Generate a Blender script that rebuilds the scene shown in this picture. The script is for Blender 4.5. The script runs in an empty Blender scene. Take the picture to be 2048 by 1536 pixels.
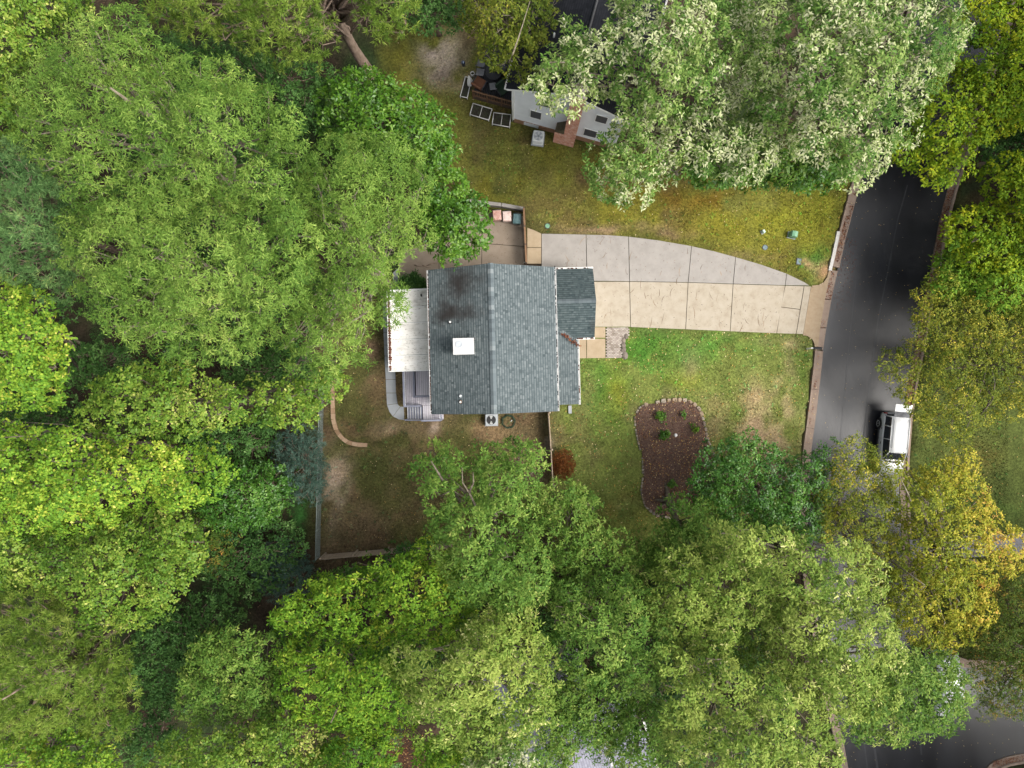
import bpy, math, random
import numpy as np
from mathutils import Vector, Matrix

random.seed(7)
RNG = np.random.default_rng(7)
SC = bpy.context.scene
COL = SC.collection

# ------------------------------------------------------------------ camera
H, F = 56.0, 1462.0                 # drone height (m), focal length in photo pixels
cam_d = bpy.data.cameras.new('camera')
cam_d.sensor_fit = 'HORIZONTAL'
cam_d.angle = 2 * math.atan(1024 / F)
cam_d.clip_end = 2000
cam = bpy.data.objects.new('camera', cam_d)
cam.location = (0, 0, H)
COL.objects.link(cam)
SC.camera = cam

# ------------------------------------------------------------------ sky, sun, exposure
SUN_EL, SUN_AZ = 53.0, 106.0        # degrees; azimuth clockwise from the top of the picture
world = bpy.data.worlds.new('World')
SC.world = world
world.use_nodes = True
nt = world.node_tree
nt.nodes.clear()
sky = nt.nodes.new('ShaderNodeTexSky')
sky.sky_type = 'NISHITA'
sky.sun_disc = False
sky.sun_elevation = math.radians(SUN_EL)
sky.sun_rotation = math.radians(SUN_AZ)
sky.air_density = 1.0
sky.dust_density = 4.0
hsv = nt.nodes.new('ShaderNodeHueSaturation')
hsv.inputs['Saturation'].default_value = 0.30
bg = nt.nodes.new('ShaderNodeBackground')
bg.inputs['Strength'].default_value = 0.126
wo = nt.nodes.new('ShaderNodeOutputWorld')
nt.links.new(sky.outputs[0], hsv.inputs['Color'])
nt.links.new(hsv.outputs[0], bg.inputs['Color'])
nt.links.new(bg.outputs[0], wo.inputs['Surface'])

sun_d = bpy.data.lights.new('sun', 'SUN')
sun_d.energy = 1.5
sun_d.angle = math.radians(26)
sun_d.color = (1.0, 0.95, 0.87)
sun = bpy.data.objects.new('sun', sun_d)
_a, _e = math.radians(SUN_AZ), math.radians(SUN_EL)
sdir = Vector((math.sin(_a) * math.cos(_e), math.cos(_a) * math.cos(_e), math.sin(_e)))
sun.rotation_euler = sdir.to_track_quat('Z', 'Y').to_euler()
sun.location = sdir * 90
COL.objects.link(sun)

SC.view_settings.view_transform = 'Standard'
SC.view_settings.look = 'None'
SC.view_settings.gamma = 1.0
SC.view_settings.use_curve_mapping = False
SC.view_settings.exposure = 1.55
SC.render.engine = 'CYCLES'
SC.cycles.use_denoising = True
SC.cycles.max_bounces = 6
SC.cycles.diffuse_bounces = 3
SC.cycles.glossy_bounces = 2
SC.cycles.transmission_bounces = 3
SC.cycles.transparent_max_bounces = 4
SC.cycles.caustics_reflective = False
SC.cycles.caustics_refractive = False

# ------------------------------------------------------------------ helpers
def P(px, py, z=0.0):
    """world point at height z that the drone camera sees at a photo pixel (2048 x 1536)"""
    return Vector(((px - 1024) / F * (H - z), (768 - py) / F * (H - z), z))

def P2(pts, z=0.0):
    return [tuple(P(a, b, z))[:2] for a, b in pts]

def tag(o, label=None, cat=None, group=None, kind=None):
    if label: o['label'] = label
    if cat: o['category'] = cat
    if group: o['group'] = group
    if kind: o['kind'] = kind
    return o

def empty(name, loc=(0, 0, 0), rz=0.0, label=None, cat=None, group=None, kind=None, parent=None):
    o = bpy.data.objects.new(name, None)
    o.empty_display_size = 0.2
    o.location = loc
    o.rotation_euler = (0, 0, rz)
    COL.objects.link(o)
    if parent: o.parent = parent
    return tag(o, label, cat, group, kind)

def link(name, mesh, parent=None, loc=None, rz=None):
    o = bpy.data.objects.new(name, mesh)
    COL.objects.link(o)
    if parent: o.parent = parent
    if loc is not None: o.location = loc
    if rz is not None: o.rotation_euler = (0, 0, rz)
    return o

def copy_tree(o, parent=None):
    c = o.copy(); COL.objects.link(c); c.parent = parent
    for ch in o.children: copy_tree(ch, c)
    return c

class MB:
    """collects shapes, builds one mesh object"""
    def __init__(s): s.v, s.f, s.t, s.sm = [], [], [], []
    def add(s, verts, faces, tint=0.5, smooth=False):
        b = len(s.v)
        s.v.extend([tuple(p) for p in verts])
        for f in faces:
            s.f.append(tuple(b + i for i in f)); s.t.append(tint); s.sm.append(smooth)
        return s
    def box(s, c, size, rz=0.0, tint=0.5, rx=0.0, ry=0.0):
        hx, hy, hz = size[0] / 2, size[1] / 2, size[2] / 2
        M = Matrix.Translation(c) @ Matrix.Rotation(rz, 4, 'Z') @ Matrix.Rotation(ry, 4, 'Y') @ Matrix.Rotation(rx, 4, 'X')
        vs = [M @ Vector((x, y, z)) for z in (-hz, hz) for x, y in ((-hx, -hy), (hx, -hy), (hx, hy), (-hx, hy))]
        return s.add(vs, [(3, 2, 1, 0), (4, 5, 6, 7), (0, 1, 5, 4), (1, 2, 6, 5), (2, 3, 7, 6), (3, 0, 4, 7)], tint)
    def prism(s, poly, z0, z1, tint=0.5):
        """upright prism; z0, z1 numbers or per-point lists; poly counter-clockwise or not"""
        n = len(poly)
        A = sum(poly[i][0] * poly[(i + 1) % n][1] - poly[(i + 1) % n][0] * poly[i][1] for i in range(n))
        if A < 0: poly = poly[::-1]
        zl = (lambda z: z if isinstance(z, (list, tuple)) else [z] * n)
        a, b = zl(z0), zl(z1)
        if A < 0: a, b = a[::-1], b[::-1]
        vs = [(p[0], p[1], a[i]) for i, p in enumerate(poly)] + [(p[0], p[1], b[i]) for i, p in enumerate(poly)]
        fs = [tuple(range(n))[::-1], tuple(range(n, 2 * n))] + [(i, (i + 1) % n, n + (i + 1) % n, n + i) for i in range(n)]
        return s.add(vs, fs, tint)
    def tube(s, pts, radii, sides=6, tint=0.5, smooth=True, cap=True):
        pts = [Vector(p) for p in pts]
        n = len(pts)
        if not isinstance(radii, (list, tuple)): radii = [radii] * n
        vs, fs = [], []
        for i, p in enumerate(pts):
            d = (pts[min(i + 1, n - 1)] - pts[max(i - 1, 0)]).normalized()
            ref = Vector((0, 0, 1)) if abs(d.z) < 0.9 else Vector((1, 0, 0))
            u = d.cross(ref).normalized(); w = d.cross(u)
            for k in range(sides):
                a = 2 * math.pi * k / sides
                vs.append(p + (u * math.cos(a) + w * math.sin(a)) * radii[i])
        for i in range(n - 1):
            for k in range(sides):
                a, b = i * sides + k, i * sides + (k + 1) % sides
                fs.append((a, a + sides, b + sides, b))
        if cap:
            fs.append(tuple(range(sides))); fs.append(tuple(range((n - 1) * sides, n * sides))[::-1])
        return s.add(vs, fs, tint, smooth)
    def disc(s, c, r, h, sides=20, r2=None, tint=0.5, axis='Z', smooth=False):
        """solid of revolution slab: radius r at the bottom, r2 at the top"""
        r2 = r if r2 is None else r2
        vs = []
        for rr, z in ((r, 0.0), (r2, h)):
            for k in range(sides):
                a = 2 * math.pi * k / sides
                q = (rr * math.cos(a), rr * math.sin(a), z)
                if axis == 'X': q = (q[2], q[0], q[1])
                if axis == 'Y': q = (q[1], q[2], q[0])
                vs.append((c[0] + q[0], c[1] + q[1], c[2] + q[2]))
        fs = [tuple(range(sides))[::-1], tuple(range(sides, 2 * sides))]
        fs += [(k, (k + 1) % sides, sides + (k + 1) % sides, sides + k) for k in range(sides)]
        return s.add(vs, fs, tint, smooth)
    def ring(s, c, r0, r1, h, sides=24, tint=0.5):
        vs = []
        for rr, z in ((r0, 0), (r1, 0), (r1, h), (r0, h)):
            for k in range(sides):
                a = 2 * math.pi * k / sides
                vs.append((c[0] + rr * math.cos(a), c[1] + rr * math.sin(a), c[2] + z))
        fs = []
        for j in range(4):
            for k in range(sides):
                a, b = j * sides + k, j * sides + (k + 1) % sides
                c2, d = ((j + 1) % 4) * sides + (k + 1) % sides, ((j + 1) % 4) * sides + k
                fs.append((a, b, c2, d))
        return s.add(vs, fs, tint)
    def loft(s, loops, tint=0.5, smooth=True, closed=True, caps=True):
        n = len(loops[0]); vs = [p for l in loops for p in l]; fs = []
        for i in range(len(loops) - 1):
            for k in range(n if closed else n - 1):
                a, b = i * n + k, i * n + (k + 1) % n
                fs.append((a, b, b + n, a + n))
        if caps:
            fs.append(tuple(range(n))[::-1]); fs.append(tuple(range((len(loops) - 1) * n, len(loops) * n)))
        return s.add(vs, fs, tint, smooth)
    def blob(s, c, r, seed=0, rough=0.25, sub=2, tint=0.5):
        """uneven rock"""
        rr = random.Random(seed)
        nu, nv = 4 + sub * 2, 3 + sub
        vs = [(c[0], c[1], c[2] + r[2])]
        for j in range(1, nv):
            for k in range(nu):
                th = math.pi * j / nv; ph = 2 * math.pi * k / nu
                q = 1 + rr.uniform(-rough, rough)
                vs.append((c[0] + r[0] * q * math.sin(th) * math.cos(ph), c[1] + r[1] * q * math.sin(th) * math.sin(ph), c[2] + r[2] * q * math.cos(th)))
        vs.append((c[0], c[1], c[2] - r[2]))
        fs = [(0, 1 + k, 1 + (k + 1) % nu) for k in range(nu)]
        for j in range(nv - 2):
            for k in range(nu):
                a, b = 1 + j * nu + k, 1 + j * nu + (k + 1) % nu
                fs.append((a, a + nu, b + nu, b))
        l = len(vs) - 1; b0 = 1 + (nv - 2) * nu
        fs += [(l, b0 + (k + 1) % nu, b0 + k) for k in range(nu)]
        return s.add(vs, fs, tint, False)
    def mesh(s, name, mat, off=(0, 0, 0)):
        me = bpy.data.meshes.new(name)
        me.from_pydata([(a - off[0], b - off[1], c - off[2]) for a, b, c in s.v], [], s.f)
        at = me.attributes.new('tint', 'FLOAT', 'FACE')
        at.data.foreach_set('value', s.t)
        me.polygons.foreach_set('use_smooth', s.sm)
        me.materials.append(mat)
        me.update()
        return me
    def build(s, name, mat, parent=None, world=False):
        """world=True: shapes were given in world coordinates, the parent is an unrotated empty"""
        off = tuple(parent.location) if (world and parent) else (0, 0, 0)
        if world and parent and parent.parent:
            off = tuple(parent.location + parent.parent.location)
        return link(name, s.mesh(name, mat, off), parent)

def np_mesh(name, verts, faces, mat, tint=None, color=None, smooth=False):
    """fast mesh from numpy: faces is (n, k) with constant k"""
    me = bpy.data.meshes.new(name)
    nf, k = faces.shape
    me.vertices.add(len(verts)); me.vertices.foreach_set('co', verts.astype(np.float32).ravel())
    me.loops.add(nf * k); me.loops.foreach_set('vertex_index', faces.astype(np.int32).ravel())
    me.polygons.add(nf)
    me.polygons.foreach_set('loop_start', np.arange(0, nf * k, k, dtype=np.int32))
    if smooth: me.polygons.foreach_set('use_smooth', np.ones(nf, dtype=bool))
    if tint is not None:
        at = me.attributes.new('tint', 'FLOAT', 'FACE'); at.data.foreach_set('value', tint.astype(np.float32))
    if color is not None:
        at = me.attributes.new('cover', 'FLOAT_COLOR', 'FACE')
        c4 = np.ones((nf, 4), np.float32); c4[:, :3] = color
        at.data.foreach_set('color', c4.ravel())
    me.materials.append(mat)
    me.update(calc_edges=True)
    return me

def vnoise(x, y, scale, seed=0):
    """smooth value noise 0..1"""
    xs, ys = x / scale + seed * 17.31, y / scale + seed * 9.73
    xi, yi = np.floor(xs), np.floor(ys)
    fx, fy = xs - xi, ys - yi
    fx, fy = fx * fx * (3 - 2 * fx), fy * fy * (3 - 2 * fy)
    def h(a, b):
        q = np.sin(a * 127.1 + b * 311.7 + seed * 74.7) * 43758.5453
        return q - np.floor(q)
    return (h(xi, yi) * (1 - fx) + h(xi + 1, yi) * fx) * (1 - fy) + (h(xi, yi + 1) * (1 - fx) + h(xi + 1, yi + 1) * fx) * fy

def fbm(x, y, scale, seed=0, octv=4):
    r, a, t = 0, 1.0, 0
    for o in range(octv):
        r = r + a * vnoise(x, y, scale / 2 ** o, seed + o * 3); t += a; a *= 0.55
    return r / t

def poly_sd(x, y, poly):
    """signed distance to a polygon, positive inside (same units as x, y)"""
    x, y = np.asarray(x, float), np.asarray(y, float)
    d = np.full(x.shape, 1e18); ins = np.zeros(x.shape, bool)
    n = len(poly)
    for i in range(n):
        ax, ay = poly[i]; bx, by = poly[(i + 1) % n]
        ex, ey = bx - ax, by - ay
        t = np.clip(((x - ax) * ex + (y - ay) * ey) / (ex * ex + ey * ey + 1e-12), 0, 1)
        d = np.minimum(d, (x - ax - t * ex) ** 2 + (y - ay - t * ey) ** 2)
        c = (ay > y) != (by > y)
        with np.errstate(divide='ignore', invalid='ignore'):
            xx = (bx - ax) * (y - ay) / (by - ay + 1e-15) + ax
        ins ^= c & (x < xx)
    d = np.sqrt(d)
    return np.where(ins, d, -d)

# ------------------------------------------------------------------ materials
def nodes_of(name):
    m = bpy.data.materials.new(name); m.use_nodes = True
    n = m.node_tree; n.nodes.clear()
    out = n.nodes.new('ShaderNodeOutputMaterial')
    return m, n, out

def ramp(n, stops):
    r = n.nodes.new('ShaderNodeValToRGB')
    els = r.color_ramp.elements
    while len(els) > 1: els.remove(els[-1])
    for i, (p, c) in enumerate(stops):
        e = els[0] if i == 0 else els.new(p)
        e.position = p; e.color = (c[0], c[1], c[2], 1)
    return r

def mat(name, cols, scale=3.0, rough=0.8, bump=0.0, bscale=40.0, spec=0.3, metal=0.0, tint=0.0, speck=None, stretch=None, coat=0.0, rrange=None):
    """procedural surface: noise in world space through a ramp; per-face tint shifts it; optional specks of dirt"""
    m, n, out = nodes_of(name)
    L = n.links.new
    b = n.nodes.new('ShaderNodeBsdfPrincipled')
    L(b.outputs[0], out.inputs[0])
    geo = n.nodes.new('ShaderNodeNewGeometry')
    pos = geo.outputs['Position']
    if stretch:
        mp = n.nodes.new('ShaderNodeMapping'); mp.inputs['Scale'].default_value = stretch
        L(pos, mp.inputs[0]); pos = mp.outputs[0]
    no = n.nodes.new('ShaderNodeTexNoise')
    no.inputs['Scale'].default_value = scale; no.inputs['Detail'].default_value = 7; no.inputs['Roughness'].default_value = 0.62
    L(pos, no.inputs['Vector'])
    fac = no.outputs[0]
    if tint:
        at = n.nodes.new('ShaderNodeAttribute'); at.attribute_name = 'tint'
        mx = n.nodes.new('ShaderNodeMix'); mx.inputs[0].default_value = tint
        L(fac, mx.inputs[2]); L(at.outputs['Fac'], mx.inputs[3]); fac = mx.outputs[0]
    k = len(cols)
    lo, hi = (0.3, 0.7) if not tint else (0.3 * (1 - tint) + 0.02 * tint, 0.7 * (1 - tint) + 0.98 * tint)
    r = ramp(n, [(lo + (hi - lo) * i / max(1, k - 1), c) for i, c in enumerate(cols)])
    L(fac, r.inputs[0]); col = r.outputs[0]
    if speck:
        sc, thr, sc_col, amt = speck
        n2 = n.nodes.new('ShaderNodeTexNoise'); n2.inputs['Scale'].default_value = sc; n2.inputs['Detail'].default_value = 5
        n2.inputs['Roughness'].default_value = 0.7
        L(pos, n2.inputs['Vector'])
        r2 = ramp(n, [(thr, (0, 0, 0)), (min(1, thr + 0.10), (amt, amt, amt))])
        L(n2.outputs[0], r2.inputs[0])
        mx = n.nodes.new('ShaderNodeMix'); mx.data_type = 'RGBA'
        L(r2.outputs[0], mx.inputs[0]); L(col, mx.inputs[6]); mx.inputs[7].default_value = (*sc_col, 1)
        col = mx.outputs[2]
    L(col, b.inputs['Base Color'])
    b.inputs['Roughness'].default_value = rough
    if rrange:
        mr = n.nodes.new('ShaderNodeMapRange'); mr.inputs[1].default_value = 0.3; mr.inputs[2].default_value = 0.7
        mr.inputs[3].default_value, mr.inputs[4].default_value = rrange
        L(no.outputs[0], mr.inputs[0]); L(mr.outputs[0], b.inputs['Roughness'])
    b.inputs['Specular IOR Level'].default_value = spec
    b.inputs['Metallic'].default_value = metal
    if coat:
        b.inputs['Coat Weight'].default_value = coat; b.inputs['Coat Roughness'].default_value = 0.08
    if bump:
        n3 = n.nodes.new('ShaderNodeTexNoise'); n3.inputs['Scale'].default_value = bscale; n3.inputs['Detail'].default_value = 4
        L(geo.outputs['Position'], n3.inputs['Vector'])
        bp = n.nodes.new('ShaderNodeBump'); bp.inputs['Strength'].default_value = bump; bp.inputs['Distance'].default_value = 0.02
        L(n3.outputs[0], bp.inputs['Height']); L(bp.outputs[0], b.inputs['Normal'])
    return m

def leaf_mat(name, stops, trans=0.3, rough=0.5, spec=0.35):
    """leaf: per-leaf tint picks a colour of the species; light passes through"""
    m, n, out = nodes_of(name)
    L = n.links.new
    at = n.nodes.new('ShaderNodeAttribute'); at.attribute_name = 'tint'
    r = ramp(n, stops); L(at.outputs['Fac'], r.inputs[0])
    b = n.nodes.new('ShaderNodeBsdfPrincipled')
    L(r.outputs[0], b.inputs['Base Color'])
    b.inputs['Roughness'].default_value = rough; b.inputs['Specular IOR Level'].default_value = spec
    t = n.nodes.new('ShaderNodeBsdfTranslucent'); L(r.outputs[0], t.inputs['Color'])
    mx = n.nodes.new('ShaderNodeMixShader'); mx.inputs[0].default_value = trans
    L(b.outputs[0], mx.inputs[1]); L(t.outputs[0], mx.inputs[2]); L(mx.outputs[0], out.inputs[0])
    return m

def cover_mat(name, rough=0.95, fine=True):
    """ground cover: colour of what grows or lies there, broken up by fine noise"""
    m, n, out = nodes_of(name)
    L = n.links.new
    at = n.nodes.new('ShaderNodeAttribute'); at.attribute_name = 'cover'
    b = n.nodes.new('ShaderNodeBsdfPrincipled'); L(b.outputs[0], out.inputs[0])
    b.inputs['Roughness'].default_value = rough; b.inputs['Specular IOR Level'].default_value = 0.12
    if not fine:
        L(at.outputs['Color'], b.inputs['Base Color']); return m
    geo = n.nodes.new('ShaderNodeNewGeometry')
    n1 = n.nodes.new('ShaderNodeTexNoise'); n1.inputs['Scale'].default_value = 9; n1.inputs['Detail'].default_value = 8; n1.inputs['Roughness'].default_value = 0.75
    L(geo.outputs['Position'], n1.inputs['Vector'])
    mr = n.nodes.new('ShaderNodeMapRange'); mr.inputs[1].default_value = 0.3; mr.inputs[2].default_value = 0.7
    mr.inputs[3].default_value = 0.30; mr.inputs[4].default_value = 1.80
    n1.inputs['Scale'].default_value = 5.5
    L(n1.outputs[0], mr.inputs[0])
    mul = n.nodes.new('ShaderNodeMix'); mul.data_type = 'RGBA'; mul.blend_type = 'MULTIPLY'; mul.inputs[0].default_value = 1
    L(at.outputs['Color'], mul.inputs[6]); L(mr.outputs[0], mul.inputs[7])
    L(mul.outputs[2], b.inputs['Base Color'])
    n3 = n.nodes.new('ShaderNodeTexNoise'); n3.inputs['Scale'].default_value = 22; n3.inputs['Detail'].default_value = 6
    L(geo.outputs['Position'], n3.inputs['Vector'])
    bp = n.nodes.new('ShaderNodeBump'); bp.inputs['Strength'].default_value = 0.8; bp.inputs['Distance'].default_value = 0.05
    L(n3.outputs[0], bp.inputs['Height']); L(bp.outputs[0], b.inputs['Normal'])
    return m

M = {}
M['beige_concrete'] = mat('beige_concrete', [(0.245, 0.205, 0.152), (0.29, 0.252, 0.195), (0.315, 0.278, 0.222)], 1.6, 0.85, 0.15, 60, speck=(9, 0.60, (0.17, 0.12, 0.075), 0.45))
M['gold_concrete'] = mat('gold_concrete', [(0.248, 0.189, 0.120), (0.304, 0.239, 0.161)], 1.6, 0.85, 0.15, 60, speck=(5, 0.62, (0.24, 0.16, 0.09), 0.5))
M['grey_concrete'] = mat('grey_concrete', [(0.205, 0.188, 0.170), (0.235, 0.217, 0.198), (0.255, 0.236, 0.215)], 1.3, 0.85, 0.15, 60, speck=(9, 0.60, (0.13, 0.11, 0.10), 0.45))
M['tan_concrete'] = mat('tan_concrete', [(0.168, 0.134, 0.101), (0.208, 0.168, 0.132)], 1.5, 0.85, 0.15, 60, speck=(5, 0.60, (0.16, 0.11, 0.07), 0.6))
M['pale_concrete'] = mat('pale_concrete', [(0.244, 0.257, 0.269), (0.287, 0.299, 0.311)], 2.0, 0.85, 0.1, 60)
M['kerb_concrete'] = mat('kerb_concrete', [(0.159, 0.109, 0.086), (0.220, 0.165, 0.128), (0.244, 0.195, 0.159)], 2.5, 0.85, 0.2, 60, tint=0.3, speck=(6, 0.58, (0.14, 0.07, 0.05), 0.6))
M['apron_concrete'] = mat('apron_concrete', [(0.232, 0.165, 0.104), (0.281, 0.220, 0.146)], 2.5, 0.85, 0.2, 60, speck=(7, 0.58, (0.2, 0.13, 0.08), 0.6))
M['white_kerb'] = mat('white_kerb', [(0.42, 0.40, 0.37), (0.50, 0.48, 0.45)], 3, 0.7)
M['white_paint'] = mat('white_paint', [(0.70, 0.70, 0.68), (0.80, 0.80, 0.78)], 2, 0.5)
M['white_gutter'] = mat('white_gutter', [(0.645, 0.635, 0.615), (0.782, 0.772, 0.752)], 2, 0.45, speck=(3.5, 0.57, (0.35, 0.28, 0.22), 0.6))
M['white_roof'] = mat('white_roof', [(0.461, 0.441, 0.410), (0.662, 0.643, 0.602), (0.723, 0.711, 0.683)], 1.2, 0.6, stretch=(0.6, 1.6, 1), speck=(7, 0.56, (0.16, 0.13, 0.10), 0.75))
M['chimney_cap'] = mat('chimney_cap', [(0.36, 0.36, 0.355), (0.40, 0.40, 0.395)], 1.5, 0.5)
M['siding'] = mat('siding', [(0.62, 0.64, 0.66), (0.70, 0.72, 0.74)], 1.5, 0.6)
M['cream_siding'] = mat('cream_siding', [(0.52, 0.50, 0.44), (0.60, 0.57, 0.50)], 1.5, 0.6)
M['brick'] = mat('brick', [(0.36, 0.15, 0.10), (0.53, 0.25, 0.17), (0.58, 0.33, 0.245), (0.66, 0.50, 0.42)], 4, 0.9, tint=0.7, spec=0.15)
M['mortar'] = mat('mortar', [(0.50, 0.42, 0.36), (0.60, 0.52, 0.46)], 5, 0.9)
M['mossy_stone'] = mat('mossy_stone', [(0.05, 0.04, 0.025), (0.12, 0.10, 0.06)], 5, 0.9)
M['foundation_brick'] = mat('foundation_brick', [(0.20, 0.11, 0.06), (0.34, 0.20, 0.12)], 5, 0.9, tint=0.4)
M['glass'] = mat('glass', [(0.015, 0.017, 0.02), (0.03, 0.033, 0.04)], 1, 0.08, spec=0.6)
M['blind'] = mat('blind', [(0.05, 0.05, 0.06), (0.09, 0.09, 0.10)], 3, 0.6, stretch=(1, 1, 9))
M['far_concrete'] = mat('far_concrete', [(0.170, 0.162, 0.170), (0.230, 0.221, 0.230)], 2, 0.9)
M['black_roof'] = mat('black_roof', [(0.006, 0.007, 0.009), (0.011, 0.012, 0.015), (0.019, 0.020, 0.024)], 3, 0.85, tint=0.6, spec=0.15)
M['grey_roof'] = mat('grey_roof', [(0.12, 0.12, 0.15), (0.18, 0.18, 0.22), (0.25, 0.25, 0.30)], 3, 0.85, tint=0.6)
M['deck_grey'] = mat('deck_grey', [(0.406, 0.372, 0.429), (0.508, 0.484, 0.529), (0.621, 0.586, 0.621)], 3, 0.75, tint=0.5, stretch=(4, 0.6, 1), speck=(4, 0.58, (0.28, 0.2, 0.2), 0.4))
M['deck_trim'] = mat('deck_trim', [(0.196, 0.205, 0.265), (0.265, 0.274, 0.332)], 3, 0.7)
M['deck_pale'] = mat('deck_pale', [(0.458, 0.458, 0.482), (0.549, 0.549, 0.565)], 3, 0.7)
M['deck_dark'] = mat('deck_dark', [(0.018, 0.018, 0.021), (0.035, 0.035, 0.04)], 3, 0.7, tint=0.4)
M['weathered_wood'] = mat('weathered_wood', [(0.208, 0.156, 0.111), (0.338, 0.267, 0.195), (0.429, 0.351, 0.267)], 4, 0.9, tint=0.5, stretch=(3, 3, 0.5))
M['brown_wood'] = mat('brown_wood', [(0.10, 0.05, 0.025), (0.19, 0.11, 0.06)], 4, 0.8, tint=0.4)
M['gate_wood'] = mat('gate_wood', [(0.055, 0.035, 0.025), (0.11, 0.075, 0.055)], 4, 0.85, tint=0.4)
M['black_plastic'] = mat('black_plastic', [(0.012, 0.012, 0.013), (0.022, 0.022, 0.024)], 4, 0.45)
M['dark_metal'] = mat('dark_metal', [(0.03, 0.03, 0.032), (0.06, 0.06, 0.062)], 5, 0.5)
M['grey_metal'] = mat('grey_metal', [(0.26, 0.28, 0.30), (0.36, 0.38, 0.40)], 5, 0.45)
M['light_metal'] = mat('light_metal', [(0.50, 0.51, 0.50), (0.60, 0.61, 0.60)], 5, 0.45)
M['galvanised'] = mat('galvanised', [(0.20, 0.24, 0.22), (0.30, 0.34, 0.32)], 5, 0.5)
M['grey_mesh'] = mat('grey_mesh', [(0.10, 0.10, 0.11), (0.15, 0.15, 0.16)], 6, 0.8)
M['pale_mesh'] = mat('pale_mesh', [(0.20, 0.20, 0.21), (0.28, 0.28, 0.29)], 6, 0.8)
M['brown_fabric'] = mat('brown_fabric', [(0.13, 0.055, 0.03), (0.22, 0.10, 0.055)], 3, 0.85, speck=(3, 0.55, (0.06, 0.03, 0.02), 0.7))
M['green_fabric'] = mat('green_fabric', [(0.018, 0.035, 0.02), (0.035, 0.06, 0.035)], 3, 0.85)
M['pink_bin'] = mat('pink_bin', [(0.36, 0.20, 0.16), (0.50, 0.34, 0.29)], 3, 0.5, speck=(5, 0.52, (0.28, 0.08, 0.05), 0.7))
M['pale_bin'] = mat('pale_bin', [(0.46, 0.34, 0.30), (0.56, 0.46, 0.42)], 3, 0.5, speck=(5, 0.56, (0.3, 0.14, 0.1), 0.7))
M['teal_bin'] = mat('teal_bin', [(0.035, 0.07, 0.075), (0.09, 0.15, 0.155)], 4, 0.4)
M['utility_green'] = mat('utility_green', [(0.10, 0.22, 0.13), (0.16, 0.30, 0.19)], 4, 0.5)
M['utility_pale'] = mat('utility_pale', [(0.42, 0.55, 0.46), (0.52, 0.62, 0.54)], 4, 0.5)
M['lid_blue'] = mat('lid_blue', [(0.08, 0.12, 0.13), (0.14, 0.19, 0.20)], 6, 0.6)
M['blue_ball'] = mat('blue_ball', [(0.02, 0.035, 0.07), (0.03, 0.05, 0.10)], 2, 0.08, spec=0.9, coat=1.0)
M['planter_white'] = mat('planter_white', [(0.55, 0.53, 0.50), (0.65, 0.63, 0.60)], 4, 0.6)
M['soil'] = mat('soil', [(0.022, 0.018, 0.013), (0.045, 0.04, 0.025), (0.05, 0.07, 0.025)], 5, 0.95, 0.5, 30)
M['mulch'] = mat('mulch', [(0.040, 0.023, 0.017), (0.085, 0.050, 0.037), (0.15, 0.095, 0.07)], 11, 0.95, 0.9, 25)
M['stone'] = mat('stone', [(0.09, 0.075, 0.062), (0.16, 0.135, 0.11), (0.25, 0.185, 0.12), (0.26, 0.235, 0.195)], 3, 0.9, 0.3, 20, tint=0.75)
M['edging_block'] = mat('edging_block', [(0.204, 0.128, 0.072), (0.306, 0.204, 0.128), (0.357, 0.255, 0.170)], 3, 0.9, 0.3, 20, tint=0.6)
M['paver'] = mat('paver', [(0.173, 0.139, 0.113), (0.279, 0.239, 0.206), (0.346, 0.305, 0.266)], 4, 0.9, tint=0.7)
M['white_rock'] = mat('white_rock', [(0.60, 0.56, 0.53), (0.74, 0.72, 0.70)], 6, 0.8)
M['bark_grey'] = mat('bark_grey', [(0.045, 0.036, 0.025), (0.09, 0.074, 0.052), (0.16, 0.135, 0.10)], 6, 0.95, 0.6, 25, stretch=(1, 1, 0.25))
M['bark_pale'] = mat('bark_pale', [(0.085, 0.070, 0.045), (0.16, 0.135, 0.095), (0.25, 0.22, 0.165)], 6, 0.95, 0.4, 25, stretch=(1, 1, 0.25))
M['bark_brown'] = mat('bark_brown', [(0.09, 0.06, 0.045), (0.17, 0.125, 0.095), (0.24, 0.18, 0.14)], 5, 0.95, 0.7, 20, stretch=(1, 1, 0.3))
M['tyre'] = mat('tyre', [(0.012, 0.012, 0.012), (0.02, 0.02, 0.02)], 8, 0.8)
M['rim'] = mat('rim', [(0.55, 0.55, 0.54), (0.68, 0.68, 0.66)], 4, 0.35, metal=0.3)
M['car_white'] = mat('car_white', [(0.445, 0.450, 0.457), (0.468, 0.474, 0.480)], 1, 0.25, spec=0.5, coat=0.6)
M['car_trim'] = mat('car_trim', [(0.015, 0.015, 0.016), (0.02, 0.02, 0.021)], 3, 0.4)
M['lamp_red'] = mat('lamp_red', [(0.25, 0.01, 0.01), (0.3, 0.02, 0.02)], 3, 0.2)
M['lamp_clear'] = mat('lamp_clear', [(0.5, 0.5, 0.5), (0.6, 0.6, 0.6)], 3, 0.1)
M['forest_litter'] = leaf_mat('forest_litter', [(0.0, (0.018, 0.011, 0.008)), (0.6, (0.05, 0.03, 0.018)), (1.0, (0.13, 0.08, 0.04))], 0.05, 0.8, 0.2)
M['litter'] = leaf_mat('litter', [(0.0, (0.055, 0.02, 0.012)), (0.35, (0.13, 0.04, 0.02)), (0.6, (0.26, 0.11, 0.035)), (0.8, (0.42, 0.27, 0.06)), (1.0, (0.62, 0.50, 0.30))], 0.1, 0.7, 0.2)
M['red_litter'] = leaf_mat('red_litter', [(0.0, (0.045, 0.016, 0.011)), (0.5, (0.115, 0.042, 0.024)), (0.85, (0.20, 0.075, 0.035)), (1.0, (0.32, 0.16, 0.07))], 0.05, 0.7, 0.2)
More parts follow.
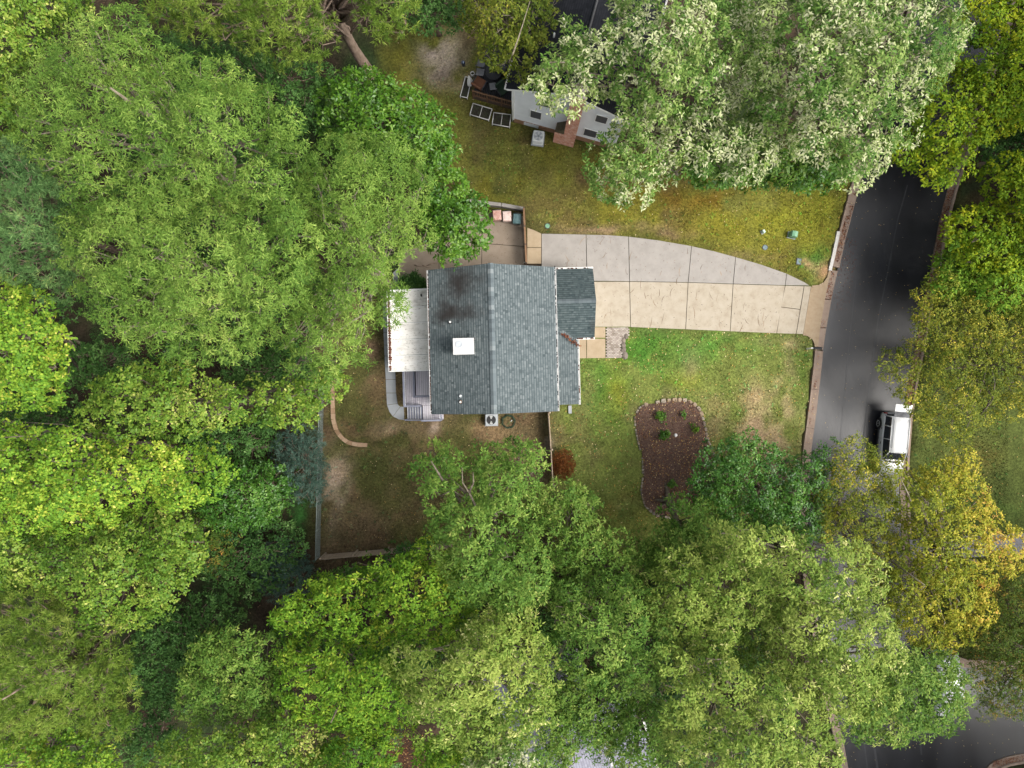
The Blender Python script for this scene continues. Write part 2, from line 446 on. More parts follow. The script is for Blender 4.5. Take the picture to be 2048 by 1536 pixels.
M['twig'] = leaf_mat('twig', [(0.0, (0.05, 0.035, 0.025)), (0.5, (0.14, 0.09, 0.055)), (1.0, (0.26, 0.18, 0.11))], 0.05, 0.8, 0.2)

def roof_shingle_mat(name, cols, stains):
    """laminated shingles: tone per tab, granule noise, algae stains where they grow"""
    m, n, out = nodes_of(name)
    L = n.links.new
    b = n.nodes.new('ShaderNodeBsdfPrincipled'); L(b.outputs[0], out.inputs[0])
    b.inputs['Roughness'].default_value = 0.9; b.inputs['Specular IOR Level'].default_value = 0.2
    geo = n.nodes.new('ShaderNodeNewGeometry')
    at = n.nodes.new('ShaderNodeAttribute'); at.attribute_name = 'tint'
    no = n.nodes.new('ShaderNodeTexNoise'); no.inputs['Scale'].default_value = 9; no.inputs['Detail'].default_value = 6; no.inputs['Roughness'].default_value = 0.7
    L(geo.outputs['Position'], no.inputs['Vector'])
    mx = n.nodes.new('ShaderNodeMix'); mx.inputs[0].default_value = 0.62
    L(no.outputs[0], mx.inputs[2]); L(at.outputs['Fac'], mx.inputs[3])
    r = ramp(n, [(0.12 + 0.76 * i / (len(cols) - 1), c) for i, c in enumerate(cols)])
    L(mx.outputs[0], r.inputs[0]); col = r.outputs[0]
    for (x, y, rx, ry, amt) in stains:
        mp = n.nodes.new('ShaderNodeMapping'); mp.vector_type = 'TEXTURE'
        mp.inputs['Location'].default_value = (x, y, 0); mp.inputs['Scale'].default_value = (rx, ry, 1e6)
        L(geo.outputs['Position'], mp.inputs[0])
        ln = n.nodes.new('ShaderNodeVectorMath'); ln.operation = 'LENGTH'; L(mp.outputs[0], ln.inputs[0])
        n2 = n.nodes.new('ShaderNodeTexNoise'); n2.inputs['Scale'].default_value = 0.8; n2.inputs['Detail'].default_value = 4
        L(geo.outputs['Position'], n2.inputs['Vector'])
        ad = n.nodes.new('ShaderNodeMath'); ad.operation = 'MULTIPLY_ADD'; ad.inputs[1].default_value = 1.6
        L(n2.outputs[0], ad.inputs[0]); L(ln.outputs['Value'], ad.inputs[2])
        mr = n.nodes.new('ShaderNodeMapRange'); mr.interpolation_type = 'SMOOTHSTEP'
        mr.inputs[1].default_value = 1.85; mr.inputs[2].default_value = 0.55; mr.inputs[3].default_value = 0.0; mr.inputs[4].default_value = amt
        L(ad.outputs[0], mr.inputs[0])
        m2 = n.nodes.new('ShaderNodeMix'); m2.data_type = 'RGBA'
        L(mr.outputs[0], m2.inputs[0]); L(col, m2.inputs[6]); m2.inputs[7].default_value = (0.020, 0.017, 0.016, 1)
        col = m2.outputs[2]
    L(col, b.inputs['Base Color'])
    return m
# ------------------------------------------------------------------ the ground and its cover
ROAD_L = [(1960, -330), (1900, -150), (1840, 0), (1770, 200), (1715, 385), (1690, 480), (1676, 540), (1662, 600), (1652, 660), (1642, 740), (1633, 820), (1622, 900),
          (1614, 1000), (1616, 1100), (1628, 1200), (1645, 1300), (1665, 1400), (1686, 1480), (1700, 1560), (1710, 1800)]
ROAD_R = [(2150, -330), (2085, -150), (2025, 0), (1960, 180), (1897, 375), (1880, 440), (1862, 540), (1845, 620), (1830, 700), (1816, 770), (1806, 840), (1800, 920),
          (1800, 1000), (1806, 1100), (1822, 1200), (1842, 1270), (1875, 1318), (1930, 1335), (2048, 1338), (2300, 1340)]
CORNER = [(1958, 1800), (1958, 1580), (1966, 1545), (1985, 1525), (2015, 1514), (2048, 1508), (2300, 1490)]
ROAD_POLY = ROAD_L[::-1] + ROAD_R + CORNER[::-1]
WOODEN_YARD = [(640, 690), (700, 600), (780, 560), (860, 700), (1100, 815), (1106, 980), (1000, 1110), (900, 1110), (633, 1118)]
FRONT_YARD = [(1150, 650), (1610, 664), (1645, 700), (1612, 960), (1600, 1110), (1300, 1120), (1100, 1110), (1096, 820)]
NORTH_YARD = [(760, 60), (960, 40), (1060, 250), (1250, 310), (1420, 300), (1725, 300), (1700, 420), (1662, 560), (1610, 562), (1380, 484), (1060, 460), (1050, 424), (960, 410), (860, 330), (800, 200)]
RIGHT_YARD = [(1850, 560), (2150, 500), (2150, 1330), (1900, 1330), (1815, 1100), (1815, 800)]
BED = [(1271, 858), (1269, 830), (1282, 812), (1305, 806), (1345, 799), (1380, 801), (1400, 818), (1408, 845), (1415, 880), (1424, 900), (1440, 960), (1420, 1010),
       (1340, 1036), (1312, 1030), (1290, 1012), (1282, 985), (1286, 950), (1284, 910), (1276, 885)]

def soft(sd, w): return np.clip(sd / w * 0.5 + 0.5, 0, 1)

def cover(wx, wy):
    """linear colour of what covers the ground, and how grassy it is"""
    px, py = wx / H * F + 1024, 768 - wy / H * F
    wob = (fbm(wx, wy, 3.0, 1) - 0.5) * 40
    wob2 = (fbm(wx, wy, 3.0, 5) - 0.5) * 40
    qx, qy = px + wob, py + wob2
    n1, n2, n3 = fbm(wx, wy, 5.0, 11), fbm(wx, wy, 1.6, 21), fbm(wx, wy, 0.6, 31, 3)
    col = np.zeros(px.shape + (3,)); grass = np.zeros(px.shape)
    def put(c, a):
        col[:] = col * (1 - a[..., None]) + np.array(c) * a[..., None]
    def blob(x, y, rx, ry, c, amt=1.0, g=None, thr=0.5):
        d = ((qx - x) / rx) ** 2 + ((qy - y) / ry) ** 2
        a = np.exp(-d * 1.2) * amt * np.clip(0.35 + (n2 - 0.42) * 3.2, 0.0, 1.0)
        a = np.clip(a, 0, 1)
        put(c, a)
        if g is not None: grass[:] = grass * (1 - a) + g * a
    # woodland floor
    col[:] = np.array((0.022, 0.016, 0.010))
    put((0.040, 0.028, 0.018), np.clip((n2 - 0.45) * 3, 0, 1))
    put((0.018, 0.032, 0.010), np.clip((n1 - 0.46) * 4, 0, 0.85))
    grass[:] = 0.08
    # lawns
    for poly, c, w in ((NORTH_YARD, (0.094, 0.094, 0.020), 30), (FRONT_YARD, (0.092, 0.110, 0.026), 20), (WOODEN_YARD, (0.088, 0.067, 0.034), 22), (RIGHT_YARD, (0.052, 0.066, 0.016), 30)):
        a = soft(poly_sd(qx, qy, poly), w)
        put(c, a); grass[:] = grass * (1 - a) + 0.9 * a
    fr = soft(poly_sd(qx, qy, FRONT_YARD), 20); no = soft(poly_sd(qx, qy, NORTH_YARD), 30); ba = soft(poly_sd(qx, qy, WOODEN_YARD), 22)
    put((0.105, 0.095, 0.012), no * np.clip((n1 - 0.45) * 4, 0, 0.8))
    put((0.075, 0.050, 0.022), no * np.clip((n2 - 0.55) * 4, 0, 0.7))
    put((0.050, 0.055, 0.014), ba * np.clip((n1 - 0.48) * 4, 0, 0.8))
    put((0.095, 0.062, 0.034), ba * np.clip((n2 - 0.54) * 4, 0, 0.7))
    put((0.11, 0.085, 0.04), fr * np.clip((n2 - 0.56) * 4, 0, 0.6))
    lush, yel, tan, soil, pale = (0.046, 0.112, 0.016), (0.125, 0.126, 0.014), (0.27, 0.19, 0.115), (0.13, 0.085, 0.05), (0.36, 0.29, 0.24)
    # front lawn
    blob(1260, 720, 150, 55, lush, 1.0); blob(1200, 790, 50, 60, lush, 0.9); blob(1420, 700, 150, 30, lush, 0.9); blob(1290, 690, 60, 40, (0.028, 0.09, 0.01), 0.9)
    blob(1230, 775, 26, 70, yel, 0.75); blob(1380, 755, 45, 22, (0.12, 0.15, 0.012), 0.9); blob(1215, 850, 40, 30, lush, 0.7)
    blob(1515, 850, 75, 80, tan, 0.8, 0.35); blob(1535, 890, 75, 55, tan, 0.95, 0.25); blob(1575, 790, 16, 60, tan, 0.8, 0.3); blob(1545, 780, 12, 40, tan, 0.6, 0.4)
    blob(1560, 690, 40, 10, tan, 0.7, 0.3); blob(1460, 800, 60, 30, (0.15, 0.115, 0.05), 0.8); blob(1385, 730, 25, 35, (0.15, 0.12, 0.06), 0.6)
    blob(1600, 760, 18, 80, (0.05, 0.10, 0.012), 0.7)
    blob(1190, 900, 50, 90, (0.07, 0.085, 0.016), 0.7); blob(1180, 930, 26, 50, (0.11, 0.08, 0.045), 0.7); blob(1240, 1020, 60, 50, (0.095, 0.085, 0.018), 0.9)
    blob(1250, 1010, 22, 12, tan, 0.7, 0.4); blob(1170, 780, 14, 40, soil, 0.5)
    # north lawn
    blob(1560, 440, 130, 60, yel, 1.0); blob(1450, 440, 80, 50, (0.115, 0.105, 0.012), 0.9); blob(1640, 400, 60, 60, (0.115, 0.12, 0.012), 0.8)
    blob(1340, 400, 60, 20, (0.115, 0.075, 0.012), 0.8); blob(1430, 400, 70, 22, (0.13, 0.085, 0.012), 0.9)
    blob(1630, 530, 34, 36, (0.04, 0.10, 0.014), 1.0); blob(1650, 545, 20, 14, (0.30, 0.17, 0.10), 0.8, 0.3); blob(1620, 535, 12, 8, (0.30, 0.17, 0.10), 0.7, 0.3)
    blob(1500, 512, 40, 12, soil, 0.7); blob(1210, 459, 110, 9, (0.16, 0.11, 0.065), 0.9, 0.3); blob(1330, 470, 70, 8, (0.12, 0.08, 0.045), 0.8, 0.4)
    blob(1010, 330, 60, 60, (0.072, 0.086, 0.018), 0.9); blob(1100, 380, 90, 50, (0.100, 0.090, 0.022), 0.7); blob(950, 250, 40, 60, (0.070, 0.062, 0.022), 0.9)
    blob(1130, 350, 60, 26, (0.10, 0.062, 0.034), 0.6); blob(1000, 385, 30, 20, (0.04, 0.05, 0.012), 0.8)
    blob(886, 122, 52, 50, pale, 1.0, 0.1); blob(872, 112, 34, 34, pale, 1.0, 0.0); blob(920, 155, 30, 26, tan, 0.9, 0.2); blob(890, 150, 26, 14, (0.07, 0.05, 0.045), 0.6)
    blob(800, 80, 60, 30, (0.03, 0.042, 0.012), 0.9); blob(930, 90, 24, 40, (0.075, 0.055, 0.028), 0.8); blob(1060, 275, 60, 14, (0.06, 0.042, 0.018), 0.8)
    # fenced back yard
    blob(665, 975, 22, 70, (0.30, 0.23, 0.18), 1.0, 0.1); blob(680, 935, 26, 24, (0.22, 0.16, 0.11), 0.9, 0.2); blob(800, 860, 60, 14, (0.17, 0.115, 0.07), 0.9, 0.3)
    blob(730, 1045, 40, 20, (0.16, 0.11, 0.065), 0.8, 0.4); blob(740, 690, 26, 60, (0.10, 0.068, 0.042), 1.0, 0.3); blob(700, 800, 40, 30, (0.05, 0.05, 0.016), 0.8)
    blob(985, 860, 60, 20, (0.15, 0.10, 0.055), 0.7, 0.5); blob(870, 1000, 90, 60, (0.055, 0.045, 0.02), 0.7); blob(740, 930, 60, 40, (0.045, 0.055, 0.015), 0.8)
    blob(1090, 880, 8, 30, (0.24, 0.20, 0.17), 0.8, 0.2); blob(1070, 940, 20, 26, (0.13, 0.095, 0.07), 0.8, 0.4); blob(870, 850, 10, 14, (0.28, 0.22, 0.17), 0.8, 0.2); blob(780, 850, 30, 12, (0.20, 0.14, 0.10), 0.7)
    blob(655, 840, 10, 60, (0.05, 0.032, 0.02), 0.9, 0.1)
    # across the road
    blob(1960, 930, 60, 50, (0.09, 0.075, 0.018), 0.8); blob(1930, 370, 40, 60, (0.055, 0.034, 0.014), 0.9, 0.3); blob(2000, 1010, 60, 40, (0.04, 0.085, 0.014), 0.9); blob(1890, 970, 40, 30, (0.03, 0.06, 0.012), 0.9)
    # south side: mulch under the trees, ivy by the wire fence
    blob(805, 1510, 60, 40, (0.045, 0.02, 0.012), 1.0, 0.0); blob(610, 1030, 28, 36, (0.03, 0.10, 0.02), 1.0, 0.9); blob(1975, 1560, 40, 30, (0.05, 0.09, 0.015), 0.9, 0.9)
    col *= (1.18 * (0.62 + 0.76 * n3))[..., None]
    return np.clip(col, 0.004, 1), grass

road_w = P2(ROAD_POLY)
bed_w = P2(BED)

def axis(lo, hi, step, far):
    inner = np.arange(lo, hi + 1e-6, step)
    out = np.array([2, 6, 14, 30, 60, 120, 240.0])
    return np.concatenate([lo - out[::-1], inner, hi + out])
gx, gy = axis(-42, 42, 0.29, 0), axis(-32, 32, 0.29, 0)
GX, GY = np.meshgrid(gx, gy)
gsd = poly_sd(GX, GY, road_w)
GZ = (fbm(GX, GY, 2.2, 41, 3) - 0.5) * 0.05 - 0.012
GZ = np.where(gsd > -0.72, -0.32, GZ)
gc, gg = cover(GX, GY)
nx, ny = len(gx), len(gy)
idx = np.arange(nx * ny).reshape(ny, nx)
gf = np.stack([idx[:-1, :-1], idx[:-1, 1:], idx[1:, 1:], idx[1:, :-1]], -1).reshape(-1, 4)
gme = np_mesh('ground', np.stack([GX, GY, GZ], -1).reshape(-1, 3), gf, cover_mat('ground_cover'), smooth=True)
at = gme.attributes.new('cover', 'FLOAT_COLOR', 'POINT')
c4 = np.ones((nx * ny, 4), np.float32); c4[:, :3] = gc.reshape(-1, 3)
at.data.foreach_set('color', c4.ravel())
tag(link('ground', gme), kind='structure')

# ------------------------------------------------------------------ street
def asphalt_mat():
    m, n, out = nodes_of('wet_asphalt')
    L = n.links.new
    b = n.nodes.new('ShaderNodeBsdfPrincipled'); L(b.outputs[0], out.inputs[0])
    geo = n.nodes.new('ShaderNodeNewGeometry')
    n1 = n.nodes.new('ShaderNodeTexNoise'); n1.inputs['Scale'].default_value = 0.35; n1.inputs['Detail'].default_value = 6; n1.inputs['Roughness'].default_value = 0.55
    mp = n.nodes.new('ShaderNodeMapping'); mp.inputs['Rotation'].default_value = (0, 0, 0.16); mp.inputs['Scale'].default_value = (1.6, 0.5, 1)
    L(geo.outputs['Position'], mp.inputs[0]); L(mp.outputs[0], n1.inputs['Vector'])
    r = ramp(n, [(0.3, (0.006, 0.006, 0.008)), (0.7, (0.013, 0.014, 0.018))]); L(n1.outputs[0], r.inputs[0])
    L(r.outputs[0], b.inputs['Base Color'])
    mr = n.nodes.new('ShaderNodeMapRange'); mr.inputs[1].default_value = 0.3; mr.inputs[2].default_value = 0.7; mr.inputs[3].default_value = 0.30; mr.inputs[4].default_value = 0.40
    L(n1.outputs[0], mr.inputs[0]); L(mr.outputs[0], b.inputs['Roughness'])
    b.inputs['Specular IOR Level'].default_value = 0.34
    n3 = n.nodes.new('ShaderNodeTexNoise'); n3.inputs['Scale'].default_value = 26; n3.inputs['Detail'].default_value = 4
    L(geo.outputs['Position'], n3.inputs['Vector'])
    bp = n.nodes.new('ShaderNodeBump'); bp.inputs['Strength'].default_value = 0.12; bp.inputs['Distance'].default_value = 0.02
    L(n3.outputs[0], bp.inputs['Height']); L(bp.outputs[0], b.inputs['Normal'])
    return m
M['asphalt'] = asphalt_mat()
M['seam'] = mat('seam', [(0.014, 0.015, 0.018), (0.026, 0.027, 0.032)], 3, 0.5, spec=0.4)
rb = MB(); rb.prism(road_w, -0.30, -0.12)
road = tag(rb.build('road', M['asphalt']), kind='structure')
def ribbon(pts, w, z):
    vs = []
    for i, p in enumerate(pts):
        a, b = pts[max(i - 1, 0)], pts[min(i + 1, len(pts) - 1)]
        d = Vector((b[0] - a[0], b[1] - a[1])).normalized()
        vs += [(p[0] - d.y * w / 2, p[1] + d.x * w / 2, z), (p[0] + d.y * w / 2, p[1] - d.x * w / 2, z)]
    return vs, [(2 * i, 2 * i + 1, 2 * i + 3, 2 * i + 2) for i in range(len(pts) - 1)]
for line, w in ((([(1815, 370), (1795, 440), (1782, 510), (1768, 580), (1756, 640), (1748, 700), (1738, 780), (1728, 860), (1720, 940)]), 0.09),
                ([(1712, 560), (1703, 640), (1695, 720), (1688, 800), (1680, 880)], 0.06), ([(1738, 1430), (1746, 1480), (1755, 1536), (1762, 1600)], 0.16), ([(1722, 1440), (1729, 1490), (1735, 1540)], 0.10), ([(1836, 1450), (1840, 1480), (1843, 1510)], 0.12)):
    sb = MB(); sb.add(*ribbon(P2(line, -0.12), w, -0.116)); sb.build('sealed_seam', M['seam'], road)

def resample(pts, step):
    out = [Vector(pts[0])]
    acc = 0.0
    for a, b in zip(pts[:-1], pts[1:]):
        a, b = Vector(a), Vector(b); L = (b - a).length; t = step - acc
        while t <= L:
            out.append(a + (b - a) * (t / L)); t += step
        acc = (acc + L) % step
    out.append(Vector(pts[-1]))
    return out

def kerb_run(parent, line, side, seg=3.0, painted=(), pan=0.46):
    """kerb and gutter pan along a line of asphalt edge (world); side +1: kerb on the left of the direction"""
    pts = resample(line, 0.5)
    per = max(2, int(seg / 0.5))
    i = 0; k = 0
    while i < len(pts) - 1:
        chunk = pts[i:i + per + 1]
        if len(chunk) < 2: break
        loops = []
        for j, p in enumerate(chunk):
            gi = i + j
            a, b = pts[max(gi - 1, 0)], pts[min(gi + 1, len(pts) - 1)]
            d = (b - a).normalized(); nrm = Vector((-d.y, d.x)) * side
            sh = 0.0
            if j == 0: p = p + d * 0.012
            if j == len(chunk) - 1: p = p - d * 0.012
            prof = [(-0.02, -0.31), (-0.02, -0.108), (pan * 0.96, -0.098), (pan + 0.03, 0.028), (pan + 0.19, 0.03), (pan + 0.20, -0.31)]
            lp = [(p.x + nrm.x * o, p.y + nrm.y * o, z) for o, z in prof]
            loops.append(lp if side < 0 else lp[::-1])
        mb = MB(); mb.loft(loops, tint=RNG.uniform(0.2, 0.8), smooth=False)
        mb.build('kerb_segment', M['white_kerb'] if k in painted else M['kerb_concrete'], parent)
        i += per; k += 1

kerb = empty('kerb', kind='structure')
kerb_run(kerb, P2([(1960, -330), (1900, -150), (1840, 0), (1770, 200), (1715, 385), (1697, 455)], -0.12), -1)
kerb_run(kerb, P2([(1697, 455), (1690, 480), (1678, 536)], -0.12), -1, seg=6.0)
kerb_run(kerb, P2([(1646, 702), (1642, 740), (1633, 820), (1622, 900), (1614, 1000), (1616, 1100), (1628, 1200), (1645, 1300), (1665, 1400), (1686, 1480), (1700, 1560), (1710, 1700)], -0.12), -1)
kerb_run(kerb, P2(ROAD_R, -0.12), 1)
kerb_run(kerb, P2(CORNER[::-1], -0.12), 1)
# white painted face of the kerb above the drive
def small_kerb(pts, mt, w=0.17, z1=0.032, name='kerb_return'):
    pts = P2(pts); mb = MB()
    loops = []
    for i, p in enumerate(pts):
        a, b = pts[max(i - 1, 0)], pts[min(i + 1, len(pts) - 1)]
        d = Vector((b[0] - a[0], b[1] - a[1])).normalized()
        loops.append([(p[0] - d.y * o, p[1] + d.x * o, z) for o, z in ((-w / 2, -0.3), (w / 2, -0.3), (w / 2, z1), (-w / 2, z1))])
    mb.loft(loops, smooth=False); return mb.build(name, mt, kerb)
small_kerb([(1677, 463), (1669, 502), (1660, 541)], M['white_kerb'], 0.24, 0.045, 'painted_kerb_segment')
small_kerb([(1659.5, 542), (1656, 556), (1649, 566), (1638, 572), (1624, 573.5)], M['apron_concrete'])
small_kerb([(1606, 668.5), (1616, 670), (1626, 677), (1631, 687), (1632.5, 700)], M['apron_concrete'])

# ------------------------------------------------------------------ driveway, pads and walks, slab by slab
drive = empty('driveway', P(1390, 600), kind='structure')
def inset(poly, d):
    n = len(poly); A = sum(poly[i][0] * poly[(i + 1) % n][1] - poly[(i + 1) % n][0] * poly[i][1] for i in range(n))
    if A < 0: poly = poly[::-1]
    out = []
    for i in range(n):
        p, a, b = Vector(poly[i]), Vector(poly[i - 1]), Vector(poly[(i + 1) % n])
        d1, d2 = (p - a).normalized(), (b - p).normalized()
        n1, n2 = Vector((-d1.y, d1.x)), Vector((-d2.y, d2.x))
        m = (n1 + n2); m = m / max(0.35, m.length_squared) * 2 if m.length > 1e-6 else n1
        out.append(tuple(p + m * d))
    return out
SLABS = []
def slab(parent, poly, mt, z=0.045, gap=0.022, name='slab'):
    w = inset(P2(poly), gap)
    SLABS.append(P2(poly))
    mb = MB(); mb.prism(w, -0.25, z + random.uniform(-0.004, 0.004)); 
    return mb.build(name, mt, parent, world=True)
g, b_, go, tn = M['grey_concrete'], M['beige_concrete'], M['gold_concrete'], M['tan_concrete']
top = [(1083, 467), (1128, 467.5), (1172, 469), (1214, 470), (1257, 473), (1320, 481), (1383, 492), (1427, 502), (1471, 514), (1522, 529), (1573, 547), (1608, 564), (1622, 572.5)]
slab(drive, [(1083, 467), (1172, 469), (1174, 562), (1083, 562)], g)
slab(drive, [(1172, 469), (1214, 470), (1257, 473), (1259, 563), (1174, 562)], g)
slab(drive, [(1257, 473), (1320, 481), (1383, 492), (1376, 565), (1259, 563)], g)
slab(drive, [(1383, 492), (1427, 502), (1471, 514), (1466, 568), (1376, 565)], g)
slab(drive, [(1471, 514), (1522, 529), (1573, 547), (1570, 571), (1466, 568)], g)
slab(drive, [(1573, 547), (1608, 564), (1620, 571.5), (1570, 571)], g)
slab(drive, [(1110, 563), (1259, 563), (1261, 654), (1210, 654), (1110, 654)], b_)
slab(drive, [(1259, 563), (1376, 565), (1371, 659), (1261, 654.5)], b_)
slab(drive, [(1376, 565), (1466, 568), (1460, 663), (1371, 659)], b_)
slab(drive, [(1466, 568), (1570, 571), (1553, 667), (1460, 663)], b_)
slab(drive, [(1570, 571), (1608, 572), (1600, 619), (1561, 614)], b_)
slab(drive, [(1561, 614), (1600, 619), (1592, 668), (1553, 667)], b_)
slab(drive, [(1608, 572), (1622, 572.5), (1606, 668.5), (1592, 668)], b_)
slab(drive, [(1054, 455), (1068, 460), (1083, 467), (1083, 495), (1054, 495)], go)
slab(drive, [(1054, 495), (1083, 495), (1083, 528), (1054, 528)], go)
slab(drive, [(1110, 654), (1211, 654), (1211, 676), (1110, 676)], go)
slab(drive, [(1110, 676), (1173, 677), (1173, 717), (1110, 717)], go)
slab(drive, [(1173, 677), (1211, 677), (1211, 716.5), (1173, 717)], go)
# apron and gutter pans at the drive mouth
slab(drive, [(1622, 573), (1640, 571), (1652, 563), (1659, 550), (1650, 600), (1640, 660), (1636, 697), (1630, 684), (1620, 672), (1606, 668.5)], M['apron_concrete'], 0.0, 0.01, 'apron')
slab(drive, [(1660, 540), (1676.5, 541), (1664, 598), (1650, 598)], M['kerb_concrete'], -0.075, 0.01, 'gutter_pan')
slab(drive, [(1650, 599), (1664, 599), (1654, 655), (1641, 655)], M['kerb_concrete'], -0.075, 0.01, 'gutter_pan')
slab(drive, [(1641, 656), (1654, 656), (1647, 700), (1634, 700)], M['kerb_concrete'], -0.075, 0.01, 'gutter_pan')
# concrete yard behind the gate
pad = empty('back_pad', P(930, 490), kind='structure')
slab(pad, [(964, 424), (1048, 432), (1049, 493), (964, 487)], tn)
slab(pad, [(880, 415), (964, 424), (964, 487), (878, 482)], tn)
slab(pad, [(964, 487), (1049, 493), (1050, 560), (963, 560)], tn)
slab(pad, [(878, 482), (964, 487), (963, 560), (878, 560)], tn)
slab(pad, [(797, 500), (878, 482), (878, 570), (797, 600)], tn)
slab(pad, [(786, 545), (797, 535), (797, 600), (782, 600)], M['pale_concrete'])
# curved walk round the sun room
walk = empty('garden_walk', P(776, 700), kind='structure')
ol = [(766, 600), (766, 640), (767, 665), (768, 690), (769, 712), (770, 734), (771.5, 759), (772.5, 786), (774, 810)]
orr = [(784, 600), (785, 640), (786, 665), (787, 690), (788, 712), (790.5, 734), (791.5, 759), (792.5, 786), (795.5, 807)]
for i in range(len(ol) - 1):
    slab(walk, [ol[i], orr[i], orr[i + 1], ol[i + 1]], M['pale_concrete'], 0.06, 0.014)
slab(walk, [(774, 810), (795.5, 807), (798, 811), (801, 813), (786, 833), (779, 824)], M['pale_concrete'], 0.06, 0.014)
slab(walk, [(801, 813), (808, 813), (809, 840.5), (798, 839), (786, 833)], M['pale_concrete'], 0.06, 0.014)
# drive of the house across the road, seen in gaps of the foliage
od = empty('far_driveway', P(1960, 1090), kind='structure')
slab(od, [(1818, 1078), (1920, 1072), (1920, 1116), (1822, 1124)], M['far_concrete'])
slab(od, [(1920, 1072), (2120, 1062), (2120, 1104), (1920, 1116)], M['far_concrete'])

# brick paver patch with a ragged edge
pav = empty('paver_patch', P(1230, 685), kind='structure')
pb, pb0 = MB(), MB()
PAV = [(1211, 655), (1258, 655), (1258, 671), (1248, 675), (1242, 690), (1245, 715.5), (1211, 716)]
SLABS.append(P2(PAV))
pw = P2(PAV)
pb0.prism(inset(pw, 0.03), -0.15, 0.02)
p0, p1 = P(1211, 716), P(1258, 655)
y, r = p0.y, 0
while y < p1.y:
    x = p0.x - (0.1 if r % 2 else 0)
    while x < p1.x:
        if poly_sd(np.array([x + 0.1]), np.array([y + 0.05]), pw)[0] > 0.03:
            pb.box((x + 0.1, y + 0.05, 0.02), (0.188, 0.09, 0.07 + random.uniform(-0.008, 0.008)), tint=random.random())
        x += 0.205
    y += 0.107; r += 1
pb0.build('sand_bed', M['soil'], pav, world=True)
tag(pb.build('pavers', M['paver'], pav, world=True), kind='stuff')
for i, (a, b2, s) in enumerate(((1249, 673, 0.2), (1244, 681, 0.22), (1243, 690, 0.24), (1244, 700, 0.25), (1246, 711, 0.3))):
    q = P(a, b2); mb = MB(); mb.blob((q.x + 0.12, q.y, 0.05), (s * 0.8, s, 0.10), i, tint=random.uniform(0.1, 0.4)); mb.build('border_stone', M['stone'], pav, world=True)

# ------------------------------------------------------------------ planting bed with a stone border
bedc = P(1345, 900)
bed = empty('mulch_bed', bedc, kind='structure')
bx, by = np.meshgrid(np.arange(-3.4, 4.2, 0.12) + bedc.x, np.arange(-5.6, 4.4, 0.12) + bedc.y)
bsd = poly_sd(bx, by, bed_w)
bz = np.where(bsd > 0, 0.03 + 0.14 * (1 - np.exp(-np.clip(bsd, 0, 9) * 1.4)) + (fbm(bx, by, 0.4, 3, 3) - 0.5) * 0.07, -0.15)
bi = np.arange(bx.size).reshape(bx.shape)
bf = np.stack([bi[:-1, :-1], bi[:-1, 1:], bi[1:, 1:], bi[1:, :-1]], -1).reshape(-1, 4)
keep = (bsd.ravel()[bf] > -0.12).any(1)
link('mulch', np_mesh('mulch', np.stack([bx - bedc.x, by - bedc.y, bz], -1).reshape(-1, 3), bf[keep], M['mulch'], smooth=True), bed)
loop = [Vector(p) for p in bed_w]; loop.append(loop[0])
rr_ = random.Random(3)
run = [loop[0]]; seg_i, seg_t = 0, 0.0
def along(dist):
    acc = 0.0
    for p, q in zip(loop[:-1], loop[1:]):
        L = (q - p).length
        if acc + L >= dist: return p + (q - p) * ((dist - acc) / L)
        acc += L
    return loop[-1]
per = sum((q - p).length for p, q in zip(loop[:-1], loop[1:]))
ds = [0.0]
qt = P(1345, 800)
while ds[-1] < per - 0.3:
    p = along(ds[-1]); near = (p - Vector((qt.x, qt.y))).length < 2.4
    ds.append(ds[-1] + (rr_.uniform(0.30, 0.52) if near or p.x > P(1390, 0).x else rr_.uniform(0.16, 0.36)))
run = [along(d) for d in ds] + [along(per - 1e-4)]
skip_zone = poly_sd(np.array([p.x for p in run]), np.array([p.y for p in run]), P2([(1418, 905), (1500, 900), (1500, 1100), (1345, 1100), (1345, 1034)]))
for i, p in enumerate(run[:-1]):
    if skip_zone[i] > 0: continue
    d = (run[i + 1] - p); a = math.atan2(d.y, d.x); dl = d.length
    if dl < 0.1: continue
    near = (p - Vector((qt.x, qt.y))).length < 2.4
    left = p.x < P(1300, 0).x
    if left and rr_.random() < 0.12: continue
    tn_ = rr_.uniform(0.55, 0.9) if near and rr_.random() < 0.75 else rr_.choice([rr_.uniform(0, 0.4), rr_.uniform(0.2, 0.6), rr_.uniform(0.85, 1)])
    L_, W_, H_ = dl * rr_.uniform(0.86, 1.0), (0.30 if near else (0.17 if left else 0.24)) * rr_.uniform(0.75, 1.2), rr_.uniform(0.08, 0.2) * (0.7 if left else 1)
    mb = MB(); n = 8
    pts = [(math.copysign(abs(math.cos(t)) ** 0.6, math.cos(t)) * L_ / 2 * rr_.uniform(0.85, 1.0), math.copysign(abs(math.sin(t)) ** 0.6, math.sin(t)) * W_ / 2 * rr_.uniform(0.8, 1.1)) for t in [2 * math.pi * (k + 0.5) / n for k in range(n)]]
    mb.loft([[(x, y, -0.1) for x, y in pts], [(x, y, H_ * 0.75) for x, y in pts], [(x * 0.86, y * 0.84, H_ + rr_.uniform(-0.02, 0.02)) for x, y in pts]], tint=tn_, smooth=False)
    o = mb.build('edging_stone', M['stone'], bed)
    o.location = (p.x + d.x / 2 - bedc.x, p.y + d.y / 2 - bedc.y, 0.0); o.rotation_euler = (rr_.uniform(-.12, .12), rr_.uniform(-.12, .12), a + rr_.uniform(-.15, .15))
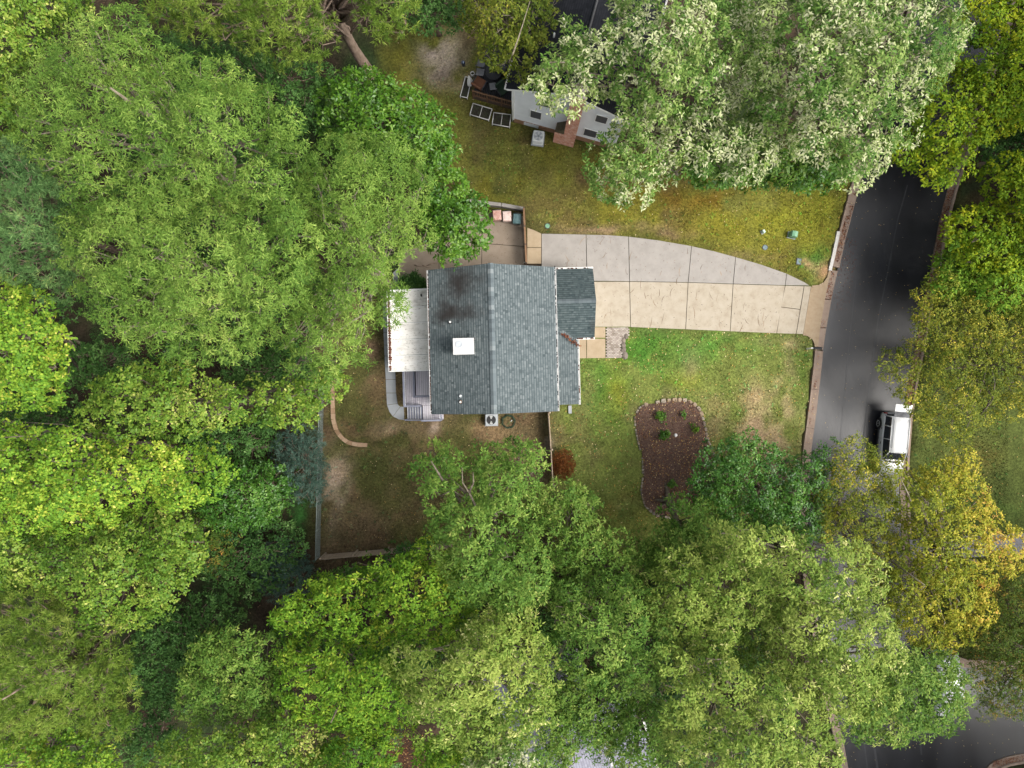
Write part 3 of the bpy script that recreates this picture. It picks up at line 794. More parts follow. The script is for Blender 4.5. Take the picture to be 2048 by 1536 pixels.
# ------------------------------------------------------------------ roofs and houses
def shingles(mb, o, along, up, length, slope, expo=0.185, tab=0.30, seed=0, clip=None):
    """real tabs in courses: o = eave corner, along / up = unit vectors in the roof plane"""
    rr = random.Random(seed)
    o, along, up = Vector(o), Vector(along).normalized(), Vector(up).normalized()
    nrm = along.cross(up).normalized()
    if nrm.z < 0: nrm = -nrm
    n = int(math.ceil(slope / expo))
    for i in range(n):
        s0, s1 = i * expo, min((i + 1) * expo + 0.03, slope)
        a = -rr.uniform(0, tab)
        while a < length:
            w = tab * rr.choice((0.35, 0.5, 0.6, 0.8))
            a0, a1 = max(a, 0.0), min(a + w, length)
            a += w
            if a1 - a0 < 0.02: continue
            t = 0.016 + (0.012 if rr.random() < 0.5 else 0) + rr.uniform(0, 0.006)
            c = lambda q, s, k: o + along * q + up * s + nrm * k
            sm = s0 + (s1 - s0) * 0.60
            vs = [c(a0, s0, 0.0), c(a1, s0, 0.0), c(a1, s0, t), c(a0, s0, t), c(a0, sm, t * 0.7), c(a1, sm, t * 0.7), c(a0, s1, 0.004 + t * 0.3), c(a1, s1, 0.004 + t * 0.3)]
            tint = min(1, max(0, rr.gauss(0.62, 0.15)))
            mb.add(vs, [(3, 2, 5, 4)], tint)                               # exposed lower strip
            mb.add(vs, [(0, 1, 2, 3), (4, 5, 7, 6), (0, 3, 4), (1, 5, 2)], tint * 0.30)    # dark printed shadow band and cut edges, deepening the course lines
    return mb

def slope_slab(mb, p, th=0.12, tint=0.5):
    """thick quad from four top corners"""
    p = [Vector(q) for q in p]
    n = (p[1] - p[0]).cross(p[3] - p[0]).normalized()
    if n.z < 0: p = p[::-1]; n = -n
    vs = [q - n * th for q in p] + p
    return mb.add(vs, [(3, 2, 1, 0), (4, 5, 6, 7), (0, 1, 5, 4), (1, 2, 6, 5), (2, 3, 7, 6), (3, 0, 4, 7)], tint)

def gutter(parent, a, b, side, w=0.13, h=0.12, debris=0.6, seed=0, dark=False):
    """U channel from a to b (local); side = horizontal unit vector pointing away from the roof"""
    a, b, s = Vector(a), Vector(b), Vector(side)
    loops = []
    for p in (a, b):
        loops.append([tuple(p + s * o + Vector((0, 0, z))) for o, z in ((0, 0), (0, -h), (w, -h), (w, 0), (w - 0.018, 0), (w - 0.018, -h + 0.02), (0.018, -h + 0.02), (0.018, 0))])
    mb = MB(); mb.loft(loops, smooth=False)
    gt = mb.build('gutter', M['white_gutter'], parent)
    rr = random.Random(seed); L = (b - a).length; d = (b - a) / L
    m2 = MB(); x = 0.05
    while x < L - 0.1:
        ln = rr.uniform(0.04, 0.22)
        if rr.random() < debris:
            m2.blob(tuple(a + d * (x + ln / 2) + s * (w / 2) + Vector((0, 0, -h * 0.45 + rr.uniform(-.02, .03)))), (max(0.03, abs(d.x) * ln * 0.6 + abs(d.y) * w * 0.42), max(0.03, abs(d.y) * ln * 0.6 + abs(d.x) * w * 0.42), 0.04), rr.random(), 0.3, 1, tint=rr.uniform(0, 0.5))
        x += ln
    if m2.v:
        o = m2.build('leaf_debris', M['dark_metal'] if dark else M['red_litter'], gt); tag(o, kind='stuff')
    return gt

def window(parent, c, w, h, axis='x', facing=1, mt='blind'):
    """framed sash window on a wall; axis = direction of its width"""
    sx, sy = (w, 0.03) if axis == 'x' else (0.03, w)
    ox, oy = (0, facing) if axis == 'x' else (facing, 0)
    mb = MB(); mb.box((c[0] + ox * 0.035, c[1] + oy * 0.035, c[2]), (sx, sy, h))
    wd = mb.build('window', M[mt], parent)
    fr = MB()
    for k in (-1, 1):
        if axis == 'x':
            fr.box((c[0] + k * (w / 2 + 0.025), c[1] + oy * 0.045, c[2]), (0.05, 0.06, h + 0.10))
        else:
            fr.box((c[0] + ox * 0.045, c[1] + k * (w / 2 + 0.025), c[2]), (0.06, 0.05, h + 0.10))
    for z in (-h / 2 - 0.025, h / 2 + 0.025):
        q = 0.055 if z else 0.03
        fr.box((c[0] + ox * 0.044, c[1] + oy * 0.044, c[2] + z), (w - 0.002 if axis == 'x' else 0.055, 0.055 if axis == 'x' else w - 0.002, q if z else 0.03))
    fr.build('frame', M['white_paint'], wd)
    for k in (-1, 1):
        gp = MB(); gp.box((c[0] + ox * (0.056 if k > 0 else 0.046), c[1] + oy * (0.056 if k > 0 else 0.046), c[2] + k * h / 4), (w - 0.06 if axis == 'x' else 0.006, 0.006 if axis == 'x' else w - 0.06, h / 2 - 0.03))
        gp.build('pane', M['glass'] if mt != 'blind' else M['blind'], wd)
    return wd

# --- main house
HC = Vector((-1.31, 3.0, 0)); HR = math.radians(1.4)
HM = Matrix.Translation(HC) @ Matrix.Rotation(HR, 4, 'Z'); HI = HM.inverted()
house = empty('house', HC, HR, 'grey-green shingled gable house with white gutters at the centre of the lot', 'house')
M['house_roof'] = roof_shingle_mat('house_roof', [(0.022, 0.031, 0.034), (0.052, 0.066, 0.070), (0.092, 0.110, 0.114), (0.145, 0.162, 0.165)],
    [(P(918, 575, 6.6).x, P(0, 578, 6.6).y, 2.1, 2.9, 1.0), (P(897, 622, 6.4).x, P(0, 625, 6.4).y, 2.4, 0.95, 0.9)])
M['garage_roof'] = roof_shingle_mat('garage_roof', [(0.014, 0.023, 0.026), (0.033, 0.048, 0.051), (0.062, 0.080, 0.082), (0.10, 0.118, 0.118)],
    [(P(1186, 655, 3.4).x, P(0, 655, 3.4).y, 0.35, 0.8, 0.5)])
hw, hl, ze, zr = 4.36, 4.98, 5.45, 7.62
mb = MB(); mb.prism([(-4.0, -4.6), (4.0, -4.6), (4.0, 4.6), (-4.0, 4.6)], -0.2, 5.4)
mb.add([(-4.0, -4.6, 5.4), (4.0, -4.6, 5.4), (0, -4.6, 7.4), (-4.0, 4.6, 5.4), (4.0, 4.6, 5.4), (0, 4.6, 7.4)], [(0, 1, 2), (3, 5, 4)])
mb.build('wall', M['cream_siding'], house)
for sgn, nm in ((-1, 'left'), (1, 'right')):
    dk = MB(); slope_slab(dk, [(sgn * hw, -hl, ze), (sgn * hw, hl, ze), (0, hl, zr), (0, -hl, zr)], 0.14)
    rf = dk.build('roof_plane', M['house_roof'], house)
    sh = MB(); up = Vector((-sgn * hw, 0, zr - ze))
    shingles(sh, (sgn * hw, -hl, ze + 0.002), (0, 1, 0), up, 2 * hl, up.length - 0.02, seed=3 + sgn)
    tag(sh.build('shingle_courses', M['house_roof'], rf), kind='stuff')
    gutter(house, (sgn * (hw - 0.02), -hl, ze - 0.03), (sgn * (hw - 0.02), hl, ze - 0.03), (sgn, 0, 0), debris=0.85 if sgn < 0 else 0.45, seed=5 + sgn, dark=(sgn > 0))
    for e in (-1, 1):
        rk = MB(); slope_slab(rk, [(sgn * (hw - 0.02), e * (hl - 0.02), ze - 0.03), (sgn * (hw - 0.02), e * (hl + 0.02), ze - 0.03), (0.0, e * (hl + 0.02), zr - 0.03), (0.0, e * (hl - 0.02), zr - 0.03)], 0.18)
        rk.build('rake_board', M['dark_metal'], house)
capm = bpy.data.meshes
y = -hl; i = 0
M['ridge_cap'] = mat('ridge_cap', [(0.06, 0.075, 0.082), (0.095, 0.115, 0.122), (0.15, 0.168, 0.172)], 6, 0.9, tint=0.75)
while y < hl - 0.05:
    L_ = min(0.30, hl - y)
    mb = MB(); dz = 0.052; w = 0.19; sl = (zr - ze) / hw
    vs = []
    for yy, k in ((y, 0.022), (y + L_ + 0.03, 0.006)):
        vs += [(-w, yy, zr - w * sl + dz + k), (0, yy, zr + dz + k), (w, yy, zr - w * sl + dz + k), (-w, yy, zr - w * sl + 0.02), (w, yy, zr - w * sl + 0.02)]
    mb.add(vs, [(0, 1, 6, 5), (1, 2, 7, 6), (3, 0, 5, 8), (2, 4, 9, 7), (0, 3, 4, 2, 1)], random.choice((0.1, 0.3, 0.35, 0.45, 0.5, 0.6, 0.95)))
    mb.build('ridge_shingle', M['ridge_cap'], house)
    y += L_; i += 1
# chimney chase with a white metal cap
cc = HI @ P(927, 692.5, 8.0)
mb = MB(); mb.box((cc.x, cc.y, 6.9), (1.30, 1.00, 2.1)); chm = mb.build('chimney', M['cream_siding'], house)
mb = MB(); mb.box((cc.x, cc.y, 7.97), (1.38, 1.08, 0.07)); mb.build('cap', M['chimney_cap'], chm)
fl = HI @ P(918, 688.5, 8.05)
mb = MB(); mb.ring((fl.x, fl.y, 8.004), 0.17, 0.235, 0.05); mb.disc((fl.x, fl.y, 8.004), 0.168, 0.03, 24); mb.build('flue_lid', M['grey_metal'], chm)
mb = MB(); mb.box((cc.x + 0.70, cc.y, 6.75), (0.10, 1.2, 0.5)); mb.box((cc.x, cc.y + 0.55, 6.75), (1.5, 0.10, 0.9)); mb.build('dark_strip', M['dark_metal'], chm)  # dark strips along the right and top sides of the chase
for (a, b2, mtl) in ((899.5, 643.5, 'black_plastic'), (921, 792, 'grey_metal'), (921, 804, 'brown_wood')):
    q = HI @ P(a, b2, 6.75); zz = zr - abs(q.x) * (zr - ze) / hw
    mb = MB(); mb.tube([(q.x, q.y, zz - 0.1), (q.x, q.y, zz + 0.36)], 0.055, 10); vp = mb.build('vent_pipe', M['black_plastic'], house)
    mb = MB(); mb.ring((q.x, q.y, zz + 0.34), 0.028, 0.068, 0.03, 12); mb.build('pipe_rim', M['light_metal'], vp)
    mb = MB(); mb.disc((q.x, q.y, zz + 0.02), 0.13, 0.09, 12, 0.06); mb.build('pipe_boot', M[mtl], vp)
for v in (-2.5, 0.5, 3.2):
    window(house, (-4.0, v, 4.1), 0.9, 1.3, 'y', -1); window(house, (4.0, v, 4.2), 0.9, 1.3, 'y', 1)
for u in (-2.2, 1.8):
    window(house, (u, -4.6, 3.8), 0.9, 1.3, 'x', -1); window(house, (u, 4.6, 3.8), 0.9, 1.3, 'x', 1)
# garage wing
gx0, gx1, gy0, gy1, gze, gzr = 3.7, 7.33, 0.22, 5.24, 2.72, 4.32
gym = (gy0 + gy1) / 2
mb = MB(); mb.prism([(4.002, gy0 + 0.35), (7.0, gy0 + 0.35), (7.0, gy1 - 0.35), (4.002, gy1 - 0.35)], -0.2, 2.7)
mb.add([(7.0, gy0 + 0.35, 2.7), (7.0, gy1 - 0.35, 2.7), (7.0, gym, 4.15)], [(0, 1, 2)]); mb.build('garage_wall', M['cream_siding'], house)
for k, (ya, sg) in enumerate(((gy0, -1), (gy1, 1))):
    dk = MB(); slope_slab(dk, [(gx0, ya, gze), (gx1, ya, gze), (gx1, gym, gzr), (gx0, gym, gzr)], 0.12)
    rf = dk.build('garage_roof_plane', M['garage_roof'], house)
    up = Vector((0, gym - ya, gzr - gze)); sh = MB()
    shingles(sh, (gx0, ya, gze + 0.002), (1, 0, 0), up, gx1 - gx0, up.length - 0.02, seed=21 + k)
    tag(sh.build('shingle_courses', M['garage_roof'], rf), kind='stuff')
    gutter(house, (4.55 if sg > 0 else 6.0, ya - sg * 0.02, gze - 0.02), (gx1 + 0.03, ya - sg * 0.02, gze - 0.02), (0, sg, 0), w=0.15, debris=0.25, seed=31 + k)
x = gx0 + 0.6
while x < gx1 - 0.05:
    mb = MB(); w = 0.15; sl = (gzr - gze) / (gym - gy0); L_ = min(0.3, gx1 - x); vs = []
    for xx, k in ((x, 0.02), (x + L_ + 0.03, 0.006)):
        vs += [(xx, gym - w, gzr - w * sl + 0.05 + k), (xx, gym, gzr + 0.05 + k), (xx, gym + w, gzr - w * sl + 0.05 + k), (xx, gym - w, gzr - w * sl + 0.02), (xx, gym + w, gzr - w * sl + 0.02)]
    mb.add(vs, [(0, 5, 6, 1), (1, 6, 7, 2), (3, 8, 5, 0), (2, 7, 9, 4), (0, 1, 2, 4, 3)], random.uniform(0.0, 0.4)); mb.build('ridge_shingle', M['ridge_cap'], house); x += L_
mb = MB(); mb.box((7.02, gym, 1.15), (0.06, 3.4, 2.2)); gd = mb.build('garage_door', M['white_paint'], house)
for z in (0.35, 0.87, 1.40, 1.92):
    mb = MB(); mb.box((7.06, gym, z), (0.03, 3.3, 0.46)); mb.build('door_panel', M['white_paint'], gd)
# porch roof
px0, px1, py0, py1, pz0, pz1 = 3.9, 6.10, -4.62, 2.1, 2.62, 3.55
dk = MB(); slope_slab(dk, [(px1, py0, pz0), (px1, py1, pz0), (px0, py1, pz1), (px0, py0, pz1)], 0.1)
rf = dk.build('porch_roof_plane', M['house_roof'], house)
sh = MB(); up = Vector((px0 - px1, 0, pz1 - pz0)); shingles(sh, (px1, py0, pz0 + 0.002), (0, 1, 0), up, py1 - py0, up.length, seed=41)
tag(sh.build('shingle_courses', M['house_roof'], rf), kind='stuff')
gutter(house, (px1 - 0.02, py0 - 0.03, pz0 - 0.02), (px1 - 0.02, 0.12, pz0 - 0.02), (1, 0, 0), w=0.14, debris=0.15, seed=44)
for v in (-4.4, -2.2, -0.2):
    mb = MB(); mb.box((5.85, v, 1.25), (0.14, 0.14, 2.66)); mb.build('porch_post', M['white_paint'], house)
mb = MB(); mb.prism([(4.002, -4.6), (6.0, -4.6), (6.0, 0.5), (4.002, 0.5)], -0.2, 0.16); mb.build('porch_floor', M['pale_concrete'], house)
mb = MB(); mb.box((4.03, -1.4, 1.2), (0.06, 0.95, 2.05)); fd = mb.build('front_door', M['brown_wood'], house)
mb = MB(); mb.blob((4.09, -1.05, 1.15), (0.04, 0.04, 0.04), 1, 0.0); mb.build('door_handle', M['light_metal'], fd)
vl = MB()
a, b2 = HI @ P(1123, 667, 3.35), HI @ P(1158, 692, 2.75)
for k in range(80):
    t = random.random() ** 0.8; q = a.lerp(b2, t)
    vl.blob((q.x + random.gauss(0, 0.07), q.y + random.gauss(0, 0.07), q.z + 0.13 + random.uniform(-0.05, 0.1)), (0.06, 0.06, 0.03), k, 0.4, 0, tint=random.random())
tag(vl.build('valley_leaves', M['red_litter'], house), kind='stuff')
mb = MB(); q = HI @ P(1158, 697, 2.3); mb.tube([(q.x, q.y, 0.1), (q.x, q.y, 2.2), (q.x - 0.1, q.y, 2.5)], 0.05, 8); mb.build('downspout', M['dark_metal'], house)
q = HI @ P(1140, 819, 0.06)
mb = MB(); mb.box((q.x, q.y, 0.08), (0.25, 0.6, 0.1)); mb.build('splash_block', M['pale_concrete'], house)
# sun room with a white pan roof
sx0, sx1, sz0, sz1 = -7.55, -4.02, 2.72, 3.25
ys = [(HI @ P(815, yy, 2.95)).y for yy in (580, 613, 645, 678, 710, 741)]
for k in range(5):
    yb, ya = ys[k], ys[k + 1]
    mb = MB(); slope_slab(mb, [(sx0, ya + 0.012, sz0), (sx1, ya + 0.012, sz1), (sx1, yb - 0.012, sz1), (sx0, yb - 0.012, sz0)], 0.08)
    pn = mb.build('sunroom_roof_panel', M['white_roof'], house)
    mb = MB(); slope_slab(mb, [(sx0, yb - 0.05, sz0 + 0.035), (sx1, yb - 0.05, sz1 + 0.035), (sx1, yb - 0.014, sz1 + 0.035), (sx0, yb - 0.014, sz0 + 0.035)], 0.035); mb.build('seam', M['white_paint'], pn)
mb = MB(); slope_slab(mb, [(sx0 - 0.1, ys[5] - 0.06, sz0 + 0.03), (sx1, ys[5] - 0.06, sz1 + 0.03), (sx1, ys[5] + 0.0, sz1 + 0.03), (sx0 - 0.1, ys[5] + 0.0, sz0 + 0.03)], 0.14); mb.build('fascia', M['white_paint'], house)
mb = MB(); slope_slab(mb, [(sx0 - 0.1, ys[0] + 0.0, sz0 + 0.03), (sx1, ys[0] + 0.0, sz1 + 0.03), (sx1, ys[0] + 0.06, sz1 + 0.03), (sx0 - 0.1, ys[0] + 0.06, sz0 + 0.03)], 0.14); mb.build('fascia', M['white_paint'], house)
gutter(house, (sx0 + 0.12, ys[5] - 0.05, sz0 + 0.05), (sx0 + 0.12, ys[0] + 0.05, sz0 + 0.05), (-1, 0, 0), w=0.30, h=0.16, debris=0.97, seed=51)
mb = MB(); mb.prism([(sx0 + 0.3, ys[5] + 0.2), (-4.002, ys[5] + 0.2), (-4.002, ys[0] - 0.2), (sx0 + 0.3, ys[0] - 0.2)], 0.0, 0.75); mb.build('sunroom_wall', M['cream_siding'], house)
for k in range(5):
    yc = (ys[k] + ys[k + 1]) / 2; w = (ys[k] - ys[k + 1]) - 0.16
    window(house, (sx0 + 0.3, yc * 0.94 + 0.05, 1.62), w, 1.55, 'y', -1, 'glass')
mb = MB(); mb.prism([(sx0 + 0.32, ys[5] + 0.22), (-4.002, ys[5] + 0.22), (-4.002, ys[0] - 0.22), (sx0 + 0.32, ys[0] - 0.22)], 0.752, 2.58); mb.build('sunroom_glazing', M['glass'], house)
q = HI @ P(843, 591, 3.1); mb = MB(); mb.box((q.x, q.y, 3.2), (0.10, 0.16, 0.16)); mb.tube([(q.x, q.y, 3.1), (q.x, q.y, 3.4)], 0.05, 8); mb.build('roof_vent', M['black_plastic'], house)

# --- grey deck with stairs
deck = empty('deck', (HM @ Vector((-5.6, -3.2, 0))), HR, 'grey boarded deck with railing and stairs beside the white sun room', 'deck')
DI = (Matrix.Translation(deck.location) @ Matrix.Rotation(HR, 4, 'Z')).inverted()
D = lambda a, b2, z: DI @ P(a, b2, z)
zd = 0.80
x0, x1 = D(812, 780, zd).x, D(864, 780, zd).x
ytop, ybot = D(830, 738, zd).y, D(830, 811, zd).y
xl, xr, yl = D(846, 825, zd).x, D(884, 825, zd).x, D(860, 839, zd).y
bw = 0.142
def board(name, xa, ya, yb, z, mtl='deck_grey', w=bw - 0.016):
    mb = MB(); mb.box((xa + w / 2, (ya + yb) / 2, z - 0.016), (w, abs(yb - ya), 0.032), tint=random.random()); return mb.build(name, M[mtl], deck)
x = x0
xi = D(828, 760, zd).x; yi = D(840, 792, zd).y
while x < x1:
    if x < xi - 0.02: board('deck_board', x, ytop, ybot, zd)
    else:
        board('deck_board', x, yi - 0.10, ybot, zd)
        board('platform_board', x + 0.07, ytop, yi + 0.06, zd + 0.16)
    x += bw
x = xl
while x < xr:
    board('deck_board', x, ybot - 0.02 if x < x1 else ybot - 0.02, yl, zd); x += bw
for c, s in (((xi - 0.0, (ytop + yi) / 2 - 0.06, zd + 0.11), (0.13, ytop - yi + 0.12, 0.16)), (((xi + x1) / 2 + 0.03, yi - 0.02, zd + 0.11), (x1 - xi, 0.13, 0.16))):
    mb = MB(); mb.box(c, s); mb.build('platform_edge', M['deck_trim'], deck)
mb = MB(); mb.prism([(x0 + 0.05, ybot + 0.05), (x1 - 0.05, ybot + 0.05), (x1 - 0.05, ytop), (x0 + 0.05, ytop)], 0.0, zd - 0.06); mb.prism([(xl + 0.05, yl + 0.05), (xr - 0.05, yl + 0.05), (xr - 0.05, ybot + 0.03), (xl + 0.05, ybot + 0.03)], 0.0, zd - 0.06); mb.build('joist_frame', M['deck_dark'], deck)
def rail(pts, name='handrail', mtl='deck_trim', top=0.95, w=0.13, bal=True, z_of=None):
    """railing along local points (x, y, floor z): posts, top rail, balusters"""
    for a, b2 in zip(pts[:-1], pts[1:]):
        a, b2 = Vector(a), Vector(b2); d = b2 - a
        mb = MB(); ang = math.atan2(d.y, d.x); hl_ = math.hypot(d.x, d.y)
        mb.box(((a + b2) / 2 + Vector((0, 0, top))), (d.length, w, 0.05), rz=ang, ry=-math.atan2(d.z, hl_)); mb.build(name, M[mtl], deck)
        n = max(1, int(hl_ / 0.13))
        mb = MB()
        for k in range(n + 1):
            q = a + d * (k / n); mb.box((q.x, q.y, q.z + top / 2 - 0.02), (0.035, 0.035, top - 0.06), rz=ang)
        tag(mb.build('balusters', M['deck_trim'], deck), kind='stuff')
        for q in (a, b2):
            mb = MB(); mb.box((q.x, q.y, q.z + top / 2), (0.10, 0.10, top + 0.06)); mb.build('post', M['deck_trim'], deck)
rail([(x0 - 0.03, ytop - 0.1, zd), (x0 - 0.03, ybot + 0.06, zd)])
mb = MB(); mb.box((x0 + 0.07, (ytop + ybot) / 2, zd + 0.93), (0.05, ytop - ybot - 0.1, 0.03)); mb.build('lower_rail', M['deck_pale'], deck)
rail([(x0 - 0.03, ybot - 0.02, zd - 0.05), (xl - 0.1, ybot - 0.02, zd)])
rail([(x0 - 0.1, yl + 0.0, 0.02), (xl - 0.05, yl + 0.0, zd - 0.05)], w=0.10, top=0.75)
rail([(xl, yl - 0.03, zd), (xr - 0.05, yl - 0.03, zd)])
rail([(xr, yl, zd), (xr, ybot - 0.1, zd)], w=0.08)
mb = MB(); mb.box((xr - 0.09, (yl + ybot) / 2, zd + 0.93), (0.05, 0.9, 0.03)); mb.build('lower_rail', M['deck_pale'], deck)
ns = 6; xs0 = x0 - 0.02
for k in range(ns):
    f = (k + 0.5) / ns; xc = xs0 + (xl - xs0) * f; z = 0.10 + (zd - 0.12) * f
    mb = MB(); mb.box((xc + 0.02, (ybot + yl) / 2 - 0.03, z), ((xl - xs0) / ns * 0.94, abs(yl - ybot) - 0.16, 0.04), tint=0.2); st = mb.build('stair_tread', M['deck_trim'], deck)
    mb = MB(); mb.box((xc - (xl - xs0) / ns * 0.40, (ybot + yl) / 2 - 0.03, z + 0.004), (0.055, abs(yl - ybot) - 0.17, 0.042)); mb.build('nosing', M['deck_pale'], st)
    mb = MB(); mb.box((xc + (xl - xs0) / ns * 0.44, (ybot + yl) / 2 - 0.03, z + 0.06), (0.025, abs(yl - ybot) - 0.16, 0.10)); mb.build('riser', M['deck_dark'], st)

# --- neighbour's house: white siding gable with a brick chimney, black roof
NO = Vector((0.15, 20.11, 0)); NR = math.radians(-15.3)
NM = Matrix.Translation(NO) @ Matrix.Rotation(NR, 4, 'Z'); NI = NM.inverted()
nh = empty('house', NO, NR, 'white sided gable house with brick chimney and black roof behind the pale-leaved oak', 'house')
W_, Dp, nze, nzr = 7.83, 13.0, 6.35, 8.1
mb = MB(); mb.prism([(0.02, 0.02), (W_ - 0.02, 0.02), (W_ - 0.02, Dp), (0.02, Dp)], -0.2, nze - 0.05)
mb.add([(0.02, 0.02, nze - 0.05), (W_ - 0.02, 0.02, nze - 0.05), (W_ / 2, 0.02, nzr - 0.1)], [(0, 1, 2)]); mb.build('wall', M['siding'], nh)
sd = MB(); z = 0.72
while z < nzr - 0.15:
    hh = 0.17; zm = z + hh
    xa = 0.0 if zm < nze else (zm - nze) / (nzr - nze) * W_ / 2
    xb = W_ - xa
    if xb - xa > 0.2: slope_slab(sd, [(xa, -0.012, zm), (xb, -0.012, zm), (xb, -0.034, z), (xa, -0.034, z)], 0.012)
    z += hh
tag(sd.build('siding_boards', M['siding'], nh), kind='stuff')
fb = MB(); z = 0.0; r = 0
while z < 0.70:
    x = -(0.1 if r % 2 else 0)
    while x < W_:
        a, b2 = max(x, 0.0), min(x + 0.195, W_)
        if b2 - a > 0.03 and not (0.75 < (a + b2) / 2 < 1.95 and z < 0.62): fb.box(((a + b2) / 2, -0.03, z + 0.033), (b2 - a - 0.006, 0.06, 0.062), tint=random.random())
        x += 0.205
    z += 0.075; r += 1
tag(fb.build('foundation_bricks', M['foundation_brick'], nh), kind='stuff')
mb = MB(); mb.box((1.35, -0.02, 0.33), (1.16, 0.06, 0.60)); mb.build('crawl_space_panel', M['siding'], nh)
for (t, z, w, h_) in ((1.66, 2.72, 0.78, 1.35), (2.35, 5.35, 0.78, 1.3), (5.85, 2.05, 0.92, 1.35), (6.3, 5.2, 0.78, 1.2)):
    window(nh, (t, -0.02, z), w, h_, 'x', -1)
for xx in (-0.02, W_ + 0.02):
    mb = MB(); mb.box((xx, -0.05, 3.45), (0.11, 0.11, 5.7)); mb.build('corner_board', M['white_paint'], nh)
mb = MB(); mb.tube([(-0.12, -0.05, 0.1), (-0.12, -0.05, 6.0)], 0.045, 8); mb.build('downspout', M['white_paint'], nh)
oh = 0.55; sl = (nzr - nze) / (W_ / 2)
for sgn in (0, 1):
    xe = -oh if sgn == 0 else W_ + oh; zz = nze - oh * sl + 0.12
    dk = MB(); slope_slab(dk, [(xe, -0.15, zz), (xe, Dp + 0.3, zz), (W_ / 2, Dp + 0.3, nzr + 0.12), (W_ / 2, -0.15, nzr + 0.12)], 0.12)
    rf = dk.build('roof_plane', M['black_roof'], nh)
    sh = MB(); up = Vector((W_ / 2 - xe, 0, nzr + 0.12 - zz)); shingles(sh, (xe, -0.15, zz + 0.002), (0, 1, 0), up, Dp + 0.45, up.length - 0.02, expo=0.17, tab=0.42, seed=61 + sgn)
    tag(sh.build('shingle_courses', M['black_roof'], rf), kind='stuff')
    s_ = -1 if sgn == 0 else 1
    gutter(nh, (xe, -0.18, zz - 0.01), (xe, 4.0 if sgn == 0 else Dp, zz - 0.01), (s_, 0, 0), w=0.12, debris=0.3, seed=71 + sgn)
    rk = MB(); slope_slab(rk, [(xe, -0.19, zz - 0.01), (xe, -0.155, zz - 0.01), (W_ / 2, -0.155, nzr + 0.11), (W_ / 2, -0.19, nzr + 0.11)], 0.2); rk.build('rake_board', M['white_paint'], nh)
q = NI @ P(1108, 72, 7.4); mb = MB(); mb.tube([(q.x, q.y, 6.9), (q.x, q.y, 7.75)], 0.07, 10); mb.build('vent_pipe', M['light_metal'], nh)
mb = MB(); mb.tube([(W_ / 2, -0.15, nzr + 0.17), (W_ / 2, Dp + 0.3, nzr + 0.17)], 0.09, 6); mb.build('ridge_vent', M['dark_metal'], nh)
# brick chimney: wide base, mossy sloping shoulder, narrower stack
chn = MB(); chn.box((4.09, -0.36, 1.05), (1.56, 0.71, 2.5)); chn.box((4.44, -0.36, 5.75), (0.86, 0.71, 7.6)); chn.build('chimney_core', M['mortar'], nh)
cb = MB()
def brick_face(x0, x1, z0, z1):
    z, r = z0, 0
    while z < z1 - 0.04:
        x = x0 - (0.105 if r % 2 else 0)
        while x < x1:
            a, b2 = max(x, x0), min(x + 0.20, x1)
            if b2 - a > 0.04: cb.box(((a + b2) / 2, -0.722, z + 0.034), (b2 - a - 0.022, 0.03, 0.054), tint=min(1, max(0, random.gauss(0.45, 0.25))))
            x += 0.212
        for xs_ in (x0 - 0.004, x1 + 0.004):
            for k in range(4): cb.box((xs_, -0.09 - k * 0.17 - (0.08 if r % 2 else 0), z + 0.034), (0.02, 0.155, 0.060), tint=min(1, max(0, random.gauss(0.45, 0.25))))
        z += 0.075; r += 1
brick_face(3.31, 4.87, 0.0, 2.3); brick_face(4.01, 4.87, 2.3, 9.5)
tag(cb.build('chimney_bricks', M['brick'], nh), kind='stuff')
mb = MB(); mb.add([(3.29, -0.02, 2.3), (3.29, -0.75, 2.3), (4.01, -0.75, 2.3), (4.01, -0.02, 2.3), (4.0, -0.02, 3.15), (4.0, -0.75, 3.15)], [(0, 1, 5, 4), (1, 2, 5), (0, 4, 3), (2, 3, 4, 5)]); mb.build('chimney_shoulder', M['mossy_stone'], nh)
mb = MB(); mb.box((4.44, -0.36, 9.6), (0.98, 0.84, 0.12)); mb.build('chimney_cap', M['mortar'], nh)

# neighbour's deck
nd = empty('deck', NM @ Vector((-1.7, 2.4, 0)), NR, 'dark wooden deck with a brown picket railing beside the white sided house', 'deck')
NDI = (Matrix.Translation(nd.location) @ Matrix.Rotation(NR, 4, 'Z')).inverted()
xa, xb, ya, yb = -1.75, 1.6, -1.5, 2.6
x = xa
while x < xb:
    mb = MB(); mb.box((x + 0.066, (ya + yb) / 2, 0.47), (0.132, yb - ya, 0.03), tint=random.random()); mb.build('deck_board', M['deck_dark'], nd); x += 0.145
for c, s in (((xa, (ya + yb) / 2, 0.2), (0.1, yb - ya, 0.5)), ((xb, (ya + yb) / 2, 0.2), (0.1, yb - ya, 0.5)), (((xa + xb) / 2, ya, 0.2), (xb - xa - 0.11, 0.1, 0.5))):
    mb = MB(); mb.box(c, s); mb.build('skirt', M['gate_wood'], nd)
for z in (0.62, 1.42):
    mb = MB(); mb.box(((xa + xb) / 2, ya - 0.02, z), (xb - xa, 0.09 if z > 1 else 0.06, 0.06)); mb.build('rail', M['brown_wood'], nd)
for k in range(4):
    mb = MB(); mb.box((xa + (xb - xa) * k / 3, ya - 0.02, 0.75), (0.1, 0.1, 1.5)); mb.build('post', M['brown_wood'], nd)
n = 25
for k in range(n):
    mb = MB(); mb.box((xa + 0.1 + (xb - xa - 0.2) * k / (n - 1), ya + 0.035, 1.0), (0.05, 0.04, 0.95), tint=random.random()); mb.build('picket', M['brown_wood'], nd)

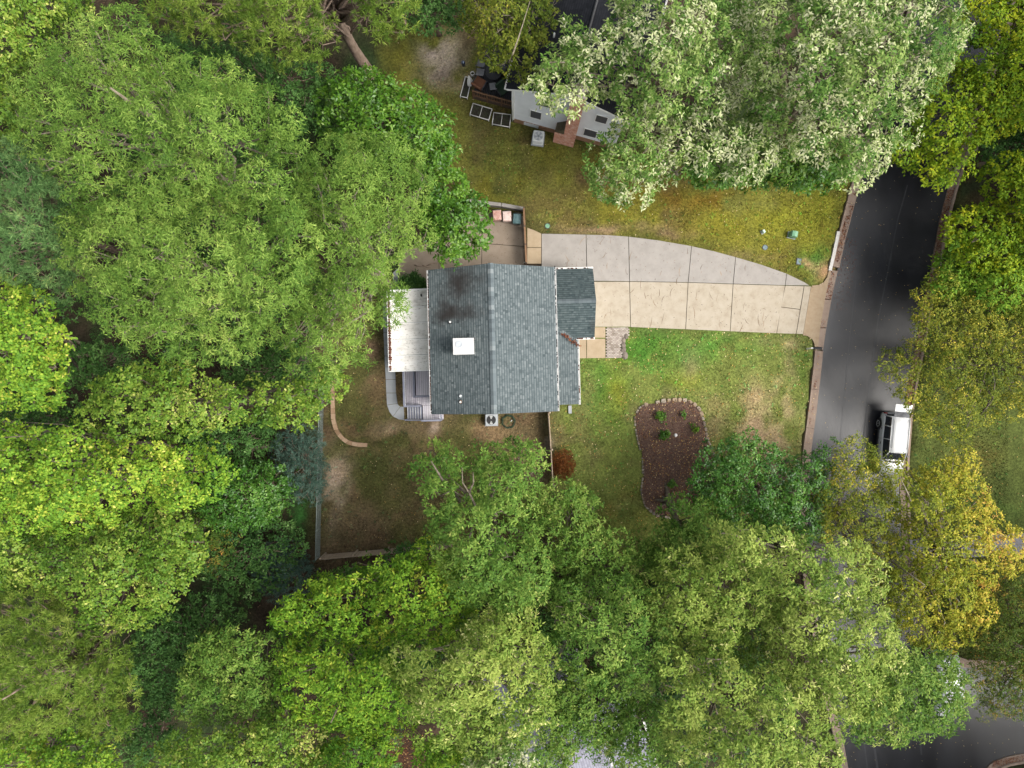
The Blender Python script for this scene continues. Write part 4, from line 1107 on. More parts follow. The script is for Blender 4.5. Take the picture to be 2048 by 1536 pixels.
# --- house to the south, its grey roof seen in gaps of the foliage
SO = P(1135, 1560, 5); SR = math.radians(17)
sh_ = empty('house', (SO.x, SO.y, 0), SR, 'house with pale grey shingles and white gutters hidden under trees at the bottom edge', 'house')
mb = MB(); mb.prism([(-3.0, -6), (2.6, -6), (2.6, 8), (-3.0, 8)], -0.2, 4.2); mb.build('wall', M['cream_siding'], sh_)
for sgn in (-1, 1):
    xe = -0.2 + sgn * 3.4
    dk = MB(); slope_slab(dk, [(xe, -6.3, 4.3), (xe, 8.3, 4.3), (-0.2, 8.3, 6.0), (-0.2, -6.3, 6.0)], 0.12); rf = dk.build('roof_plane', M['grey_roof'], sh_)
    s2 = MB(); up = Vector((-0.2 - xe, 0, 1.7)); shingles(s2, (xe, -6.3, 4.302), (0, 1, 0), up, 14.6, up.length - 0.02, expo=0.2, tab=0.4, seed=81 + sgn)
    tag(s2.build('shingle_courses', M['grey_roof'], rf), kind='stuff')
    gutter(sh_, (xe, -6.3, 4.28), (xe, 8.3, 4.28), (sgn, 0, 0), w=0.14, debris=0.3, seed=91 + sgn)
mb = MB(); mb.prism([(3.7, -6), (6.0, -6), (6.0, 3.2), (3.7, 3.2)], -0.2, 2.6); mb.build('carport_wall', M['cream_siding'], sh_)
dk = MB(); slope_slab(dk, [(3.4, -6.2, 3.1), (6.3, -6.2, 2.7), (6.3, 3.5, 2.7), (3.4, 3.5, 3.1)], 0.12); rf = dk.build('carport_roof', M['grey_roof'], sh_)
gutter(sh_, (6.3, -6.2, 2.68), (6.3, 3.5, 2.68), (1, 0, 0), w=0.14, debris=0.3, seed=95)
# ------------------------------------------------------------------ fences and edgings
def plank_fence(name, a, b, label, h=1.75, mt='weathered_wood', pw=0.14, post_every=2.4, side=1):
    a, b = Vector((a[0], a[1], 0)), Vector((b[0], b[1], 0)); d = b - a; L = d.length; rz = math.atan2(d.y, d.x)
    o = empty(name, a, rz, label, 'fence')
    base = None; x = 0.0
    while x < L - 0.02:
        if base is None:
            mb = MB(); w = pw - 0.008
            mb.add([(0, -0.011, 0), (w, -0.011, 0), (w, 0.011, 0), (0, 0.011, 0), (0, -0.011, h - 0.03), (w, -0.011, h - 0.03), (w, 0.011, h - 0.03), (0, 0.011, h - 0.03), (w / 2, -0.011, h), (w / 2, 0.011, h)],
                   [(3, 2, 1, 0), (0, 1, 5, 8, 4), (2, 3, 7, 9, 6), (1, 2, 6, 5), (3, 0, 4, 7), (4, 8, 9, 7), (8, 5, 6, 9)], 0.5)
            base = [mb.mesh('plank', M[mt])]
            for t in (0.15, 0.85):
                m2 = MB(); m2.v, m2.f, m2.t, m2.sm = mb.v, mb.f, [t] * len(mb.f), mb.sm; base.append(m2.mesh('plank', M[mt]))
        link('plank', random.choice(base), o, (x, random.uniform(-0.006, 0.006), random.uniform(-0.03, 0.02)))
        x += pw
    for z in (0.35, h * 0.52, h - 0.25):
        mb = MB(); mb.box((L / 2, side * 0.04, z), (L, 0.045, 0.09), tint=0.4); mb.build('rail', M[mt], o)
    n = max(1, int(round(L / post_every)))
    for k in range(n + 1):
        mb = MB(); mb.box((L * k / n, side * 0.11, h / 2 + 0.02), (0.10, 0.10, h + 0.08), tint=0.7); mb.build('post', M[mt], o)
    return o
f0, f1, f2 = P(652, 1109), P(770, 1094), P(905, 1086)
plank_fence('wooden_fence', f0, f2, 'weathered plank fence with posts along the bottom of the brown back yard', side=1)
plank_fence('wooden_fence', P(1104, 968), P(1095, 824), 'thin weathered wooden fence running down beside the reddish brown shrub', side=-1, h=1.5)

# dark gate fence across the drive
gf_ = empty('gate_fence', P(1052, 532), math.atan2(P(1047, 424).y - P(1052, 532).y, P(1047, 424).x - P(1052, 532).x), 'narrow dark wooden gate fence across the drive beside the trash carts', 'gate')
L = (P(1047, 424) - P(1052, 532)).length
for z in (0.25, 0.75, 1.25):
    mb = MB(); mb.box((L / 2, 0, z), (L, 0.05, 0.09)); mb.build('rail', M['gate_wood'], gf_)
mb = MB(); mb.box((L / 2, 0, 1.42), (L, 0.13, 0.04), tint=0.9); mb.build('cap_rail', M['brown_wood'], gf_)
x = 0.05
while x < L:
    mb = MB(); mb.box((x, 0.035, 0.74), (0.09, 0.02, 1.36), tint=random.random()); mb.build('picket', M['gate_wood'], gf_); x += 0.125
for k in range(4):
    mb = MB(); mb.box((L * k / 3, 0, 0.76), (0.11, 0.11, 1.55)); mb.build('post', M['gate_wood'], gf_)
mb = MB(); mb.tube([(0.1, 0.12, 1.0), (0.1, 0.16, 1.2)], 0.03, 6); mb.build('latch', M['light_metal'], gf_)

# chain-link fence
ca, cb_ = P(648, 772), P(640, 1112)
d = cb_ - ca; L = d.length
cl = empty('chain_link_fence', ca, math.atan2(d.y, d.x), 'green-grey chain link fence along the left side of the brown back yard', 'fence')
hf = 1.35
for k in range(7):
    mb = MB(); mb.tube([(L * k / 6, 0, 0), (L * k / 6, 0, hf + 0.06)], 0.03, 8); mb.build('post', M['galvanised'], cl)
mb = MB(); mb.tube([(0, 0, hf), (L, 0, hf)], 0.022, 6); mb.build('top_rail', M['galvanised'], cl)
mb = MB(); x = -hf
while x < L:
    for s in (1, -1):
        a0, a1 = max(0, x), min(L, x + hf)
        za, zb = (a0 - x), (a1 - x)
        if s < 0: za, zb = hf - za, hf - zb
        if a1 - a0 > 0.05: mb.tube([(a0, 0.004 * s, za), (a1, 0.004 * s, zb)], 0.0055, 3, cap=False)
    x += 0.085
tag(mb.build('wire_mesh', M['galvanised'], cl), kind='stuff')

# curved block edging in the yard
ed = empty('block_edging', P(672, 850), 0, 'curved low edging of tan blocks in the brown back yard', 'edging')
pts = P2([(662, 762), (666, 785), (666, 812), (667, 838), (672, 858), (682, 874), (697, 885), (716, 889), (735, 890)])
run = resample([Vector(p) for p in pts], 0.42)
for i in range(len(run) - 1):
    dd = run[i + 1] - run[i]
    if dd.length < 0.15: continue
    mb = MB(); mb.box((0, 0, 0.06), (dd.length - 0.015, 0.30 * random.uniform(0.92, 1.06), 0.24 + random.uniform(-.02, .02)), tint=random.random())
    o = mb.build('block', M['edging_block'], ed); c = (run[i] + run[i + 1]) / 2
    o.location = (c.x - ed.location.x, c.y - ed.location.y, 0); o.rotation_euler = (0, 0, math.atan2(dd.y, dd.x))
# low wall behind the carts
rw = empty('low_wall', P(1010, 415), 0, 'low pale concrete wall behind the three trash carts', 'wall')
for a, b2 in (((940, 406), (1003, 413)), ((1003.5, 413), (1047, 421))):
    a, b2 = P(*a, 0), P(*b2, 0); dd = b2 - a
    mb = MB(); mb.box(((a + b2) / 2 + Vector((0, 0, 0.3))), (dd.length - 0.03, 0.26, 0.6), rz=math.atan2(dd.y, dd.x)); mb.build('wall_section', M['grey_concrete'], rw, world=True)

# ------------------------------------------------------------------ carts, condensers, boxes
def cart(px, py, rz, mt, label):
    o = empty('trash_cart', P(px, py), rz, label, 'trash cart', 'carts by the gate')
    mb = MB()
    lo = [(-0.24, -0.28), (0.24, -0.28), (0.24, 0.24), (-0.24, 0.24)]; hi = [(-0.30, -0.36), (0.30, -0.36), (0.30, 0.34), (-0.30, 0.34)]
    mb.loft([[(x, y, 0.06) for x, y in lo], [(x, y, 0.95) for x, y in hi]], smooth=False); mb.build('body', M[mt], o)
    mb = MB(); l1 = [(-0.32, -0.38), (0.32, -0.38), (0.32, 0.37), (-0.32, 0.37)]
    mb.loft([[(x, y, 0.95) for x, y in l1], [(x, y, 0.99) for x, y in l1], [(x * 0.85, y * 0.85, 1.05) for x, y in l1]], smooth=False); lid = mb.build('lid', M[mt], o)
    mb = MB(); mb.box((0, -0.05, 1.065), (0.30, 0.36, 0.03)); mb.build('lid_panel', M[mt], lid)
    mb = MB(); mb.tube([(-0.25, 0.42, 0.98), (0.25, 0.42, 0.98)], 0.025, 6); mb.build('handle', M['black_plastic'], o)
    for s in (-1, 1):
        mb = MB(); mb.disc((s * 0.25 - 0.03, 0.28, 0.13), 0.13, 0.06, 14, axis='X'); mb.build('wheel', M['tyre'], o)
cart(994.5, 436, math.radians(4), 'pink_bin', 'leftmost trash cart with a stained reddish pink lid')
cart(1014, 438, math.radians(2), 'pale_bin', 'middle trash cart with a pale pink lid')
cart(1034, 443, math.radians(-4), 'teal_bin', 'dark teal trash cart nearest the gate fence')

def condenser(loc, rz, label, body, fan_dark, s=0.78, h=0.8):
    o = empty('air_conditioner', loc, rz, label, 'air conditioner')
    mb = MB(); mb.box((0, 0, 0.03), (s + 0.15, s + 0.15, 0.10)); mb.build('pad', M['pale_concrete'], o)
    r = 0.10; n = 4; ol = []
    for cx, cy, a0 in ((1, 1, 0), (-1, 1, 90), (-1, -1, 180), (1, -1, 270)):
        for k in range(n + 1):
            a = math.radians(a0 + 90 * k / n); ol.append((cx * (s / 2 - r) + r * math.cos(a), cy * (s / 2 - r) + r * math.sin(a)))
    mb = MB(); mb.loft([[(x, y, 0.08) for x, y in ol], [(x, y, h) for x, y in ol]], smooth=False); mb.build('casing', M[body], o)
    for k in range(6):
        z = 0.16 + k * (h - 0.26) / 5
        mb = MB(); mb.loft([[(x * 1.012, y * 1.012, z) for x, y in ol], [(x * 1.03, y * 1.03, z + 0.03) for x, y in ol]], smooth=False); mb.build('louvre', M[body], o)
    mb = MB(); mb.loft([[(x * 1.02, y * 1.02, h + 0.002) for x, y in ol], [(x * 0.98, y * 0.98, h + 0.05) for x, y in ol]], smooth=False); mb.build('top_rim', M[body], o)
    mb = MB(); mb.disc((0, 0, h + 0.052), s * 0.41, 0.004, 28); mb.build('fan_well', M['black_plastic' if fan_dark else 'grey_metal'], o)
    mb = MB()
    for k in range(2 if fan_dark else 5):
        n_ = 2 if fan_dark else 5; a0 = math.radians(90 + 360 * k / n_); w = 0.42 if fan_dark else 0.30
        mb.add([(0.05 * math.cos(a0 - w), 0.05 * math.sin(a0 - w), h + 0.06), (s * 0.38 * math.cos(a0 - w), s * 0.38 * math.sin(a0 - w), h + 0.058), (s * 0.39 * math.cos(a0), s * 0.39 * math.sin(a0), h + 0.064), (s * 0.38 * math.cos(a0 + w), s * 0.38 * math.sin(a0 + w), h + 0.07), (0.05 * math.cos(a0 + w), 0.05 * math.sin(a0 + w), h + 0.066)], [(0, 1, 2, 3, 4)])
    mb.build('fan', M['light_metal'], o)
    mb = MB(); mb.disc((0, 0, h + 0.065), 0.075, 0.03, 14); mb.build('motor_hub', M['black_plastic'], o)
    g_ = MB()
    for k in range(5): 
        rr = s * (0.10 + 0.075 * k); g_.ring((0, 0, h + 0.085), rr - 0.005, rr + 0.005, 0.008, 22)
    for k in range(8):
        a = math.pi * k / 8; g_.box((0, 0, h + 0.096), (s * 0.82, 0.009, 0.007), rz=a)
    tag(g_.build('guard_wires', M['dark_metal' if fan_dark else 'grey_metal'], o), kind='stuff')
condenser(P(983, 839, 0), 0.02, 'grey air conditioner with a two-bladed dark fan below the grey-green roof', 'grey_metal', True, 0.86, 0.7)
condenser(P(1076, 280, 0), math.radians(-8), 'white air conditioner with a round fan beside the brick chimney', 'light_metal', False, 0.82, 0.85)

ho = empty('hose_coil', P(1017, 843), 0, 'dark coiled garden hose on the grass beside the grey air conditioner', 'hose')
mb = MB(); pts = []
for k in range(140):
    a = k * 0.24; r = 0.52 - 0.10 * ((k // 26) % 3) * 0.5 + 0.03 * math.sin(k * 1.7); pts.append((r * math.cos(a), r * math.sin(a), 0.03 + 0.022 * (k // 26)))
mb.tube(pts, 0.016, 5); mb.build('hose', M['green_fabric'], ho)
mb = MB(); mb.tube([(0.18, 0.0, 0.04), (0.26, 0.12, 0.06)], 0.03, 6); mb.build('nozzle', M['light_metal'], ho)

def pedestal(px, py, size, h, mt, label, rz=0.0, cat='utility box'):
    o = empty('utility_pedestal', P(px, py), rz, label, cat)
    mb = MB(); w, d_ = size
    pr = [(-w / 2, 0), (-w / 2, h * 0.72), (-w * 0.36, h * 0.93), (0, h), (w * 0.36, h * 0.93), (w / 2, h * 0.72), (w / 2, 0)]
    mb.loft([[(x, -d_ / 2, z) for x, z in pr], [(x, d_ / 2, z) for x, z in pr]], smooth=False); mb.build('housing', M[mt], o)
    mb = MB(); mb.box((0, 0, 0.02), (w + 0.1, d_ + 0.1, 0.05)); mb.build('base', M['pale_concrete'], o)
    mb = MB(); mb.box((0, -d_ / 2 - 0.012, h * 0.4), (w * 0.7, 0.02, h * 0.55)); mb.build('access_door', M[mt], o)
pedestal(1583, 471, (0.55, 0.42), 0.75, 'utility_green', 'larger green utility box on the yellowish lawn by the street', math.radians(-12))
pedestal(1525, 464, (0.20, 0.2), 0.4, 'utility_pale', 'small pale green utility stub left of the green box on the lawn', math.radians(30))
def ground_lid(px, py, shape, mt, label):
    o = empty('utility_cover', P(px, py, 0), math.radians(-8), label, 'utility cover')
    mb = MB()
    if shape == 'round': mb.disc((0, 0, -0.05), 0.17, 0.085, 18)
    else: mb.box((0, 0, 0), (0.28, 0.40, 0.08))
    mb.build('lid', M[mt], o)
    mb = MB()
    if shape == 'round': mb.ring((0, 0, -0.05), 0.172, 0.22, 0.075, 18)
    else:
        for x, y, sx, sy in ((-0.165, 0, 0.05, 0.5), (0.165, 0, 0.05, 0.5), (0, 0.225, 0.28, 0.05), (0, -0.225, 0.28, 0.05)): mb.box((x, y, -0.005), (sx, sy, 0.08))
    mb.build('collar', M['dark_metal'], o)
ground_lid(1530, 495, 'round', 'lid_blue', 'round blue-grey utility cover in the lawn below the small stub')
ground_lid(1597.5, 523, 'rect', 'lid_blue', 'rectangular teal meter cover in the lawn near the street corner')
ground_lid(1095, 452, 'round', 'utility_green', 'small round green cover in the lawn just above the grey driveway slab')

mx_ = empty('mailbox', P(1613.5, 697.5), math.radians(-2), 'black mailbox on a white post at the kerb', 'mailbox')
mb = MB(); mb.box((0, 0, 0.52), (0.10, 0.10, 1.12)); mb.build('post', M['white_paint'], mx_)
mb = MB(); mb.box((0.17, 0, 1.03), (0.50, 0.09, 0.08)); mb.build('arm', M['white_paint'], mx_)
pr = [(-0.10, 0), (0.10, 0), (0.10, 0.14), (0.07, 0.21), (0, 0.24), (-0.07, 0.21), (-0.10, 0.14)]
mb = MB(); mb.loft([[(0.10, y, 1.075 + z) for y, z in pr], [(0.62, y, 1.075 + z) for y, z in pr]], smooth=False); bxo = mb.build('box', M['black_plastic'], mx_)
mb = MB(); mb.loft([[(0.622, y * 1.05, 1.07 + z * 1.03) for y, z in pr], [(0.65, y * 1.05, 1.07 + z * 1.03) for y, z in pr]], smooth=False); mb.build('door', M['dark_metal'], bxo)
mb = MB(); mb.box((0.30, 0.115, 1.27), (0.03, 0.012, 0.14)); mb.build('flag', M['lamp_red'], bxo)

# ------------------------------------------------------------------ neighbour's yard things
def pipe_frame(poly, label, mid=True, h=0.30, zb=0.02):
    c = P(sum(p[0] for p in poly) / 4, sum(p[1] for p in poly) / 4)
    o = empty('garden_frame', c, 0, label, 'garden frame', 'white pipe garden frames')
    w = [P(a, b2, h) for a, b2 in poly]
    for i in range(4):
        mb = MB(); mb.tube([tuple(w[i]), tuple(w[(i + 1) % 4])], 0.034, 6); mb.build('pipe', M['planter_white'], o, world=True)
        mb = MB(); mb.tube([(w[i].x, w[i].y, 0), tuple(w[i])], 0.032, 6); mb.build('leg', M['planter_white'], o, world=True)
    if mid:
        a, b2 = (w[0] + w[1]) / 2, (w[2] + w[3]) / 2
        mb = MB(); mb.tube([tuple(a), tuple(b2)], 0.024, 6); mb.build('cross_pipe', M['planter_white'], o, world=True)
    mb = MB(); mb.prism([(p.x, p.y) for p in w], -0.05, 0.14); mb.build('soil_bed', M['soil'], o, world=True)
    nt_ = MB(); a, b2, c2, d2 = w
    for k in range(1, 12):
        t = k / 12; nt_.tube([tuple(a.lerp(b2, t)), tuple(d2.lerp(c2, t))], 0.006, 3, cap=False)
    for k in range(1, 8):
        t = k / 8; nt_.tube([tuple(a.lerp(d2, t)), tuple(b2.lerp(c2, t))], 0.006, 3, cap=False)
    tag(nt_.build('netting', M['dark_metal'], o, world=True), kind='stuff')
pipe_frame([(920.5, 192.5), (931, 153), (943, 157), (934.5, 195.5)], 'narrow white pipe garden frame at the corner of the dark deck', False)
pipe_frame([(946, 206.5), (984, 218), (977.5, 240), (940, 229)], 'tilted white pipe garden frame left of the squarer frame')
pipe_frame([(987.5, 225), (1022, 229.5), (1019, 254), (984.5, 248)], 'squarer white pipe garden frame nearest the corner of the white house')

gb = empty('gazing_ball', P(927, 130), 0, 'shiny dark blue globe on the bare soil by the deck', 'garden globe')
mb = MB(); loops = []
for j in range(1, 12):
    th = math.pi * j / 12; loops.append([(0.17 * math.sin(th) * math.cos(k * math.pi / 8), 0.17 * math.sin(th) * math.sin(k * math.pi / 8), 0.42 - 0.17 * math.cos(th)) for k in range(16)])
mb.loft(loops); mb.build('globe', M['blue_ball'], gb)
mb = MB(); mb.disc((0, 0, 0), 0.14, 0.27, 12, 0.08); mb.build('stand', M['dark_metal'], gb)

def planter(px, py, z, label, r=0.165):
    o = empty('planter', P(px, py, z), 0, label, 'planter')
    mb = MB(); mb.ring((0, 0, 0), r * 0.72, r, 0.36, 22); mb.build('pot', M['planter_white'], o)
    mb = MB(); mb.disc((0, 0, 0.02), r * 0.715, 0.24, 18); mb.build('soil', M['soil'], o)
planter(945.5, 150.5, 0.0, 'round white rimmed pot on the ground beside the deck'); planter(1006, 135, 0.485, 'round pale rimmed pot on the dark deck under the leaves', 0.13)

def sling_chair(px, py, rz, mt, label, w=0.62):
    o = empty('patio_chair', P(px, py, 0.485), rz, label, 'chair', 'chairs on the dark deck')
    mb = MB(); mb.box((0, 0.02, 0.40), (w - 0.08, 0.52, 0.035), rx=math.radians(4)); mb.build('seat', M[mt], o)
    mb = MB(); mb.box((0, 0.39, 0.74), (w - 0.08, 0.035, 0.70), rx=math.radians(-24)); mb.build('backrest', M[mt], o)
    for s in (-1, 1):
        mb = MB(); mb.tube([(s * w / 2, -0.26, 0), (s * w / 2, -0.24, 0.60), (s * w / 2, 0.32, 0.62), (s * w / 2, 0.52, 1.05)], 0.018, 6); mb.build('arm_frame', M['dark_metal'], o)
        mb = MB(); mb.tube([(s * w / 2, 0.34, 0), (s * w / 2, 0.24, 0.6)], 0.018, 6); mb.build('rear_leg', M['dark_metal'], o)
    return o
sling_chair(963, 131, math.radians(165), 'grey_mesh', 'dark grey sling chair at the top of the dark deck', 0.66)
sling_chair(961, 148, math.radians(172), 'pale_mesh', 'blue-grey sling chair just below the topmost deck chair', 0.66)
sling_chair(986, 176, math.radians(-172), 'pale_mesh', 'pale grey sling chair by the railing next to the green cushioned chair', 0.56)
def arm_chair(px, py, rz, mt, label, s=0.75):
    o = empty('lounge_chair', P(px, py, 0.485), rz, label, 'chair', 'chairs on the dark deck')
    mb = MB(); mb.box((0, 0, 0.36), (s, s, 0.14)); mb.build('seat', M[mt], o)
    mb = MB(); mb.box((0, s * 0.46, 0.62), (s, 0.13, 0.62), rx=math.radians(-14)); mb.build('backrest', M[mt], o)
    for k in (-1, 1):
        mb = MB(); mb.box((k * (s / 2 + 0.04), 0, 0.56), (0.07, s * 0.95, 0.05)); mb.build('armrest', M['dark_metal'], o)
        for y in (-1, 1):
            mb = MB(); mb.box((k * (s / 2 + 0.04), y * s * 0.42, 0.27), (0.05, 0.05, 0.54)); mb.build('leg', M['dark_metal'], o)
arm_chair(959, 171, math.radians(148), 'brown_fabric', 'stained brown lounge chair at the railing corner of the dark deck', 0.82)
arm_chair(1005, 183, math.radians(38), 'green_fabric', 'dark green cushioned chair against the white house corner', 0.72)
tb = empty('patio_table', P(988, 151, 0.485), NR, 'black patio table in the middle of the dark deck', 'table')
mb = MB(); mb.disc((0, 0, 0.68), 0.62, 0.035, 28); mb.build('table_top', M['black_plastic'], tb)
mb = MB(); mb.tube([(0, 0, 0), (0, 0, 0.68)], 0.05, 8); mb.build('pedestal', M['dark_metal'], tb)
mb = MB(); mb.disc((0, 0, 0), 0.3, 0.04, 18); mb.build('base', M['dark_metal'], tb)
gr = empty('grill', P(1003, 147, 0.485), NR, 'black covered grill beside the wall on the dark deck', 'grill')
mb = MB(); mb.box((0, 0, 0.42), (0.95, 0.5, 0.8)); mb.build('cabinet', M['black_plastic'], gr)
mb = MB(); pr = [(-0.25, 0.82), (-0.22, 1.02), (0, 1.10), (0.22, 1.02), (0.25, 0.82)]
mb.loft([[(-0.36, y, z) for y, z in pr], [(0.36, y, z) for y, z in pr]], smooth=False); mb.build('hood', M['dark_metal'], gr)
for s in (-1, 1):
    mb = MB(); mb.box((s * 0.62, 0, 0.84), (0.26, 0.44, 0.03)); mb.build('side_shelf', M['dark_metal'], gr)
ws = empty('folded_umbrella', P(940, 165, 0.35), math.radians(10), 'white teardrop shaped folded umbrella leaning at the deck corner', 'umbrella')
mb = MB(); loops = []
for t, r in ((0, 0.02), (0.12, 0.10), (0.35, 0.20), (0.55, 0.23), (0.66, 0.2), (0.70, 0.12)):
    loops.append([(r * math.cos(k * math.pi / 5), -t + 0.36, 0.10 + 0.5 * (0.7 - t) + 0.4 * r * math.sin(k * math.pi / 5)) for k in range(10)])
mb.loft(loops); mb.build('canopy', M['planter_white'], ws)
mb = MB(); mb.tube([(0, 0.36, 0.46), (0, 0.45, 0.52)], 0.02, 6); mb.tube([(0, -0.34, 0.10), (0, -0.5, -0.3)], 0.02, 6); mb.build('pole', M['dark_metal'], ws)

wr = MB(); q = P(1350, 870); wr.blob((0, 0, 0.22), (0.13, 0.15, 0.13), 5, 0.12, 2)
o = wr.build('white_rock', M['white_rock']); o.location = (q.x, q.y, 0); tag(o, 'white rounded rock in the dark mulch bed', 'rock')

# ------------------------------------------------------------------ vehicles
def wheel(parent, x, y, r, w, rimm='rim'):
    s = 1 if x > 0 else -1
    mb = MB()
    lo = []
    for rr, xx in ((r * 0.62, -w / 2), (r * 0.93, -w / 2), (r, -w * 0.36), (r, w * 0.36), (r * 0.93, w / 2), (r * 0.62, w / 2)):
        lo.append([(x + xx, y + rr * math.cos(k * math.pi / 12), r + rr * math.sin(k * math.pi / 12)) for k in range(24)])
    mb.loft(lo); wh = mb.build('wheel', M['tyre'], parent)
    mb = MB(); mb.disc((x + s * (w / 2 - 0.05) - 0.02, y, r), r * 0.60, 0.04, 20, axis='X'); mb.build('rim', M['dark_metal'], wh)
    mb = MB()
    for k in range(6):
        a = k * math.pi / 3
        mb.box((x + s * (w / 2 - 0.02), y + 0.30 * r * math.cos(a), r + 0.30 * r * math.sin(a)), (0.03, r * 0.60, r * 0.17), rx=a)
    mb.disc((x + s * (w / 2 - 0.012) - 0.012, y, r), r * 0.16, 0.03, 12, axis='X')
    mb.ring((0, 0, 0), 0, 0, 0, 3) if False else None
    ringpts = [(x + s * (w / 2 - 0.015), y + r * 0.57 * math.cos(k * math.pi / 10), r + r * 0.57 * math.sin(k * math.pi / 10)) for k in range(21)]
    mb.tube(ringpts, r * 0.07, 5); mb.build('spokes', M[rimm], wh)

def body_loop(y, w, zt, zb, crown=0.03):
    return [(-w * 0.80, y, zb), (-w * 0.96, y, zb + 0.06), (-w, y, zb + (zt - zb) * 0.45), (-w * 0.985, y, zt - 0.14), (-w * 0.93, y, zt - 0.03), (-w * 0.80, y, zt + crown * 0.4), (-w * 0.4, y, zt + crown), (0, y, zt + crown * 1.2),
            (w * 0.4, y, zt + crown), (w * 0.80, y, zt + crown * 0.4), (w * 0.93, y, zt - 0.03), (w * 0.985, y, zt - 0.14), (w, y, zt * 0.45 + zb * 0.55), (w * 0.96, y, zb + 0.06), (w * 0.80, y, zb)]

def suv(loc, rz, label):
    o = empty('parked_car', loc, rz, label, 'car')
    st = [(-2.36, 0.62, 0.74, 0.46), (-2.30, 0.78, 0.88, 0.40), (-2.12, 0.88, 0.99, 0.34), (-1.75, 0.93, 1.05, 0.33), (-1.2, 0.94, 1.10, 0.33), (-0.4, 0.95, 1.12, 0.33), (0.8, 0.955, 1.14, 0.33), (1.6, 0.95, 1.16, 0.33), (2.1, 0.92, 1.15, 0.36), (2.28, 0.86, 1.10, 0.42), (2.34, 0.74, 1.0, 0.48)]
    mb = MB(); mb.loft([body_loop(y, w, zt, zb) for y, w, zt, zb in st]); mb.build('body', M['car_white'], o)
    # glass house
    def gl(y, wb, wt, zb, zt): return [(-wb, y, zb), (-(wb * 0.35 + wt * 0.65), y, zb + (zt - zb) * 0.7), (-wt, y, zt), (wt, y, zt), (wb * 0.35 + wt * 0.65, y, zb + (zt - zb) * 0.7), (wb, y, zb)]
    mb = MB(); mb.loft([gl(-1.22, 0.78, 0.74, 1.06, 1.11), gl(-0.58, 0.86, 0.62, 1.06, 1.74), (gl(0.2, 0.88, 0.63, 1.08, 1.78)), gl(1.5, 0.87, 0.63, 1.1, 1.78), gl(2.05, 0.84, 0.61, 1.1, 1.74), gl(2.22, 0.8, 0.7, 1.08, 1.16)], smooth=False); mb.build('window_glass', M['glass'], o)
    mb = MB(); lp = []
    for y, w, z in ((-0.66, 0.54, 1.735), (-0.55, 0.60, 1.77), (0.2, 0.645, 1.80), (1.4, 0.645, 1.80), (1.98, 0.62, 1.775), (2.06, 0.58, 1.75)):
        lp.append([(-w, y, z - 0.035), (-w * 0.97, y, z), (-w * 0.5, y, z + 0.025), (0, y, z + 0.03), (w * 0.5, y, z + 0.025), (w * 0.97, y, z), (w, y, z - 0.035)])
    mb.loft(lp); mb.build('roof', M['car_white'], o)
    for s in (-1, 1):
        mb = MB(); mb.tube([(s * 0.80, -1.20, 1.10), (s * 0.63, -0.58, 1.745)], 0.035, 6); mb.tube([(s * 0.885, 0.35, 1.08), (s * 0.645, 0.30, 1.78)], 0.035, 6); mb.tube([(s * 0.88, 1.35, 1.10), (s * 0.645, 1.25, 1.78)], 0.045, 6); mb.tube([(s * 0.85, 2.08, 1.12), (s * 0.63, 2.0, 1.76)], 0.05, 6)
        mb.tube([(s * 0.66, -0.55, 1.75), (s * 0.675, 0.3, 1.775), (s * 0.675, 1.4, 1.775), (s * 0.65, 2.0, 1.75)], 0.04, 6); mb.build('pillars', M['car_white'], o)
        mb = MB(); mb.tube([(s * 0.56, -0.30, 1.80), (s * 0.565, -0.2, 1.87), (s * 0.565, 1.7, 1.87), (s * 0.555, 1.85, 1.80)], 0.018, 6); mb.build('roof_rail', M['car_trim'], o)
        mb = MB(); mb.box((s * 1.03, -0.86, 1.16), (0.20, 0.11, 0.15)); mb.box((s * 0.92, -0.88, 1.10), (0.12, 0.06, 0.05)); mb.build('mirror', M['car_trim'], o)
        mb = MB(); mb.box((s * 0.66, -2.24, 0.82), (0.34, 0.14, 0.15), rz=-s * 0.35); mb.build('headlight', M['lamp_clear'], o)
        mb = MB(); mb.box((s * 0.80, 2.26, 0.98), (0.16, 0.10, 0.28)); mb.build('tail_light', M['lamp_red'], o)
        for y in (-0.35, 0.75):
            mb = MB(); mb.box((s * 0.965, y + 0.35, 0.93), (0.03, 0.17, 0.035)); mb.build('door_handle', M['car_trim'], o)
        for y in (-0.78, 0.33, 1.28):
            mb = MB(); mb.box((s * 0.952, y, 0.76), (0.012, 0.012, 0.58)); mb.build('door_seam', M['car_trim'], o)
        for y in (-1.48, 1.42):
            mb = MB(); mb.tube([(s * 0.93, y + 0.46 * math.cos(math.pi * k / 10), 0.36 + 0.46 * math.sin(math.pi * k / 10)) for k in range(11)], 0.055, 6); mb.build('wheel_arch', M['car_trim'], o)
            mb = MB(); mb.disc((s * 0.80 - (0.15 if s > 0 else 0.0), y, 0.38), 0.44, 0.15 + 0.005, 20, axis='X'); mb.build('arch_liner', M['tyre'], o)
            wheel(o, s * 0.87, y, 0.38, 0.25)
        mb = MB(); mb.box((s * 0.96, -0.03, 0.36), (0.05, 2.0, 0.08)); mb.build('sill', M['car_trim'], o)
    mb = MB(); mb.box((0, -2.36, 0.50), (1.36, 0.08, 0.20)); mb.build('bumper', M['car_trim'], o)
    mb = MB(); mb.box((0, 2.36, 0.52), (1.5, 0.10, 0.22)); mb.build('bumper', M['car_trim'], o)
    mb = MB(); mb.tube([(-0.74, -1.25, 1.145), (-0.4, -1.36, 1.155), (0, -1.39, 1.16), (0.4, -1.36, 1.155), (0.74, -1.25, 1.145)], 0.045, 6); mb.build('cowl', M['car_trim'], o)
